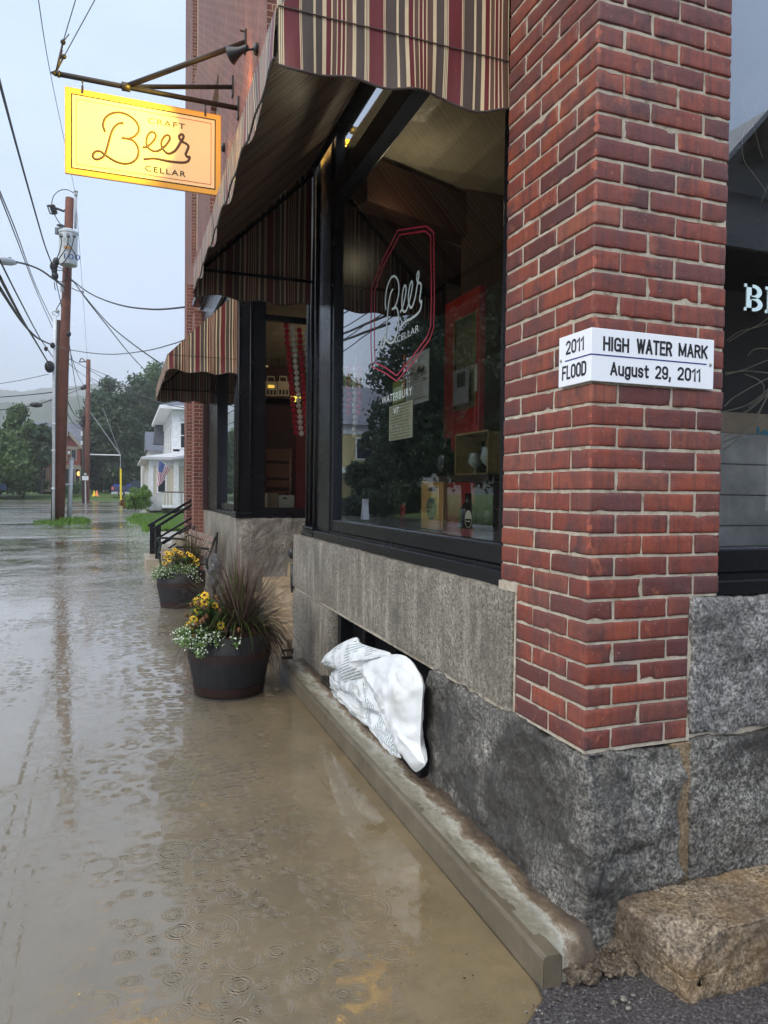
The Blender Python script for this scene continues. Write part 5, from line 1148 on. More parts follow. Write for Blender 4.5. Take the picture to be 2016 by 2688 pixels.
def bag(outline, X, T, label, mat, seed, tip=None):
    pts = [onX(*cb(*q), X) for q in outline]; pts = smoothpts(pts, 5, True); n = len(pts)
    c = sum(pts, Vector()) / n; root = None; K_ = 30
    mb = MB(); vs = []
    cov = np.cov(np.array([[p.y - c.y, p.z - c.z] for p in pts]).T); ev, evec = np.linalg.eigh(cov); a1 = evec[:, 1]; L1 = max(abs((p.y - c.y) * a1[0] + (p.z - c.z) * a1[1]) for p in pts); L2 = max(abs(-(p.y - c.y) * a1[1] + (p.z - c.z) * a1[0]) for p in pts)
    def fold(q):
        s_ = ((q.y - c.y) * a1[0] + (q.z - c.z) * a1[1]) / L1; k_ = (-(q.y - c.y) * a1[1] + (q.z - c.z) * a1[0]) / L2; n_ = mn.noise(Vector((s_ * 2, k_ * 2, seed)))
        return .011 * math.cos(k_ * 15 / (1.35 - abs(s_)) + seed + n_ * 3) * min(1, abs(s_) ** 2.2) + .010 * (1 - abs(math.sin(s_ * 6 + k_ * 2.2 + n_ * 4 + seed))) ** 3 * (1 - abs(s_))
    def surf(t, p, side):
        q = c + (p - c) * t; h = max(0.0, 1 - t ** 2.6) ** 0.55
        w = mn.fractal(Vector((q.y * 9, q.z * 9, seed)), 1, 2, 4) * .008 + abs(mn.noise(Vector((q.y * 10 + q.z * 14, q.z * 5 - q.y * 4, seed * 2)))) * -.014
        rad = abs(mn.noise(Vector(((p - c).normalized().y * 7, (p - c).normalized().z * 7, seed + 5)))) * .016 * t ** 2
        return Vector((X - side * (T * h + (w - rad - fold(q)) * min(1, h * 2)), q.y, q.z)) + mn.noise_vector(q * 11 + Vector((seed, 0, 0))) * .004 * (t)
    for side in (1, -0.6):
        b0 = len(mb.v); V = [surf(0.0001, c + Vector((0, .01, 0)), side)]
        for k in range(1, K_ + 1):
            V += [surf(k / K_, p, side) for p in pts]
        F = [(0, 1 + j, 1 + (j + 1) % n) if side > 0 else (0, 1 + (j + 1) % n, 1 + j) for j in range(n)]
        for k in range(K_ - 1):
            a = 1 + k * n
            for j in range(n):
                j2 = (j + 1) % n; f = (a + j, a + n + j, a + n + j2, a + j2); F.append(f if side > 0 else f[::-1])
        mb.add(V, F)
    o = obj('sandbag', mb, mat, None, smooth=True); tag(o, label, 'sandbag', 'white sandbags stacked in the cellar opening')
    obj('seam', MB().tube([p + Vector((-.002, 0, 0)) for p in pts[::2]], .0026, 5), BAGW, o, smooth=True)
    return o, pts
BAGW = m_bag('white_woven_bag', 0); BAGP = m_bag('white_bag_printed', 3.3, -.35); BAGP2 = m_bag('white_bag_printed_low', 7.7, .9); BAGP3 = m_bag('white_bag_printed_mid', 5.1, 1.0)
bag([(325, 985), (345, 925), (430, 985), (520, 1050), (610, 1105), (700, 1180), (745, 1280), (805, 1400), (875, 1490), (885, 1535), (838, 1542), (790, 1460), (700, 1370), (600, 1275), (490, 1190), (420, 1105), (350, 1050)], 1.335, .070, 'lowest printed sandbag, lying along the black sill under the others', BAGP2, 3)
bag([(330, 925), (380, 890), (470, 900), (560, 910), (620, 985), (668, 1090), (702, 1200), (635, 1192), (605, 1130), (560, 1085), (480, 1055), (395, 1035), (335, 985)], 1.31, .070, 'middle sandbag squeezed between the top printed bag and the lowest one', BAGP3, 8)
bag([(265, 850), (310, 790), (380, 735), (490, 688), (515, 725), (620, 762), (712, 788), (700, 815), (605, 835), (572, 880), (575, 915), (500, 992), (440, 1012), (405, 985), (395, 915), (340, 885)], 1.28, .065, 'topmost left sandbag covered with green-grey printed text', BAGP, 14)
bag([(545, 842), (640, 818), (760, 800), (835, 825), (893, 900), (930, 985), (926, 1110), (918, 1260), (915, 1400), (940, 1490), (945, 1530), (880, 1572), (868, 1500), (815, 1440), (740, 1310), (688, 1165), (640, 1040), (580, 930)], 1.275, .085, 'large plain white sandbag leaning in front on the right, spotted with dirt', BAGW, 21)
# ================================================================ planters
def m_barrel():
    t = NT('black_barrel_staves'); p = t.pos(); s = t.sep(t.objc()); ang = t.math('ARCTAN2', s[1], s[0])
    sl = t.math('FRACT', t.math('MULTIPLY', ang, 22 / (2 * math.pi))); gap = t.math('LESS_THAN', sl, .04)
    n = t.noise(t.map(p, (40, 40, 3)), 1, 5, .6); base = t.ramp(n, [(.3, (.005, .0055, .007)), (.7, (.014, .015, .018))])
    base = t.mix(t.math('MULTIPLY', t.rampf(t.noise(p, 5, 5, .6), .60, .75), .5), base, (.09, .09, .09)); base = t.mix(gap, base, (.002, .002, .002))
    return t.pbr(base, .5, t.bump(t.math('SUBTRACT', n, gap), .4, .004), spec=.3)
BARREL = m_barrel(); HOOP = simple('rusty_hoop', (.020, .006, .005), .5, .3, .4, 18); SOIL = simple('potting_soil', (.02, .012, .008), .95, bump=1, bs=40)
def planter(c, rb, rt_, h, label):
    c = Vector(c); root = thing('barrel_planter', c, label, 'planter', 'half-barrel planters standing in the flood water')
    prof = [(rb, -.04), (rb * 1.06, h * .2), (rb * 1.06 + (rt_ - rb) * .55, h * .55), (rt_, h), (rt_ - .022, h), (rt_ - .03, h - .05), (.01, h - .05)]
    b_ = obj('barrel', MB().lathe(c, prof, 44), BARREL, root, smooth=True)
    for z0, z1 in ((.02 * h, .17 * h), (.58 * h, .73 * h)):
        def rad(z):
            z /= h
            return (rb * (1 + .3 * z) if z < .2 else rb * 1.06 + (rt_ - rb) * .55 * (z - .2) / .35 if z < .55 else rb * 1.06 + (rt_ - rb) * .55 + (rt_ - rb * 1.06 - (rt_ - rb) * .55) * (z - .55) / .45) + .0045
        obj('hoop', MB().lathe(c, [(rad(z0) - .01, z0), (rad(z0), z0 + .002), (rad((z0 + z1) / 2), (z0 + z1) / 2), (rad(z1), z1 - .002), (rad(z1) - .01, z1)], 44), HOOP, b_, smooth=False)
    obj('soil', MB().lathe(c, [(.01, h - .052), (rt_ - .028, h - .045), (rt_ - .03, h - .04), (rt_ * .5, h - .015), (.01, h - .01)], 24), SOIL, root, smooth=True)
    return root
def blade(mb, p, d, L, w, droop, seg=7, rr=random):
    """grass blade: p root, d initial direction, bending down"""
    P = Vector(p); D = Vector(d).normalized(); side = D.cross(Vector((0, 0, 1)));
    if side.length < .05: side = Vector((rr.uniform(-1, 1), rr.uniform(-1, 1), 0))
    side.normalize(); vs = []
    for i in range(seg + 1):
        ww = w * (1 - (i / seg) ** 1.6) + .0003
        vs += [P + side * ww * .5, P - side * ww * .5]
        P = P + D * (L / seg); D = (D + Vector((0, 0, -droop / seg)) * (1 + i / seg)).normalized()
    mb.add(vs, [(2 * i, 2 * i + 1, 2 * i + 3, 2 * i + 2) for i in range(seg)])
def fgrass(c, n, hmax, spread, label, seed, droop=1.5):
    rr = random.Random(seed); root = thing('fountain_grass', c, label, 'ornamental grass', 'purple fountain grass in the planters'); mb = MB(); m2 = MB(); m3 = MB()
    for i in range(n):
        a = rr.uniform(0, 6.283); k = rr.random() ** .8; th = k * spread
        d = (math.cos(a) * math.sin(th), math.sin(a) * math.sin(th), math.cos(th)); r0 = rr.uniform(0, .07)
        L = hmax * rr.uniform(.55, 1.05) * (1 + .15 * k) * (1 - .62 * max(0, -math.sin(a)) * k); q = (m3 if rr.random() < .3 and k < .55 else mb); q.curc = rr.random()
        blade(q, (c[0] + math.cos(a) * r0, c[1] + math.sin(a) * r0, c[2]), d, L, rr.uniform(.005, .009), droop * rr.uniform(.4, 1.3) * (.6 + k), 8, rr)
    for i in range(n // 9):
        a = rr.uniform(0, 6.283); th = rr.uniform(.05, spread * .9); d = (math.cos(a) * math.sin(th), math.sin(a) * math.sin(th), math.cos(th)); m2.curc = rr.random()
        blade(m2, c, d, hmax * rr.uniform(.9, 1.2), .006, .5 * rr.uniform(.2, 1.0), 8, rr)
    obj('blades', mb, FGRASS, root); obj('green_base', m3, FGREEN, root); obj('seed_heads', m2, simple('dusty_seed_head', (.16, .10, .085), .8), root)
YEL = simple('yellow_petals', (.72, .46, .02), .5, var=.2, nscale=30); DISC = simple('brown_flower_eye', (.06, .02, .005), .8); DEAD = simple('withered_brown', (.12, .055, .02), .8, var=.4)
FLLEAF = m_leaf('flower_foliage', (.03, .08, .015), (.06, .14, .03), (.10, .20, .05)); ALY = m_leaf('alyssum_leaves', (.10, .18, .05), (.17, .28, .09), (.25, .36, .14)); ALW = flat('alyssum_white', (.70, .76, .66), .7)
def flower(mb, me, c, nrm, r, rr):
    nrm = Vector(nrm).normalized(); a = nrm.cross(Vector((.3, .1, 1))).normalized(); b = nrm.cross(a); k = 11; c = Vector(c)
    for i in range(k):
        t = 6.283 * i / k + rr.uniform(-.1, .1); d = a * math.cos(t) + b * math.sin(t); s_ = nrm.cross(d); rr_ = r * rr.uniform(.85, 1.08)
        mb.add([c + d * r * .2, c + d * rr_ * .65 + s_ * r * .19 + nrm * .002, c + d * rr_ - nrm * r * .12, c + d * rr_ * .65 - s_ * r * .19 + nrm * .002], [(0, 1, 2, 3)])
    me.sphere(c + nrm * .004, r * .30, 8, 5, (1, 1, .8))
def daisies(spots, base, label, seed, r=.030, dead=0):
    rr = random.Random(seed); root = thing('yellow_coneflower', base, label, 'flowers', 'yellow daisies in the planters'); mb = MB(); me = MB(); ml = MB(); ms = MB(); md = MB()
    for p in spots:
        mb = MB(); me = MB(); p = Vector(p); n_ = Vector((rr.uniform(-.5, .2), -rr.uniform(.5, 1.0), rr.uniform(.3, .9))); flower(mb, me, p, n_, r * rr.uniform(.8, 1.1), rr); mb.curm = 1; mb.add(me.v, me.f); obj('flower_head', mb, [YEL, DISC], root)
        ms.tube([Vector(base).lerp(p, .1), (Vector(base) * .4 + p * .6) + Vector((0, 0, .02)), p], .0018, 4)
    for i in range(dead):
        p = rr.choice(spots) + Vector((rr.gauss(.01, .05), rr.gauss(0, .05), rr.gauss(-.05, .04))); md.sphere(p, .014, 7, 5, (1, 1, 1.2)); md.tube([Vector(base).lerp(p, .1), p], .0014, 4)
        for k in range(6): a = rr.uniform(0, 6.3); md.add([p, p + Vector((math.cos(a) * .02, math.sin(a) * .02, -.018)), p + Vector((math.cos(a + .4) * .02, math.sin(a + .4) * .02, -.014))], [(0, 1, 2)])
    lo = Vector((min(p.x for p in spots), min(p.y for p in spots), 0)); hi = Vector((max(p.x for p in spots), max(p.y for p in spots), 0)); zt_ = max(p.z for p in spots)
    for i in range(1300):
        q = rr.choice(spots); f = rr.random() ** .6; P = Vector(base).lerp(Vector(q), f) + Vector((rr.gauss(0, .035), rr.gauss(0, .035), rr.gauss(-.01, .02))); a = rr.uniform(0, 6.283); L = rr.uniform(.025, .05); d = Vector((math.cos(a), math.sin(a), rr.uniform(-.5, .5))); s_ = d.cross(Vector((0, 0, 1))).normalized() * L * .22; ml.curc = rr.random()
        ml.add([P, P + d * L * .5 + s_, P + d * L, P + d * L * .5 - s_], [(0, 1, 2, 3)])
    obj('leaves', ml, FLLEAF, root); obj('stems', ms, FLLEAF, root)
    if dead: obj('withered_heads', md, DEAD, root)
def alyssum(cs_, label, seed, n=900):
    rr = random.Random(seed); root = thing('white_alyssum', cs_[0][0], label, 'trailing plant', 'trailing white alyssum in the planters'); ml = MB(); mw = MB()
    for c, r in cs_:
        c = Vector(c)
        for i in range(int(n * (r / .08) ** 2)):
            v = Vector((rr.gauss(0, 1), rr.gauss(0, 1), rr.gauss(0, .7))).normalized() * r * rr.uniform(.3, 1.05); P = c + v; L = rr.uniform(.014, .030); d = (v.normalized() + Vector((rr.uniform(-.6, .6), rr.uniform(-.6, .6), rr.uniform(-.6, .6)))).normalized(); s_ = d.cross(Vector((.1, .2, 1))).normalized() * L * .3; ml.curc = rr.random()
            ml.add([P, P + d * L * .5 + s_, P + d * L, P + d * L * .5 - s_], [(0, 1, 2, 3)])
            if rr.random() < .16:
                mw.sphere(P + d * L, rr.uniform(.0035, .007), 5, 4)
    obj('leaves', ml, ALY, root); obj('white_blossoms', mw, ALW, root)
P1c = (0.715, 5.235, 0); planter(P1c, .243, .297, .43, 'near black half-barrel planter with rusty hoops on the wet sidewalk')
P2c = (0.665, 9.27, 0); planter(P2c, .243, .297, .43, 'farther black half-barrel planter with rusty hoops near the bench')
fgrass((.80, 5.28, .39), 2100, .66, 1.5, 'big bushy dark purple fountain grass in the near planter', 5, 2.1)
fgrass((.80, 9.36, .39), 420, .66, .8, 'upright dark grass at the back of the farther planter', 9, .9)
e7 = crop(380, 1350, 440 / 1659)
def sp(lst, y): return [onY(*e7(a, b), y + random.Random(a).uniform(-.06, .06)) for a, b in lst]
daisies(sp([(590, 800), (525, 855), (520, 885), (590, 870), (585, 895), (520, 950), (485, 1035), (450, 1100), (750, 1100), (690, 905), (610, 845)], 5.08), (.62, 5.2, .40), 'straggly yellow daisies with withered brown heads in the near planter', 3, .034, 34)
e8 = crop(400, 1380, 200 / 1659)
daisies(sp2 := [onY(*e8(a, b), 9.15 + random.Random(a).uniform(-.08, .08)) for a, b in [(310, 600), (430, 620), (360, 655), (520, 725), (690, 665), (895, 690), (850, 800), (680, 885), (980, 830), (960, 745), (770, 600), (620, 590), (370, 740), (480, 520), (290, 690), (600, 670), (560, 560), (260, 810), (400, 590), (830, 640)]], (.62, 9.25, .42), 'full clump of bright yellow dark-eyed daisies in the farther planter', 8, .036, 10)
alyssum([(onY(*e7(430, 1200), 5.02), .085), (onY(*e7(560, 1230), 4.98), .075), (onY(*e7(360, 1220), 5.06), .055), (onY(*e7(540, 1340), 4.93), .05), (onY(*e7(700, 1230), 4.98), .05), (onY(*e7(910, 1260), 4.95), .035), (onY(*e7(480, 1160), 5.1), .07)], 'white-flowered alyssum spilling over the rim of the near planter', 4, 420)
alyssum([(onY(*e8(100, 1010), 9.1), .075), (onY(*e8(230, 980), 9.1), .085), (onY(*e8(350, 1000), 9.05), .08), (onY(*e8(60, 1090), 9.1), .05), (onY(*e8(940, 1080), 9.0), .045), (onY(*e8(1000, 1180), 8.97), .03), (onY(*e8(520, 980), 9.05), .09), (onY(*e8(750, 980), 9.05), .09), (onY(*e8(880, 970), 9.05), .07)], 'pale green and white alyssum tumbling from the farther planter', 6, 260)
# ================================================================ bench, bag, steps and handrails
BA, BB = Vector((1.20, 10.2, 0)), Vector((1.05, 12.3, 0)); bd_ = (BB - BA).normalized(); bo = Vector((-bd_.y, bd_.x, 0))   # bo: towards the street
if bo.x > 0: bo = -bo
BN = thing('park_bench', (BA + BB) / 2, 'slatted wooden bench with black scrolled iron ends against the granite wall', 'bench')
SL = simple('grey_brown_slat', (.22, .15, .12), .45, var=.3, nscale=12)
def slat(off0, z0, off1, z1, t_):
    mb = MB(); mb.obox(BA + bo * off0 + Vector((0, 0, z0)), BB - BA, bo * (off1 - off0) + Vector((0, 0, z1 - z0)), (bo * (z1 - z0) - Vector((0, 0, off1 - off0))).normalized() * t_); return obj('slat', mb, SL, BN, bevel=.004)
for z in (.50, .60, .71): slat(.12 - (z - .45) * .3, z, .12 - (z + .085 - .45) * .3, z + .085, .02)
for o_ in (.14, .24, .34, .44): slat(o_, .44, o_ + .085, .44, .02)
for E_ in (BA + bd_ * .06, BB - bd_ * .06):
    mb = MB(); v = lambda a, z: E_ + bo * a + Vector((0, 0, z))
    mb.tube(smoothpts([v(-.02, .84), v(.06, .62), v(.12, .42), v(.04, .2), v(0, .0)], 4), .02, 8); mb.tube(smoothpts([v(.54, 0), v(.50, .2), v(.54, .42), v(.50, .56), v(.56, .64), v(.50, .66), v(.3, .65), v(.06, .62)], 4), .017, 8); mb.tube([v(.12, .42), v(.54, .42)], .018, 8)
    obj('iron_end', mb, simple('green_black_iron', (.008, .02, .018), .3), BN, smooth=True)
    mb = MB(); mb.beam(v(.0, .40), v(-.03, .86), .05, .02); obj('back_support', mb, IRON, BN)
PBc = onY(567, 1497, 9.75); PB = MB()
def pb(i, j):
    a = 6.283 * i; h = -1 + 2 * j; r = math.sqrt(max(0, 1 - abs(h) ** 3)); p = Vector((math.cos(a) * r * .085, math.sin(a) * r * .085, h * .22)); return PBc + p + mn.noise_vector(p * 18) * .035
PB.grid(pb, 26, 30)
def m_plastic():
    t = NT('clear_crumpled_plastic'); n = t.bump(t.noise(t.pos(), 40, 5, .7, 1.5), 1.0, .02); b = t.n('BsdfPrincipled', {'Base Color': (.20, .20, .21, 1), 'Roughness': .12, 'Normal': n, 'Coat Weight': 1.0}); tr = t.n('BsdfTransparent')
    o = t.n('MixShader', {0: .72, 1: tr.outputs[0], 2: b.outputs[0]}); t.t.links.new(o.outputs[0], t.out.inputs[0]); return t.m
tag(obj('plastic_bag', PB, m_plastic(), None), 'crumpled clear plastic bag wedged between the bench end and granite wall', 'plastic bag')
ST = thing('entrance_stairs', (1.0, 14.4, 0), 'short grey concrete stairs with black railings rising to the far doorway', 'stairs')
for k in range(3): obj('tread', MB().box(.36 + .27 * k, 1.50, 13.78, 15.05, -.05 + (.0 if k == 0 else .19 * k), .19 * (k + 1) - .02), CONC, ST, bevel=.006)
for (yy, zt_) in ((13.86, .78), (14.95, .80)):
    rl = thing('stair_railing', (.5, yy, 0), 'black square-post stair railing, the %s of the two beside the planter' % ('nearer' if yy < 14 else 'farther'), 'railing', 'black railings of the far doorway stairs')
    p0 = onY(415 if yy < 14 else 400, 1381 if yy < 14 else 1374, yy); p1 = onY(514, 1318 if yy < 14 else 1306, yy)
    mb = MB(); mb.box(p0.x - .05, p0.x + .05, yy - .05, yy + .05, .0, p0.z); obj('post', mb, BLACK, rl, bevel=.004)
    mb = MB(); d = (p1 - p0); a = p0 - d * .10; b = p0 + d * 1.25; mb.beam(a, b, .06, .05); obj('handrail', mb, BLACK, rl, bevel=.004)
    mb = MB(); o_ = Vector((0, 0, -.36)); mb.beam(p0 + o_, b + o_, .045, .04); mb.beam(p0 + o_ * 1.5 + d * .02, b + o_ * 1.5, .035, .03); obj('lower_rail', mb, BLACK, rl, bevel=.003)
# ================================================================ utility poles and wires
PWD = simple('creosote_red_pole', (.13, .045, .028), .75, var=.35, nscale=3); PWK = simple('dark_old_pole', (.045, .03, .026), .8); PVC = simple('white_conduit', (.62, .64, .66), .4); GALV = simple('grey_steel_post', (.36, .38, .40), .45); INS = simple('pale_insulator', (.45, .47, .48), .3); CAN = simple('grey_transformer_tank', (.50, .54, .56), .35)
WIRE = simple('black_cable', (.015, .016, .02), .5)
YP1 = 33.9
def Q(u, v, y=YP1): return onY(u, v, y)
pb0, pt0 = Q(153, 1372), Q(183, 520)
pb0.z = -.3
UP1 = thing('utility_pole', (pb0.x, YP1, 0), 'tall leaning red-brown utility pole carrying the transformer', 'utility pole', 'utility poles standing in the flood')
mb = MB(); mb.tube([pb0, pb0.lerp(pt0, .5), pt0], [.235, .20, .17], 16); obj('pole_shaft', mb, PWD, UP1, smooth=True)
mb = MB(); a = Q(198, 600); b = Q(199, 515); mb.tube([a, b], .05, 8); mb.tube([b, b + Vector((0, 0, .15))], .07, 8); mb.sphere(b + Vector((0, 0, .2)), .10, 8, 6, (1, 1, .6)); obj('post_insulator', mb, INS, UP1, smooth=True)
mb = MB(); cr2 = crop(0, 480, 520 / 1659)
mb.tube(smoothpts([Q(*cr2(x, y)) for x, y in ((432, 175), (450, 110), (500, 65), (560, 58), (610, 80), (632, 100))], 4), .018, 5); obj('jumper_wire', mb, WIRE, UP1, smooth=True)
mb = MB(); mb.tube([Q(*cr2(555, 228)), Q(*cr2(530, 236)), Q(*cr2(470, 213))], .05, 6)
mb.tube([Q(*cr2(392, 195)), Q(*cr2(450, 185))], .05, 6); mb.tube([Q(*cr2(400, 200)), Q(*cr2(418, 255)), Q(*cr2(440, 262))], .03, 6)
for k in range(6): mb.lathe(Q(*cr2(438 + 4 * k, 195 + 12 * k)), [(.10, -.03), (.14, 0), (.10, .03)], 8, ax=(.3, 0, -1))
mb.tube([Q(*cr2(455, 262)), Q(*cr2(480, 310)), Q(*cr2(508, 350))], .02, 5); obj('fuse_cutout', mb, INS if False else simple('cutout_dark', (.06, .06, .065), .4), UP1)
TR = thing('transformer', Q(176, 700, 33.3), 'pale grey pole-mounted transformer can with wires hanging over it', 'transformer')
tc_ = Q(*cr2(572, 560), 33.35); tt, tb_ = Q(*cr2(572, 412), 33.35), Q(*cr2(562, 690), 33.35); rad = .5 * (Q(*cr2(655, 450), 33.35).x - Q(*cr2(487, 430), 33.35).x)
mb = MB(); mb.lathe((tc_.x, 33.35, tb_.z), [(rad * .9, 0), (rad * .93, .08), (rad * .96, tt.z - tb_.z - .1), (rad * 1.03, tt.z - tb_.z - .08), (rad * 1.03, tt.z - tb_.z), (rad * .6, tt.z - tb_.z + .10)], 28); obj('tank', mb, CAN, TR, smooth=False)
mb = MB()
for x in (512, 572, 622): mb.tube([Q(*cr2(x, 450), 32.9), Q(*cr2(x - 4, 432), 32.75)], .07, 8)
mb.tube([Q(*cr2(510, 405), 33.3), Q(*cr2(510, 350), 33.3)], .09, 8); mb.lathe(Q(*cr2(510, 365), 33.3), [(.1, 0), (.18, .03), (.1, .06)], 10); mb.tube([Q(*cr2(478, 430), 33.3), Q(*cr2(478, 378), 33.3)], .09, 8); obj('bushing', mb, simple('bushing_grey', (.12, .13, .14), .4), TR)
mb = MB()
for st in ([(505, 440), (515, 500), (500, 570), (478, 630)], [(570, 440), (565, 520), (520, 600), (480, 650)], [(620, 450), (600, 540), (560, 630), (520, 680)], [(565, 500), (600, 550), (640, 620), (645, 650)]): mb.tube(smoothpts([Q(*cr2(*p), 32.7) for p in st], 4), .022, 5)
obj('lead_wire', mb, WIRE, TR, smooth=True)
mb = MB(); y0_ = Q(*cr2(536, 530), 32.92); y1_ = Q(*cr2(592, 556), 32.92); mb.box(y0_.x, y1_.x, 32.86, 32.90, y1_.z, y0_.z); obj('warning_label', mb, simple('orange_label', (.55, .25, .06), .5), TR)
text('tank_number', '100', flat('blue_stencil', (.03, .06, .25), .5), TR, Q(*cr2(536, 634), 32.85), (1, 0, 0), (0, 0, 1), .22, .62)
# stub pole + conduit + steel post
sb, stp = Q(142, 1372), Q(148, 838); sb.z = -.3
UP2 = thing('stub_pole', (sb.x, YP1, 0), 'shorter dark old pole right beside the tall red one', 'utility pole', 'utility poles standing in the flood')
mb = MB(); mb.tube([sb + Vector((.05, .25, 0)), stp + Vector((.05, .25, 0))], [.21, .17], 14); obj('pole_shaft', mb, PWK, UP2, smooth=True)
mb = MB(); a = Q(140, 1372, 33.5); a.z = -.3; mb.tube([a, Q(141.5, 1000, 33.5), Q(145, 836, 33.5)], .062, 10); 
for v in (1110, 1180, 1280): mb.tube([Q(142 - (v - 900) * .006, v, 33.5), Q(142 - (v - 900) * .006, v + 6, 33.5)], .075, 10)
obj('white_conduit', mb, PVC, UP2, smooth=True)
mb = MB(); mb.tube(smoothpts([Q(*cr2(x, y), 33.5) for x, y in ((465, 1110), (440, 1095), (445, 1078), (480, 1080), (495, 1100), (470, 1125))], 4), .02, 5); mb.sphere(Q(*cr2(480, 1075), 33.5), .09, 8, 6); obj('weatherhead', mb, INS, UP2, smooth=True)
for (x, y, r) in ((470, 660, .14), (450, 700, .16), (455, 740, .12), (460, 780, .14), (415, 1540, .2), (385, 1390, .08), (575, 1265, .10), (440, 1360, .1)): obj('splice_clamp', MB().sphere(Q(*cr2(x, y), 33.4), r, 8, 6, (1, 1, 1.3)), WIRE, UP1, smooth=True)
mb = MB()
for st in ([(470, 660), (450, 720), (460, 790)], [(470, 730), (530, 740), (560, 790), (600, 810)], [(480, 700), (520, 720), (545, 760), (550, 830)], [(460, 790), (500, 830), (560, 810), (620, 830)], [(470, 830), (500, 960), (515, 1040)], [(545, 920), (500, 1010), (470, 1060)], [(600, 880), (650, 905), (700, 910), (690, 930)], [(455, 830), (460, 880), (470, 900)]): mb.tube(smoothpts([Q(*cr2(*p), 33.4) for p in st], 4), .018, 5)
obj('cable_loops', mb, WIRE, UP1, smooth=True)
SLA = thing('street_lamp', Q(*cr2(540, 850), 33.7), 'cobra-head street lamp on a long curved arm fixed to the tall pole', 'street lamp')
mb = MB(); mb.tube(smoothpts([Q(*cr2(x, y), 33.7 - (550 - x) * .012) for x, y in ((535, 870), (440, 800), (340, 730), (230, 685), (130, 662))], 5), .035, 8); obj('arm', mb, IRON, SLA, smooth=True)
mb = MB(); a, b = Q(*cr2(130, 668), 28.8), Q(*cr2(-20, 648), 27.5); mb.tube([a, a.lerp(b, .3), a.lerp(b, .7), b], [.07, .13, .14, .08], 10); obj('lamp_head', mb, GALV, SLA, smooth=True)
obj('photocell', MB().sphere(Q(*cr2(82, 638), 28.6), .07, 8, 6), WIRE, SLA)
obj('bracket', MB().tube([Q(*cr2(520, 910), 33.6), Q(*cr2(522, 840), 33.6)], .07, 8), GALV, SLA)
cr3 = crop(0, 960, 560 / 1659)
GP = thing('steel_post', Q(*cr3(535, 1200), 34.2), 'pale grey round steel post tied to the poles by a short strut', 'post')
mb = MB(); a = Q(*cr3(535, 1200), 34.2); a.z = -.3; b = Q(*cr3(555, 725), 34.2); mb.tube([a, b], .095, 14); mb.tube([b, b + Vector((0, 0, .06))], .11, 14); obj('post_shaft', mb, GALV, GP, smooth=True)
mb = MB(); mb.tube([Q(*cr3(490, 928), 34.0), Q(*cr3(545, 924), 34.1)], .05, 8); obj('strut', mb, GALV, GP)
YP2 = 83
p2b, p2t = Q(228, 1318, YP2), Q(232, 944, YP2); p2b.z = -.3
UP3 = thing('utility_pole', (p2b.x, YP2, 0), 'second reddish utility pole farther off, in front of the dark trees', 'utility pole', 'utility poles standing in the flood')
mb = MB(); mb.tube([p2b, p2t], [.27, .22], 14); obj('pole_shaft', mb, PWD, UP3, smooth=True)
mb = MB(); a = Q(221, 1320, YP2); a.z = -.3; mb.tube([a + Vector((0, .3, 0)), Q(221, 1075, YP2) + Vector((0, .3, 0))], .25, 12); obj('old_stub', mb, PWK, UP3, smooth=True)
mb = MB(); a = Q(225, 1318, 82); a.z = -.3; mb.tube([a, Q(224, 1262, 82)], .07, 6); obj('sign_post', mb, GALV, UP3)
a, b = Q(*cr3(638, 890), 82), Q(*cr3(688, 858), 82); SB = thing('white_road_sign', a, 'small white rectangular sign on the post in front of the farther pole', 'sign'); obj('sign_plate', MB().box(a.x, b.x, 81.9, 81.95, a.z, b.z), PVC, SB)
mb = MB(); mb.box(a.x + .2, b.x - .2, 81.88, 81.9, a.z + .55, a.z + .75); mb.box(a.x + .4, b.x - .3, 81.88, 81.9, a.z + .3, a.z + .42); obj('faint_print', mb, flat('faint_print_grey', (.35, .5, .45), .6), SB)
mb = MB()
for (x, y) in ((640, 175), (655, 170), (662, 160), (648, 420), (640, 455), (645, 400)): mb.sphere(Q(*cr3(x, y), YP2), .22, 6, 5)
mb.tube(smoothpts([Q(*cr2(x, y), YP2) for x, y in ((665, 1500), (680, 1470), (700, 1480), (715, 1500))], 3), .05, 5); mb.tube([Q(*cr2(660, 1500), YP2), Q(*cr2(725, 1498), YP2)], .06, 5); obj('insulators', mb, WIRE, UP3)
obj('white_markers', (lambda m: [m.tube([Q(*cr3(635, a_), 82.4), Q(*cr3(635, b_), 82.4)], .1, 6) for a_, b_ in ((510, 545), (585, 615))] and m)(MB()), PVC, UP3)
GB = thing('guy_wire_brace', Q(690 * .33755, 1193, YP2), 'white horizontal brace with a yellow guy-wire guard hanging from its end', 'guy wire')
mb = MB(); mb.tube([Q(*cr3(690, 690), YP2), Q(*cr3(937, 696), YP2)], .075, 6); obj('white_strut', mb, PVC, GB)
mb = MB(); mb.tube([Q(*cr3(937, 696), YP2), Q(*cr3(940, 1060), YP2)], .03, 5); mb.tube([Q(*cr3(695, 350), YP2), Q(*cr3(935, 690), YP2)], .035, 5); mb.tube([Q(*cr3(800, 330), YP2), Q(*cr3(935, 690), YP2)], .02, 5); obj('guy_cable', mb, GALV, GB)
mb = MB(); mb.tube([Q(*cr3(939, 800), YP2), Q(*cr3(940, 1045), YP2)], .11, 6); obj('yellow_guard', mb, simple('yellow_guard_plastic', (.75, .58, .02), .4), GB)
def wire(pts, r, name='overhead_wire', lab=None):
    P = smoothpts([onY(u, v, y) for u, v, y in pts], 8); o = obj(name, MB().tube(P, r, 5), WIRE, None, smooth=True)
    tag(o, lab, 'overhead wire', 'wires and cables of the utility poles')
t2 = lambda x, y: cr2(x, y)
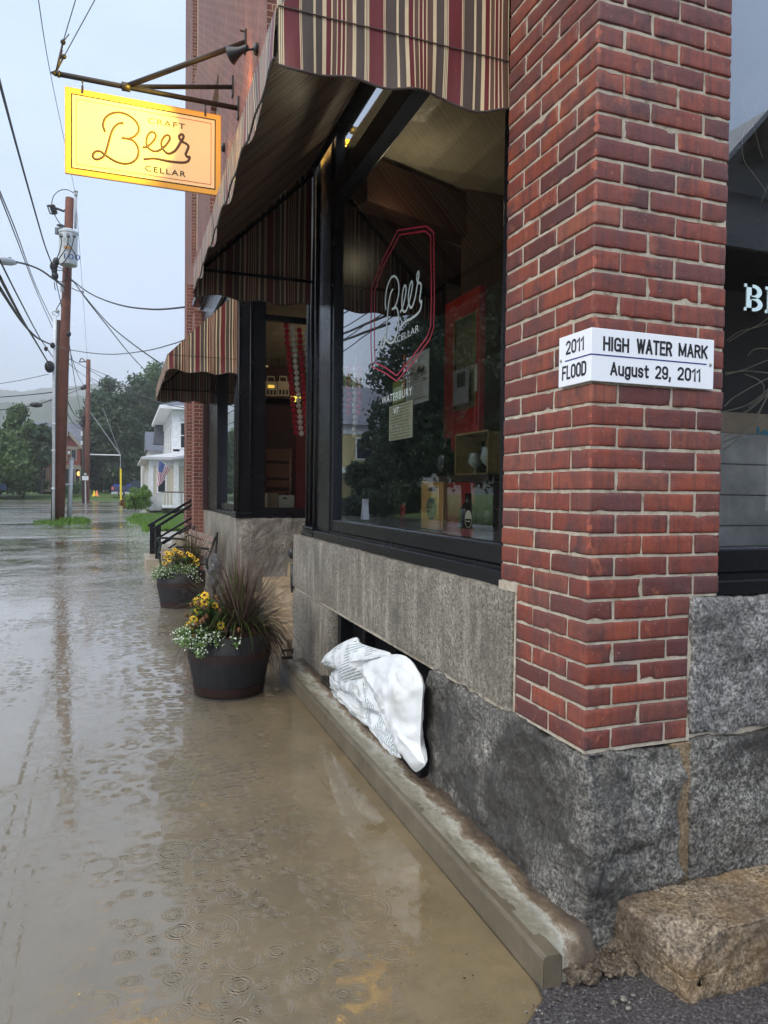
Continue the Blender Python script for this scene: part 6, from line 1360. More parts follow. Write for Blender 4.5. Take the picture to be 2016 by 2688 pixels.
WL = [
 ([(98, -20, 12), (128, 170, 17), (168, 365, 26), (198, 508, 33.9)], .008, 'thin top wire passing behind the lit sign to the tip of the tall pole'),
 ([(-8, 190, 12), (46, 392, 18), (92, 556, 24), (118, 645, 29), (138, 697, 33.5)], .024, 'thick twisted cable from the left edge to the splices under the transformer'),
 ([(-3, 496, 14), (44, 612, 18), (94, 750, 26), (138, 842, 33)], .012, 'upper of two thin parallel wires reaching the stub pole from the left'),
 ([(-3, 507, 13.8), (44, 628, 18), (94, 760, 26), (138, 860, 33)], .012, 'lower of two thin parallel wires reaching the stub pole from the left'),
 ([(-4, 676, 15), (47, 778, 20), (103, 884, 28), (138, 936, 33.5)], .018, 'cable crossing behind the street lamp head down to the stub pole'),
 ([(-4, 720, 13), (56, 834, 20), (94, 897, 27), (130, 958, 33.5)], .028, 'thick dark cable ending at the black splice low on the stub pole'),
 ([(-4, 750, 13), (62, 850, 20), (100, 888, 27), (138, 906, 33.5)], .030, 'lowest thick cable at the left edge, curving up to the stub pole'),
 ([(188, 734, 33.8), (238, 771, 30), (313, 800, 25), (401, 812, 21), (490, 806, 17.9)], .025, 'twisted service drop sagging from the tall pole to the brick building'),
 ([(192, 738, 33.8), (225, 781, 31), (282, 847, 27), (345, 900, 24), (425, 956, 20), (470, 975, 18)], .020, 'service cable running down behind the far awning, upper of the pair'),
 ([(200, 748, 33.8), (232, 793, 33), (282, 856, 35), (342, 931, 40), (384, 975, 46)], .024, 'service cable running down to the trees, lower of the pair'),
 ([(134, 903, 33.5), (188, 919, 30), (282, 930, 26), (376, 922, 22), (450, 904, 19), (500, 886, 17.9)], .014, 'thin slack wire from the stub pole to the building above the far awning'),
 ([(198, 508, 33.9), (208, 640, 45), (218, 780, 62), (229, 942, 83)], .012, 'thin wire running between the tops of the two utility poles'),
 ([(178, 880, 33.9), (186, 930, 42), (205, 985, 60), (221, 1014, 83)], .02, 'slack cable dropping from the tall pole to the insulators of the farther pole'),
 ([(180, 890, 33.9), (190, 960, 42), (200, 1020, 58), (210, 1075, 78)], .02, 'hanging loop of cable between the two poles'),
 ([(176, 950, 33.9), (205, 975, 45), (240, 1000, 60), (280, 1041, 70)], .016, 'wire sloping right behind the tall pole towards the dark trees'),
 ([(178, 940, 33.9), (225, 965, 55), (300, 1010, 70), (330, 1024, 74), (345, 1034, 77)], .022, 'cable crossing in front of the dark trees'),
 ([(236, 967, 83), (290, 990, 76), (338, 1022, 66), (420, 1056, 52), (482, 1070, 44)], .03, 'long cable crossing the tree tops towards the white house'),
 ([(234, 990, 83), (268, 1008, 83), (325, 1036, 85), (400, 1068, 85)], .03, 'cable from the farther pole into the dark trees'),
 ([(-5, 1008, 60), (60, 997, 58), (128, 982, 56)], .022, 'topmost wire crossing the hazy hills on the left'),
 ([(-5, 1043, 50), (70, 1037, 47), (135, 1030, 44), (175, 1024, 50), (215, 1016, 82)], .03, 'dark cable crossing the hazy hills, second from the top'),
 ([(-5, 1077, 50), (50, 1070, 48), (94, 1063, 46), (135, 1050, 44), (175, 1035, 55), (215, 1020, 82)], .03, 'dark cable with a small splice box above the left trees'),
 ([(172, 1036, 34), (185, 1070, 45), (200, 1092, 60), (216, 1103, 80)], .03, 'heavy slack loop between the poles above the red house, upper one'),
 ([(173, 1075, 34), (185, 1100, 45), (198, 1118, 60), (212, 1126, 80)], .022, 'slack loop between the poles above the red house, lower one'),
]
for pts, r, lab in WL: wire(pts, r, 'overhead_wire', lab)
tag(obj('splice_box', MB().sphere(onY(95, 1063, 46), .22, 8, 6, (1.6, 1, .7)), WIRE, None), 'small black splice box hanging on the cable above the left trees', 'splice box')
# ================================================================ land beyond the water
mb = MB()
def bank(i, j):
    x = -120 + i * 240; y = 90 + j * 60; z = -.3 + min(1.0, j * 3.2) * 1.35 + .12 * mn.noise(Vector((x * .1, y * .1, 0))); return Vector((x, y, z))
mb.grid(bank, 60, 16)
def m_lawn():
    t = NT('wet_lawn'); p = t.pos(); n = t.noise(p, 1.5, 6, .7); base = t.ramp(n, [(.3, (.045, .09, .015)), (.6, (.085, .15, .025)), (.8, (.14, .17, .05))]); return t.pbr(base, .8, t.bump(t.noise(p, 12, 5, .8), 1.0, .08))
LAWN = m_lawn(); structure(obj('lawn', mb, LAWN, smooth=True))
mb = MB(); mb.box(-900, 900, 149, 1900, .2, .75); structure(obj('meadow', mb, LAWN))
def islet(cx, cy, rx, ry, h, name, lab, blades, bh, seed, mat=None):
    rr = random.Random(seed); mb = MB(); n = 30
    def f(i, j):
        a = 6.283 * i; k = 1 + .18 * math.sin(a * 3 + seed) + .1 * math.sin(a * 7); return Vector((cx + math.cos(a) * rx * j * k, cy + math.sin(a) * ry * j * k, h * (1 - j ** 3) - .05 * j))
    mb.grid(f, n, 8); root = structure(obj(name, mb, LAWN, smooth=True)); g = MB()
    for i in range(blades):
        a = rr.uniform(0, 6.283); k = math.sqrt(rr.random()) * 1.02; x, y = cx + math.cos(a) * rx * k, cy + math.sin(a) * ry * k; g.curc = rr.random(); w_ = bh * .16; L = bh * rr.uniform(.5, 1.3); l2 = rr.gauss(0, .35) * L; z = h * (1 - k ** 3) - .03; t = rr.uniform(0, 3.14); cx_, sx_ = math.cos(t) * w_, math.sin(t) * w_
        g.add([(x - cx_, y - sx_, z), (x + cx_, y + sx_, z), (x + l2, y + rr.gauss(0, .3) * L, z + L)], [(0, 1, 2)])
    o = obj('grass', g, mat or GRASS, None); o['kind'] = 'stuff'
islet(-2.62, 33.4, 1.0, 1.1, .04, 'weedy_bank', '', 420, .16, 5)
islet(-2.0, 33.3, .6, .9, .04, 'weedy_bank', '', 380, .24, 6)
# lawn by the building, path and bank of the white house
mb = MB()
for y0, y1, xa, z in ((25.5, 42, lambda y: .55 + .25 * math.sin(y * .5) - (y - 25.5) * .02, .10),):
    n = 24; L_ = [(xa(y0 + (y1 - y0) * i / n), y0 + (y1 - y0) * i / n) for i in range(n + 1)]
    mb.add([(x, y, -.04) for x, y in L_] + [(x + .5, y, z) for x, y in L_] + [(14, y, z + .1) for x, y in L_], [(i, n + 1 + i, n + 2 + i, i + 1) for i in range(n)] + [(n + 1 + i, 2 * n + 2 + i, 2 * n + 3 + i, n + 2 + i) for i in range(n)])
structure(obj('lawn', mb, LAWN, smooth=True))
rr = random.Random(2); g = MB()
for i in range(9000):
    y = 25.5 + 16.5 * rr.random() ** 1.3; x = rr.uniform(.55 + .25 * math.sin(y * .5) - (y - 25.5) * .02 + rr.gauss(0, .08), 3.0); g.curc = rr.random(); t = rr.uniform(0, 3.14); w_ = .02; L = rr.uniform(.06, .14)
    g.add([(x - math.cos(t) * w_, y - math.sin(t) * w_, .02), (x + math.cos(t) * w_, y + math.sin(t) * w_, .02), (x + rr.gauss(0, .03), y + rr.gauss(0, .03), .05 + L)], [(0, 1, 2)])
o = obj('grass', g, GRASS); o['kind'] = 'stuff'
mb = MB(); mb.box(.75, 12, 19.6, 25.3, -.2, .03); structure(obj('path', mb, m_concrete('pale_wet_path', (.42, .40, .36), .3)))
mb = MB(); mb.grid(lambda i, j: Vector((1.35 + .3 * math.sin(j * 9) + i * 20 * (1 if i else 1) - (1 - i) * 0, 44 + j * 22, -.05 + .35 * min(1, i * 14))), 40, 20); structure(obj('lawn', mb, LAWN, smooth=True))
# --- white house ----------------------------------------------------------
def m_siding(name, c, pitch=.13):
    t = NT(name); s = t.sep(t.pos()); f = t.math('FRACT', t.math('DIVIDE', s[2], pitch)); n = t.noise(t.pos(), 2, 4)
    base = t.mix(t.rampf(n, .3, .7), c, tuple(x * .88 for x in c)); return t.pbr(base, .55, t.bump(f, .8, .02))
SIDE = m_siding('white_clapboard', (.72, .73, .72)); SIDEC = m_siding('cream_clapboard', (.66, .62, .50)); TRIM = simple('white_trim', (.78, .80, .82), .4); SLATE = simple('grey_roof_shingle', (.10, .11, .14), .6, var=.3, nscale=4)
DW = flat('house_window_dark', (.03, .04, .045), .06)
WH = thing('white_house', (3.2, 50, .3), 'white clapboard two-storey house partly hidden by the brick corner, flag on its front', 'house')
def win_y(parent, x0, x1, y, z0, z1, nm='window', d=.06):
    f = MB(); w = .09
    for (a, b, c, e) in ((x0 - w, x0, z0 - w, z1 + w), (x1, x1 + w, z0 - w, z1 + w), (x0, x1, z1, z1 + w * 1.3), (x0, x1, z0 - w, z0), (x0, x1, (z0 + z1) / 2 - .03, (z0 + z1) / 2 + .03)): f.box(a, b, y - d, y + .02, c, e)
    o = obj(nm, f, TRIM, parent); obj('pane', MB().box(x0, x1, y - .02, y - .01, z0, z1), DW, o); return o
def win_x(parent, x, y0, y1, z0, z1, d=.06):
    f = MB(); w = .09
    for (a, b, c, e) in ((y0 - w, y0, z0 - w, z1 + w), (y1, y1 + w, z0 - w, z1 + w), (y0, y1, z1, z1 + w * 1.3), (y0, y1, z0 - w, z0)): f.box(x - d, x + .02, a, b, c, e)
    o = obj('window', f, TRIM, parent); obj('pane', MB().box(x - .02, x - .01, y0, y1, z0, z1), DW, o); return o
def E4(x, y, yy): return onY(*crop(200, 1000, 320 / 1659)(x, y), yy)
# two-storey block: near wall at y=50, street wall x=xs
ym = 50; xs = E4(1320, 600, ym).x; xe_ = xs + 8; ze = E4(1400, 400, ym).z; zg = .25
obj('wall', MB().box(xs, xe_, ym, ym + 13, zg, ze), SIDE, WH)
mb = MB(); mb.box(xs - .04, xs + .42, ym - .05, ym + .06, zg, ze - .05); mb.box(xs - .05, xs + .06, ym - .04, ym + .4, zg, ze - .05); mb.box(xs - .06, xe_, ym - .06, ym, ze - .55, ze - .02); mb.box(xs - .06, xs, ym, ym + 13, ze - .55, ze - .02); mb.box(xs, xe_, ym - .05, ym - .001, E4(1400, 940, ym).z - .1, E4(1400, 940, ym).z + .05); obj('corner_boards', mb, TRIM, WH)
ov = .9; pk = ze + 1.9; xmid = (xs + xe_) / 2
mb = MB(); z_e = ze; mb.add([(xs - ov, ym - ov, z_e), (xe_ + ov, ym - ov, z_e), (xe_ + ov, ym + 13 + ov, z_e), (xs - ov, ym + 13 + ov, z_e), (xmid, ym + 4, pk), (xmid, ym + 9, pk), (xs - ov, ym - ov, z_e + .22), (xe_ + ov, ym - ov, z_e + .22), (xe_ + ov, ym + 13 + ov, z_e + .22), (xs - ov, ym + 13 + ov, z_e + .22)], [(0, 3, 2, 1), (0, 1, 7, 6), (1, 2, 8, 7), (2, 3, 9, 8), (3, 0, 6, 9), (6, 7, 4), (7, 8, 5, 4), (8, 9, 5), (9, 6, 4, 5)])
obj('roof', mb, [TRIM, SLATE], WH)
rf = bpy.data.objects['roof']; [setattr(rf.data.polygons[i], 'material_index', 1) for i in (5, 6, 7, 8)]
win_y(WH, E4(1425, 600, ym).x, E4(1425, 600, ym).x + .95, ym, E4(1400, 905, ym).z, E4(1400, 575, ym).z)
for k in range(4):
    y0_ = ym + 1.6 + k * 2.6; win_x(WH, xs, y0_, y0_ + 1.1, E4(1400, 960, ym).z - .2, E4(1400, 610, ym).z)
# one-storey front wing towards the street
yw = 46.5; xw = E4(1000, 1300, yw).x; xw2 = E4(1320, 1300, yw).x; zw = E4(1150, 1075, yw).z
obj('front_wing', MB().box(xw, xw2 + 1.0, yw, ym + 9, zg - .1, zw), SIDEC, WH)
mb = MB(); mb.box(xw - .04, xw + .22, yw - .05, yw + .05, zg - .1, zw); mb.box(xw - .05, xw + .04, yw - .04, yw + .3, zg - .1, zw); mb.box(xw2 + .02, xw2 + .32, yw - .3, yw + .04, zg, zw); mb.box(xw - .05, xw2 + 1, yw - .06, yw, zw - .35, zw); obj('corner_boards', mb, TRIM, WH)
mb = MB(); mb.box(xw, E4(1165, 1600, yw).x, yw - .03, yw - .002, zg - .1, E4(1100, 1540, yw).z); obj('white_skirt_siding', mb, SIDE, WH)
mb = MB(); mb.add([(xw - .5, yw - .5, zw), (xw2 + 1.0, yw - .5, zw), (xw2 + 1.0, ym + 9.5, zw), (xw - .5, ym + 9.5, zw), (xw - .5, yw - .5, zw + .16), (xw2 + 1.0, yw - .5, zw + .16), (xw2 + 1.0, ym + 9.5, zw + .8), (xw2 + .8, yw + .5, zw + .62), (xw2 + .8, ym + 9, zw + .62), (xw - .5, ym + 9.5, zw + .16)], [(0, 3, 2, 1), (0, 1, 5, 4), (4, 5, 7), (4, 7, 8, 9), (0, 4, 9, 3)]); obj('wing_roof', mb, simple('pale_wing_roof', (.50, .51, .52), .5), WH)
win_y(WH, E4(1115, 1500, yw).x, E4(1210, 1500, yw).x, yw, E4(1160, 1510, yw).z, E4(1160, 1170, yw).z)
for k in range(3): win_x(WH, xw, yw + 1.5 + k * 3, yw + 2.6 + k * 3, 1.1, 2.5)
# further wing and back gable
mb = MB(); x9 = E4(900, 1250, 60).x; mb.box(x9, x9 + 6, 60, 66, .2, E4(900, 1110, 60).z); obj('rear_wing', mb, SIDE, WH)
mb = MB(); a = E4(980, 1000, 68); mb.box(a.x, a.x + 5, 68, 76, .5, E4(980, 930, 68).z); obj('rear_gable', mb, SIDE, WH)
b = E4(965, 945, 67.5); c = E4(965, 680, 70); d = E4(1100, 690, 70); mb = MB(); mb.add([(b.x - .1, 67.5, b.z), (b.x + 6, 67.5, b.z), (b.x + 6, 71, c.z), (b.x - .1, 71, c.z), (b.x - .1, 74.5, b.z), (b.x + 6, 74.5, b.z)], [(0, 1, 2, 3), (3, 2, 5, 4), (0, 3, 4), (1, 5, 2)]); obj('rear_roof', mb, SLATE, WH)
a = E4(1050, 855, 62); b = E4(1110, 560, 62); c = E4(1090, 470, 62); mb = MB(); mb.add([(a.x, 62, a.z), (b.x + .6, 62, a.z), (b.x + .6, 62, c.z), (c.x, 62, c.z), (a.x, 63.5, a.z), (b.x + .6, 63.5, a.z), (b.x + .6, 63.5, c.z), (c.x, 63.5, c.z)], [(0, 1, 2, 3), (4, 7, 6, 5), (0, 3, 7, 4), (3, 2, 6, 7)]); obj('steep_side_roof', mb, SLATE, WH)
# porch
PR = thing('porch', (E4(1165, 1500, 45).x, 45, .2), 'small white porch with a worn balustrade in front of the white house', 'porch')
p0, p1 = E4(1165, 1730, 45), E4(1440, 1730, 45); zt_ = E4(1200, 1510, 45).z; zbm = p0.z + .12
mb = MB(); mb.box(p0.x, p1.x + .6, 45, 46.4, zbm - .16, zbm); obj('deck', mb, simple('porch_deck', (.30, .28, .25), .7), PR); mb = MB(); mb.box(p0.x - .06, p1.x + .5, 44.97, 45.05, zt_ - .05, zt_ + .03); obj('top_rail', mb, simple('peeling_rail', (.16, .12, .10), .8, var=.6, nscale=30), PR)
for k in range(9):
    xx = p0.x + .04 + k * (p1.x + .4 - p0.x) / 8; obj('baluster', MB().box(xx, xx + .05, 45, 45.04, zbm, zt_ - .05), TRIM, PR)
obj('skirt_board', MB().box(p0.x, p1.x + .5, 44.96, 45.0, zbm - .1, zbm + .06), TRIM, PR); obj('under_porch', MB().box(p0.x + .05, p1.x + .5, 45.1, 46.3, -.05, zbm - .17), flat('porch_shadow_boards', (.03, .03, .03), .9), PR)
a, b = E4(1370, 1500, 46), E4(1370, 1100, 46); mb = MB(); mb.box(a.x, a.x + .12, 46, 46.12, zbm, b.z); obj('porch_post', mb, TRIM, PR); a = E4(1325, 1085, 45); mb = MB(); mb.obox((a.x, 44.8, a.z), (2.2, 0, .35), (0, 2.0, .25), (0, 0, .10)); obj('porch_roof', mb, simple('grey_porch_roof', (.22, .23, .25), .5), PR)
# flag
FG = thing('national_flag', E4(1395, 1290, 45.8), 'red, white and blue striped flag hanging from an angled pole on the white house', 'flag')
a, b = E4(1395, 1290, 45.8), E4(1120, 1060, 44.6); obj('flag_pole', MB().tube([a, b], .018, 6), TRIM, FG)
def flagmat():
    t = NT('flag_cloth'); s = t.sep(t.n('TexCoord').outputs['UV']); st = t.math('MODULO', t.math('FLOOR', t.math('MULTIPLY', s[1], 13.0)), 2.0)
    base = t.mix(st, (.50, .02, .05), (.75, .75, .78)); inb = t.math('MULTIPLY', t.math('LESS_THAN', s[0], .42), t.math('GREATER_THAN', s[1], .46))
    vx = t.n('TexVoronoi', {'Vector': t.comb(t.math('MULTIPLY', s[0], 24.0), t.math('MULTIPLY', s[1], 18.0), 0), 'Scale': 1.0, 'Randomness': .1}).outputs['Distance']
    blue = t.mix(t.math('LESS_THAN', vx, .22), (.02, .04, .25), (.7, .7, .75)); return t.pbr(t.mix(inb, base, blue), .7)
# hangs: hoist edge along the pole, fly drooping down-left
h0, h1 = E4(1130, 1072, 44.65), E4(1275, 1190, 45.2); f0, f1 = E4(1102, 1440, 44.75), E4(1150, 1400, 45.1)
mb = MB(); mb.grid(lambda i, j: (h1.lerp(h0, j)).lerp(f1.lerp(f0, j), i) + Vector((.05 * math.sin(j * 11 + i * 2) * i + .02 * math.sin(i * 9), .10 * math.sin(j * 12 + i * 3) * (.2 + i), 0)), 24, 20, lambda i, j: (i, j)); obj('cloth', mb, flagmat(), FG, smooth=True)
# --- red house -------------------------------------------------------------
YR = 104
def V(x, y, yy=YR): return onY(*crop(0, 1000, 300 / 1659)(x, y), yy)
REDS = m_siding('brick_red_shingle', (.26, .055, .04), .2); TANT = simple('tan_trim', (.30, .26, .19), .6); GROOF = simple('blue_grey_slate', (.11, .12, .15), .5, var=.25, nscale=1.5)
RH = thing('red_house', (V(1000, 1500).x, YR, 1), 'red two-storey house with tan trim and grey slate roof behind the poles', 'house')
xl_, xr2 = V(520, 900).x, V(1185, 900).x; zf = 1.0; zev = V(1000, 950).z
gx0, gx1 = V(860, 900).x, V(1165, 900).x; gm = V(1000, 900).x
obj('wall', MB().box(xl_, xr2 - .2, YR + 1.5, YR + 10, zf, V(1000, 900).z), REDS, RH)
mb = MB(); mb.add([(gx0, YR, zf + 3), (gx1, YR, zf + 3), (gx1, YR, zev), (gm, YR, V(1000, 780).z), (gx0, YR, zev), (gx0, YR + 2, zf + 3), (gx1, YR + 2, zf + 3), (gx1, YR + 2, zev), (gm, YR + 2, V(1000, 780).z), (gx0, YR + 2, zev)], [(0, 1, 2, 3, 4), (0, 4, 9, 5), (1, 6, 7, 2)]); obj('gable_front', mb, REDS, RH)
mb = MB(); pk_ = V(1000, 765).z; mb.beam((gx0 - .5, YR - .3, zev - .5), (gm, YR - .3, pk_ + .1), .35, .35, (0, 1, 0)); mb.beam((gx1 + .5, YR - .3, zev - .5), (gm, YR - .3, pk_ + .1), .35, .35, (0, 1, 0)); mb.box(gx0, gx1, YR - .1, YR, zev - .35, zev); mb.box(gx0, gx1, YR - .15, YR, V(1000, 1240).z - .2, V(1000, 1240).z + .2); obj('gable_trim', mb, TANT, RH)
zr0 = V(1000, 940).z; zr1 = V(1000, 560).z; xa_, xb_ = V(400, 540).x, V(1230, 570).x
mb = MB(); mb.add([(xa_, YR + 1, zr0), (xb_ + .6, YR + 1, zr0), (xb_ - .5, YR + 6, zr1), (xa_, YR + 6, zr1), (xa_, YR + 11, zr0), (xb_ + .6, YR + 11, zr0)], [(0, 1, 2, 3), (3, 2, 5, 4), (0, 3, 4), (1, 5, 2)]); mb.add([(gx0 - .5, YR - .4, zev - .3), (gm, YR - .4, pk_ + .3), (gm, YR + 5, pk_ + .3), (gx0 - .5, YR + 2.5, zev - .3)], [(0, 1, 2, 3)]); mb.add([(gx1 + .5, YR - .4, zev - .3), (gm, YR - .4, pk_ + .3), (gm, YR + 5, pk_ + .3), (gx1 + .5, YR + 2.5, zev - .3)], [(0, 3, 2, 1)]); obj('roof', mb, GROOF, RH)
def wn(a, b, c, d, nm='window', yy=YR - .05):
    P, Q_ = V(a, c, yy), V(b, d, yy); m = MB(); w = .14; m.box(P.x - w, Q_.x + w, yy, yy + .04, Q_.z - w, P.z + w); o = obj(nm, m, TANT, RH); obj('pane', MB().box(P.x, Q_.x, yy - .02, yy - .005, Q_.z, P.z), DW, o)
wn(1040, 1098, 1000, 1140); wn(925, 962, 1000, 1140); wn(595, 665, 1290, 1425)
obj('bay_window_wall', MB().box(V(530, 1250).x, V(730, 1250).x, YR - .01, YR + 1.6, zf, V(600, 1245).z), TANT, RH)
mb = MB()
for x in (530, 570, 685, 720): mb.box(V(x, 1300).x - .06, V(x, 1300).x + .06, YR - .09, YR - .02, zf + .6, V(600, 1250).z)
mb.box(V(520, 1250).x, V(740, 1250).x, YR - .15, YR, V(600, 1260).z, V(600, 1230).z); obj('bay_trim', mb, simple('red_brown_trim', (.20, .09, .06), .6), RH)
mb = MB()
for x in (925, 1095, 1170): mb.box(V(x, 1300).x - .09, V(x, 1300).x + .09, YR - 1.2, YR - 1.0, zf - .2, V(600, 1265).z)
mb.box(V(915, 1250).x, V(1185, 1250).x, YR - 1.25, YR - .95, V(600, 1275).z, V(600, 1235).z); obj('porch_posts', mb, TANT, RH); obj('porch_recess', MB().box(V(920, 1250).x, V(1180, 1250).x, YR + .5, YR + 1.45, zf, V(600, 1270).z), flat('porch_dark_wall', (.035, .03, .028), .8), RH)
pl = V(1140, 1345, YR - .8); PL = thing('porch_lantern', pl, 'small orange lit lamp on the porch of the red house', 'lamp'); obj('lamp_glass', MB().sphere(pl, .20, 8, 6, (1, 1, 1.6)), emit('porch_glow', (1, .45, .12), 2.0), PL); obj('lamp_stem', MB().tube([pl, pl + Vector((0, 0, 1.2))], .03, 5), IRON, PL)
tag(obj('white_lantern', MB().sphere(V(1000, 1045, YR - .3), .16, 8, 6, (1, 1, 1.6)), PVC), 'small white fixture between the upper windows of the red house', 'lantern')
# ================================================================ trees
def crown_mesh(name, clumps, leaf, nleaf, seed, mat, flat_=.6):
    rg = np.random.default_rng(seed); P = []; 
    cl = np.array([c for c in clumps]); vol = cl[:, 3] ** 2; pr = vol / vol.sum(); idx = rg.choice(len(cl), nleaf, p=pr)
    d = rg.normal(size=(nleaf, 3)); d /= np.linalg.norm(d, axis=1)[:, None]; r = rg.random(nleaf) ** .35 * (1 + .18 * rg.normal(size=nleaf))
    c = cl[idx, :3] + d * (r * cl[idx, 3])[:, None] * np.array([1, 1, .8])
    n = d + rg.normal(size=(nleaf, 3)) * flat_; n /= np.linalg.norm(n, axis=1)[:, None]; t = np.cross(n, rg.normal(size=(nleaf, 3))); t /= np.linalg.norm(t, axis=1)[:, None]; b = np.cross(n, t)
    s = (leaf * (.6 + .8 * rg.random(nleaf)))[:, None]
    v = np.stack([c - t * s, c + b * s * .55, c + t * s, c - b * s * .55], 1).reshape(-1, 3)
    me = bpy.data.meshes.new(name); me.vertices.add(nleaf * 4); me.vertices.foreach_set('co', v.ravel()); me.loops.add(nleaf * 4); me.polygons.add(nleaf)
    me.loops.foreach_set('vertex_index', np.arange(nleaf * 4)); me.polygons.foreach_set('loop_start', np.arange(0, nleaf * 4, 4)); me.polygons.foreach_set('loop_total', np.full(nleaf, 4)); me.update(calc_edges=True)
    at = me.attributes.new('rnd', 'FLOAT', 'FACE'); at.data.foreach_set('value', (rg.random(nleaf) * .6 + rg.random(len(cl))[idx] * .4).astype(np.float32)); me.materials.append(mat); return me
def tree(x, y, z0, H, W, seed, mat, label, nclump=46, leaf=.30, nleaf=4200, low=.12, cone=0.0, group='trees beyond the flood', name='broadleaf_tree'):
    rr = random.Random(seed); root = thing(name, (x, y, z0), label, 'tree', group); cl = []
    for i in range(nclump):
        h = low + (1 - low) * (i + rr.random()) / nclump; prof = math.sin(math.pi * min(1, (h - low * .6) / (1.02 - low * .6)) ** .75) ** .7 if not cone else max(.05, (1 - h) ** .85) * cone + .02
        a = rr.uniform(0, 6.283); k = math.sqrt(rr.random()) * .86; R_ = W / 2 * max(.12, prof)
        cl.append((math.cos(a) * R_ * k, math.sin(a) * R_ * k, h * H, (W * .5) * rr.uniform(.20, .36) * (1 if not cone else max(.25, 1 - h))))
    me = crown_mesh('crown', cl, leaf, nleaf, seed, mat); o = bpy.data.objects.new('crown', me); col.objects.link(o); o.parent = root
    mb = MB(); mb.tube([(x, y, z0 - .3), (x + .1, y, z0 + H * .3), (x - .1, y, z0 + H * .75)], [H * .022, H * .016, H * .006], 8)
    for i in range(7):
        c = cl[rr.randrange(len(cl))]; h0_ = z0 + H * rr.uniform(.18, .5); mb.tube([(x, y, h0_), (x + c[0] * .5, y + c[1] * .5, (h0_ + z0 + c[2]) / 2 + .2), (x + c[0], y + c[1], z0 + c[2])], [H * .010, H * .007, H * .003], 5)
    obj('trunk', mb, BARK, root); return root
def TX(u, y): return onY(u, 1290, y).x
def TZ(v, y, u=200): return onY(u, v, y).z
for (u, y, vt, W, seed, mat, lab) in (
    (20, 96, 1150, 8.5, 1, LEAF, 'rounded green maple at the left edge of the far bank'), (50, 99, 1072, 6.0, 2, LEAF, 'taller green maple whose top stands clear against the hills'), (108, 97, 1125, 4.4, 3, LEAFD, 'darker tree between the maple and the utility poles'), (-25, 98, 1130, 8, 4, LEAF, 'green tree cut by the left edge of the view'),
    (262, 112, 1040, 9.0, 5, LEAFD, 'dark pointed tree just right of the farther pole'), (312, 108, 1048, 8.5, 6, LEAFD, 'dark broad tree behind the pickup truck'), (362, 118, 1000, 11, 7, LEAFD, 'large dark tree left of the white house'), (405, 124, 962, 11, 8, LEAF, 'tallest tree, its top touching the far awning'), (455, 120, 985, 11, 9, LEAFD, 'dark tree rising behind the white house'), (210, 118, 1160, 7, 10, LEAFD, 'small dark tree beside the red house'), (290, 125, 1000, 10, 12, LEAFD, 'dark tree set back behind the pickup')):
    z0 = 1.0; zt_ = TZ(vt, y, u); tree(TX(u, y), y, z0, zt_ - z0, W, seed, mat, lab, nclump=60, leaf=.26, nleaf=7500, low=.05 if seed != 3 else .45)
# bushes and near shrubs
def shrub(x, y, z0, H, W, seed, mat, lab, name='shrub', nleaf=1600, leaf=.10, grp=None):
    rr = random.Random(seed); root = thing(name, (x, y, z0), lab, 'shrub', grp); cl = [(rr.uniform(-.5, .5) * W * .7, rr.uniform(-.5, .5) * W * .7, H * rr.uniform(.15, .8), W * rr.uniform(.16, .28)) for i in range(16)]
    me = crown_mesh('foliage', cl, leaf, nleaf, seed, mat, 1.0); o = bpy.data.objects.new('foliage', me); col.objects.link(o); o.parent = root
    mb = MB()
    for i in range(6): a = rr.uniform(0, 6.28); mb.tube([(x, y, z0 - .1), (x + math.cos(a) * W * .25, y + math.sin(a) * W * .25, z0 + H * .7)], .015, 4)
    obj('stem', mb, BARK, root)
for (u, y, vt, vb, W, seed, mat, lab, nm) in ((372, 46, 1268, 1335, 1.3, 41, LEAFB, 'bright green weedy bush at the corner of the white house', 'green_bush'), (390, 48, 1250, 1335, 1.2, 42, LEAFB, 'tall leafy green shrub beside the white siding', 'green_bush'), (355, 44, 1290, 1336, 1.0, 43, LEAFB, 'low green shrub at the edge of the water left of the house', 'green_bush'), (335, 47, 1310, 1333, .8, 44, simple('rust_orange_foliage', (.18, .09, .03), .8, var=.4), 'small rusty orange bush at the water edge', 'orange_bush')):
    z0 = max(0, TZ(vb, y, u)); shrub(TX(u, y), y, z0 - .05, TZ(vt, y, u) - z0, W, seed, mat, lab, nm, 2600, .07)
HYD = m_leaf('hydrangea_leaves', (.03, .06, .02), (.05, .09, .03), (.30, .30, .24))
for k, (u, w) in enumerate(((88, 1.8), (108, 2.0), (70, 1.6))): shrub(TX(u, 100.5), 100.5, 1.0, 1.7, w, 70 + k, HYD, ['flowering hydrangea bush in front of the red house', 'largest pale-flowered bush, close beside the poles', 'leftmost flowering bush on the far bank'][k], 'hydrangea_bush', 1200, .16)
shrub(TX(190, 100), 100, 1.0, 1.3, 3.0, 77, LEAF, 'low olive bush in front of the red house porch', 'low_bush', 900, .16)
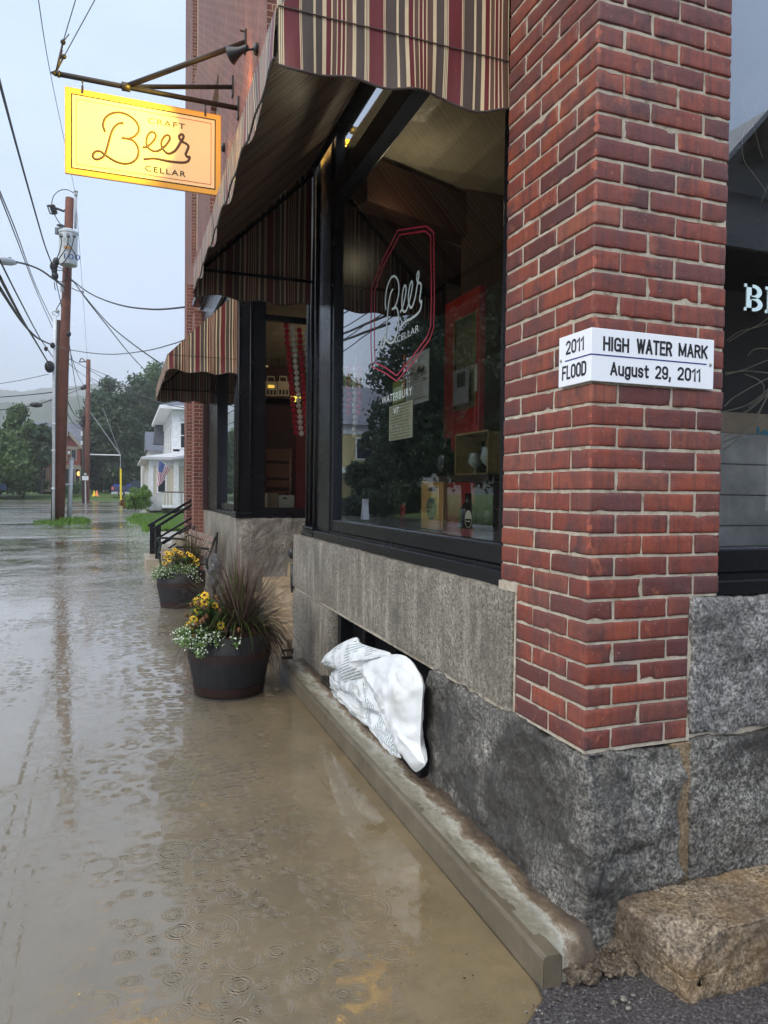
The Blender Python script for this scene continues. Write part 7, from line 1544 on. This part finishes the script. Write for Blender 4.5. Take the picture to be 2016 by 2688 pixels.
# pickup truck seen from the side
YT = 98
def T(x, y, yy=YT): return E4(x, y, yy)
TK = thing('pickup_truck', T(700, 1560), 'dark blue pickup truck with blue bins in its bed parked at the water edge', 'truck')
NAVYP = simple('navy_truck_paint', (.015, .028, .075), .2, coat=.6, var=.1); GREYP = simple('silver_rocker', (.40, .41, .43), .35)
def prof(pts, y0, y1, mat, name, par=TK, bev=.03):
    P = [T(*p) for p in pts]; n = len(P); mb = MB(); mb.add([(p.x, y0, p.z) for p in P] + [(p.x, y1, p.z) for p in P], [tuple(range(n)), tuple(range(2 * n - 1, n - 1, -1))] + [(i, n + i, n + (i + 1) % n, (i + 1) % n) for i in range(n)]); return obj(name, mb, mat, par, bevel=bev)
prof([(480, 1445), (485, 1430), (740, 1425), (760, 1370), (775, 1362), (880, 1362), (935, 1385), (960, 1430), (1080, 1445), (1100, 1480), (1100, 1510), (480, 1505)], YT, YT + 1.9, NAVYP, 'body')
prof([(480, 1507), (1100, 1512), (1095, 1545), (480, 1540)], YT + .02, YT + 1.88, GREYP, 'rocker_panel')
prof([(768, 1420), (778, 1378), (872, 1376), (872, 1420)], YT - .02, YT, DW, 'side_window', bev=0); prof([(882, 1420), (884, 1378), (918, 1390), (935, 1420)], YT - .02, YT, DW, 'side_window', bev=0)
for x in (612, 1010):
    c = T(x, 1530); c.y = YT - .03; w_ = obj('wheel', MB().lathe(c, [(.20, -.02), (.40, -.02), (.44, .04), (.44, .22), (.3, .25)], 20, ax=(0, 1, 0)), flat('tyre_rubber', (.012, .012, .013), .8), TK); obj('rim', MB().lathe(c, [(.05, -.06), (.24, -.04), (.25, -.01), (.2, 0)], 12, ax=(0, 1, 0)), GREYP, w_)
mb = MB(); a, b = T(482, 1480), T(512, 1440); mb.box(a.x - .03, b.x, YT - .04, YT + .2, a.z, b.z); obj('tail_light', mb, simple('tail_light_red', (.55, .10, .10), .2), TK); a, b = T(475, 1540), T(570, 1515); obj('bumper', MB().box(a.x, b.x, YT - .03, YT + 1.9, a.z, b.z), GREYP, TK)
BLUEB = simple('blue_plastic_bin', (.02, .05, .35), .4)
for k, (xa, xb, yt) in enumerate(((508, 598, 1405), (690, 742, 1402))):
    a, b = T(xa, 1432), T(xb, yt); bn = thing('blue_bin', (a.x, YT + .6, a.z), 'bright blue bin in the truck bed, %s' % ('near the tailgate' if k == 0 else 'next to the cab'), 'bin'); obj('bin_body', MB().box(a.x, b.x, YT + .5, YT + 1.3, a.z - .05, b.z - .03), BLUEB, bn, bevel=.03); obj('lid', MB().box(a.x - .03, b.x + .03, YT + .47, YT + 1.33, b.z - .03, b.z + .02), BLUEB, bn)
for k, (xc, m_) in enumerate(((245, simple('yellow_cone', (.75, .55, .03), .5)), (282, simple('orange_cone', (.80, .25, .10), .5)))):
    c = E4(xc, 1565, 94); t_ = E4(xc, 1490, 94); cn2 = thing('traffic_cone', c, '%s traffic cone standing in the water by the far bank' % ('yellow' if k == 0 else 'orange'), 'traffic cone', 'cones by the far bank'); H = t_.z - c.z; obj('cone_body', MB().lathe((c.x, 94, c.z), [(.22, 0), (.20, .03), (.05, H), (.03, H)], 12), m_, cn2); obj('cone_foot', MB().box(c.x - .26, c.x + .26, 93.8, 94.3, c.z - .05, c.z + .01), m_, cn2)
# part of a vehicle and a tree with lamp glow put into its leaf colour, left edge
CA = thing('parked_car', (TX(2, 92), 92, .8), 'dark blue car mostly cut off by the left edge of the view', 'car')
a = onY(15, 1285, 92); mb = MB(); z = a.z; P = [(a.x, z - .1), (a.x, z + .5), (a.x - .3, z + .62), (a.x - .9, z + .72), (a.x - 1.4, z + 1.25), (a.x - 3.0, z + 1.3), (a.x - 3.8, z + .75), (a.x - 4.5, z + .6), (a.x - 4.5, z - .1)]; n = len(P); mb.add([(p[0], 92, p[1]) for p in P] + [(p[0], 93.7, p[1]) for p in P], [tuple(range(n - 1, -1, -1)), tuple(range(n, 2 * n))] + [(i, (i + 1) % n, n + (i + 1) % n, n + i) for i in range(n)]); obj('body', mb, NAVYP, CA, bevel=.05)
for dx in (-.8, -3.6): obj('wheel', MB().lathe((a.x + dx, 91.95, z), [(.1, 0), (.33, 0), (.34, .2)], 16, ax=(0, 1, 0)), flat('tyre_rubber2', (.012, .012, .013), .8), CA)
obj('side_window', MB().box(a.x - 2.9, a.x - 1.5, 91.97, 91.99, z + .75, z + 1.18), DW, CA)
tree(TX(-2, 103), 103, 1, 3.2, 2.4, 55, simple('lamplit_orange_leaf', (.40, .14, .03), .6, var=.3), 'small orange tree glowing at the left edge', 20, .16, 1200, .3, name='orange_tree')
# ================================================================ hazy hills
def ridge(name, y, vs, mat, seed, depth=260, tw=14):
    mb = MB(); us = np.linspace(-900, 3000, 420); tops = []
    for k, u in enumerate(us):
        v = np.interp(u, [p[0] for p in vs], [p[1] for p in vs]); p = onY(u, v, y); z = p.z + 7 * mn.fractal(Vector((k * .05, seed, 0)), 1, 2, 4) + 4.5 * abs(mn.noise(Vector((k * 1.7, seed, 3)))); tops.append((p.x, z))
    n = len(tops); rows = 9; vs_ = []
    for j in range(rows):
        t = j / (rows - 1)
        for x, z in tops: vs_.append((x, y - depth * (1 - t) ** 1.2 + 12 * mn.noise(Vector((x * .01, t * 4, seed))), .3 + (z - .3) * (math.sin(t * math.pi / 2)) ** 1.1))
    mb.add(vs_, [(j * n + i, j * n + i + 1, (j + 1) * n + i + 1, (j + 1) * n + i) for j in range(rows - 1) for i in range(n - 1)])
    mb.add([(x, y, z) for x, z in tops] + [(x, y + 60, .3) for x, z in tops], [(i, i + 1, n + i + 1, n + i) for i in range(n - 1)])
    structure(obj(name, mb, mat))
def m_forest():
    t = NT('forested_hillside'); n = t.noise(t.pos(), .06, 6, .8); base = t.ramp(n, [(.3, (.02, .04, .02)), (.6, (.05, .08, .03)), (.8, (.08, .11, .04))]); return t.pbr(base, .9, t.bump(n, 1, 8))
FOR = m_forest()
ridge('hills', 1500, [(-900, 1060), (0, 1022), (60, 1030), (130, 1018), (220, 1010), (330, 1008), (480, 1000), (1500, 960), (3000, 1000)], FOR, 1)
ridge('hills', 850, [(-900, 1100), (0, 1062), (70, 1055), (130, 1042), (230, 1040), (330, 1030), (430, 1005), (1500, 980), (3000, 1010)], FOR, 2)
# ================================================================ the other side of the street (seen in the shop glass)
mb = MB(); mb.grid(lambda i, j: Vector((-12 - i * 60, -20 + j * 112, -.02 + .5 * min(1, i * 6))), 20, 20); structure(obj('lawn', mb, LAWN, smooth=True))
def mirror_pt(u, v, D_):       # point seen mirrored in the shop glass, D_ metres up the street
    r = ray(u, v); t = D_ / r.y; return Vector((2 * 1.432 - r.x * t, D_, 1.45 + r.z * t))
YHh = thing('yellow_house', mirror_pt(905, 1330, 46), 'pale yellow clapboard house with white trim across the street', 'house')
YS = m_siding('yellow_clapboard', (.55, .48, .24)); p0 = mirror_pt(935, 1300, 46)
obj('wall', MB().box(p0.x - 4.9, p0.x + 2.2, 46, 56, .3, 6.0), YS, YHh); mb = MB(); x0, x1 = p0.x - 4.9, p0.x + 2.2; mb.add([(x0 - .6, 45.4, 5.9), (x1 + .6, 45.4, 5.9), (x1 + .6, 51, 9.2), (x0 - .6, 51, 9.2), (x0 - .6, 56.6, 5.9), (x1 + .6, 56.6, 5.9)], [(0, 1, 2, 3), (3, 2, 5, 4), (0, 3, 4), (1, 5, 2), (0, 4, 5, 1)]); obj('roof', mb, SLATE, YHh)
mb = MB(); mb.box(x0 - .05, x0 + .3, 45.92, 46, .3, 5.9); mb.box(x0, x1, 45.9, 46, 5.3, 5.9); mb.box(x0 - .3, x1, 45.2, 46, 2.7, 3.05); obj('trim', mb, TRIM, YHh)
for k in range(2): win_y(YHh, x0 + 1.0 + 2.8 * k, x0 + 2.1 + 2.8 * k, 46, 3.7, 5.0); win_y(YHh, x0 + 1.0 + 2.8 * k, x0 + 2.1 + 2.8 * k, 46, .9, 2.3)
GRP = 'trees across the street'
for (u, D_, vt, W, seed, mat, lab, cone) in ((985, 40, 1060, 5.0, 101, LEAFD, 'dark spruce across the street, in front of the yellow house', 1.0), (1030, 44, 985, 6.0, 102, LEAFD, 'taller dark spruce across the street', 1.0), (1165, 34, 745, 8, 103, LEAFD, 'huge broad maple across the street', 0), (1225, 30, 700, 9, 104, LEAFD, 'second huge maple across the street, nearer', 0), (1310, 26, 640, 8, 105, LEAFD, 'dark maple across the street nearest the corner', 0), (880, 75, 1010, 12, 106, LEAF, 'far green tree behind the yellow house', 0)):
    p = mirror_pt(u, 1300, D_); zt_ = mirror_pt(u, vt, D_).z; tree(p.x, D_, .3, zt_ - .3, W, seed, mat, lab, 70 if not cone else 60, .14 if D_ < 50 else .25, 16000, .18 if not cone else .03, cone, GRP, 'broadleaf_tree' if not cone else 'spruce_tree')
HD = mirror_pt(1057, 1345, 38); hy = thing('fire_hydrant', (HD.x, 38, .1), 'small red fire hydrant across the street', 'hydrant'); obj('hydrant_body', MB().lathe((HD.x, 38, .1), [(.16, 0), (.13, .05), (.12, .45), (.15, .47), (.13, .55), (.05, .64), (.03, .7)], 14), simple('hydrant_red', (.35, .04, .03), .4), hy, smooth=True); obj('outlet', MB().tube([(HD.x - .2, 38, .48), (HD.x + .2, 38, .48)], .05, 8), simple('hydrant_red2', (.35, .04, .03), .4), hy)
sg = mirror_pt(962, 1345, 33); sn = thing('yard_sign', (sg.x, 33, .0), 'white sandwich-board sign across the street', 'sign'); obj('board', MB().obox((sg.x - .15, 33, .1), (.3, 0, 0), (0, .25, 1.0), (0, .03, 0)), TRIM, sn); obj('board', MB().obox((sg.x - .15, 33.4, .1), (.3, 0, 0), (0, -.25, 1.0), (0, .03, 0)), TRIM, sn)
for k in range(3):
    P0 = mirror_pt(870, 880 + k * 32, 62); P1 = mirror_pt(1000, 800 + k * 26, 50); d = P1 - P0
    o = obj('overhead_wire', MB().tube(smoothpts([P0 - d * .3, P0, P1, P1 + d * .6], 6), .045, 5), WIRE, None, smooth=True); tag(o, ['highest', 'middle', 'lowest'][k] + ' of three wires over the street, mirrored in the shop glass', 'overhead wire', 'wires mirrored in the glass')
# grey gabled house behind the camera, mirrored in the side window
def mir2(u, v, y): r = ray(u, v); t = (1.93 * 2 - y) / r.y; return Vector((r.x * t, y, 1.45 + r.z * t))
YG = -9.0; GH = thing('grey_house', mir2(1950, 1300, YG), 'dark grey clapboard house with a louvred gable across the side street', 'house'); GS = m_siding('grey_clapboard', (.15, .155, .16), .12)
c7 = crop(1860, 250, 156 / 531); c8 = crop(1860, 900, 156 / 493)
ap_ = mir2(*c7(385, 290), YG); x0 = mir2(*c7(-200, 800), YG).x; ev = mir2(*c7(150, 560), YG); sl_ = (ap_.z - ev.z) / (ap_.x - ev.x); hw = 3.4; ze_ = ap_.z - sl_ * hw
mb = MB(); mb.add([(ap_.x - hw, YG, .0), (ap_.x + hw, YG, .0), (ap_.x + hw, YG, ze_), (ap_.x, YG, ap_.z), (ap_.x - hw, YG, ze_)] + [(ap_.x - hw, YG - 9, .0), (ap_.x + hw, YG - 9, .0), (ap_.x + hw, YG - 9, ze_), (ap_.x, YG - 9, ap_.z), (ap_.x - hw, YG - 9, ze_)], [(4, 3, 2, 1, 0), (5, 6, 7, 8, 9), (0, 5, 9, 4), (1, 2, 7, 6)]); obj('wall', mb, GS, GH)
mb = MB(); mb.obox((ap_.x, YG + .45, ap_.z + .05), (-hw - .4, 0, -sl_ * (hw + .4)), (0, -10, 0), (0, 0, .15)); mb.obox((ap_.x, YG + .45, ap_.z + .05), (hw + .4, 0, -sl_ * (hw + .4)), (0, -10, 0), (0, 0, .15)); obj('roof', mb, simple('grey_white_bargeboard', (.32, .34, .36), .5), GH)
q0 = mir2(*c7(375, 380), YG + .02); q1 = mir2(*c7(290, 600), YG + .02); q2 = mir2(*c7(500, 600), YG + .02); q3 = mir2(*c7(410, 650), YG + .02)
mb = MB(); mb.add([(q0.x, YG + .03, q0.z), (q1.x, YG + .03, q1.z), (q3.x, YG + .03, q3.z), (q2.x, YG + .03, q2.z)], [(0, 1, 2, 3)]); obj('louvre_vent', mb, simple('louvre_dark', (.035, .035, .035), .6), GH)
pr_ = mir2(*c7(200, 1500), YG + 1.5); pt_ = mir2(*c7(200, 850), YG + .05)
mb = MB(); mb.add([(ap_.x - hw - .5, YG + 2.6, pr_.z), (ap_.x + hw + .5, YG + 2.6, pr_.z), (ap_.x + hw + .5, YG, pt_.z), (ap_.x - hw - .5, YG, pt_.z), (ap_.x - hw - .5, YG, pr_.z), (ap_.x + hw + .5, YG, pr_.z)], [(0, 3, 2, 1), (0, 1, 5, 4), (0, 4, 3), (1, 2, 5)]); obj('porch_roof', mb, simple('charcoal_shingle', (.045, .045, .048), .7), GH)
obj('porch_fascia', MB().box(ap_.x - hw - .5, ap_.x + hw + .5, YG + 2.6, YG + 2.7, pr_.z - .18, pr_.z + .02), simple('fascia_grey', (.20, .21, .22), .5), GH)
for dx in (-2.2, .8): win_y(GH, ap_.x + dx, ap_.x + dx + 1.2, YG + .06, 1.2, 2.6)

# ================================================================ rain haze
HZ = bpy.data.materials.new('rain_haze'); HZ.use_nodes = True; ht = HZ.node_tree; ht.nodes.clear(); ho = ht.nodes.new('ShaderNodeOutputMaterial'); hv = ht.nodes.new('ShaderNodeVolumePrincipled')
hv.inputs['Color'].default_value = (.955, .975, .99, 1); hv.inputs['Density'].default_value = 0.0008; hv.inputs['Anisotropy'].default_value = 0.0; ht.links.new(hv.outputs[0], ho.inputs['Volume'])
hz = obj('haze', MB().box(-1400, 1400, -130, 1950, -2.5, 265), HZ); hz['kind'] = 'stuff'
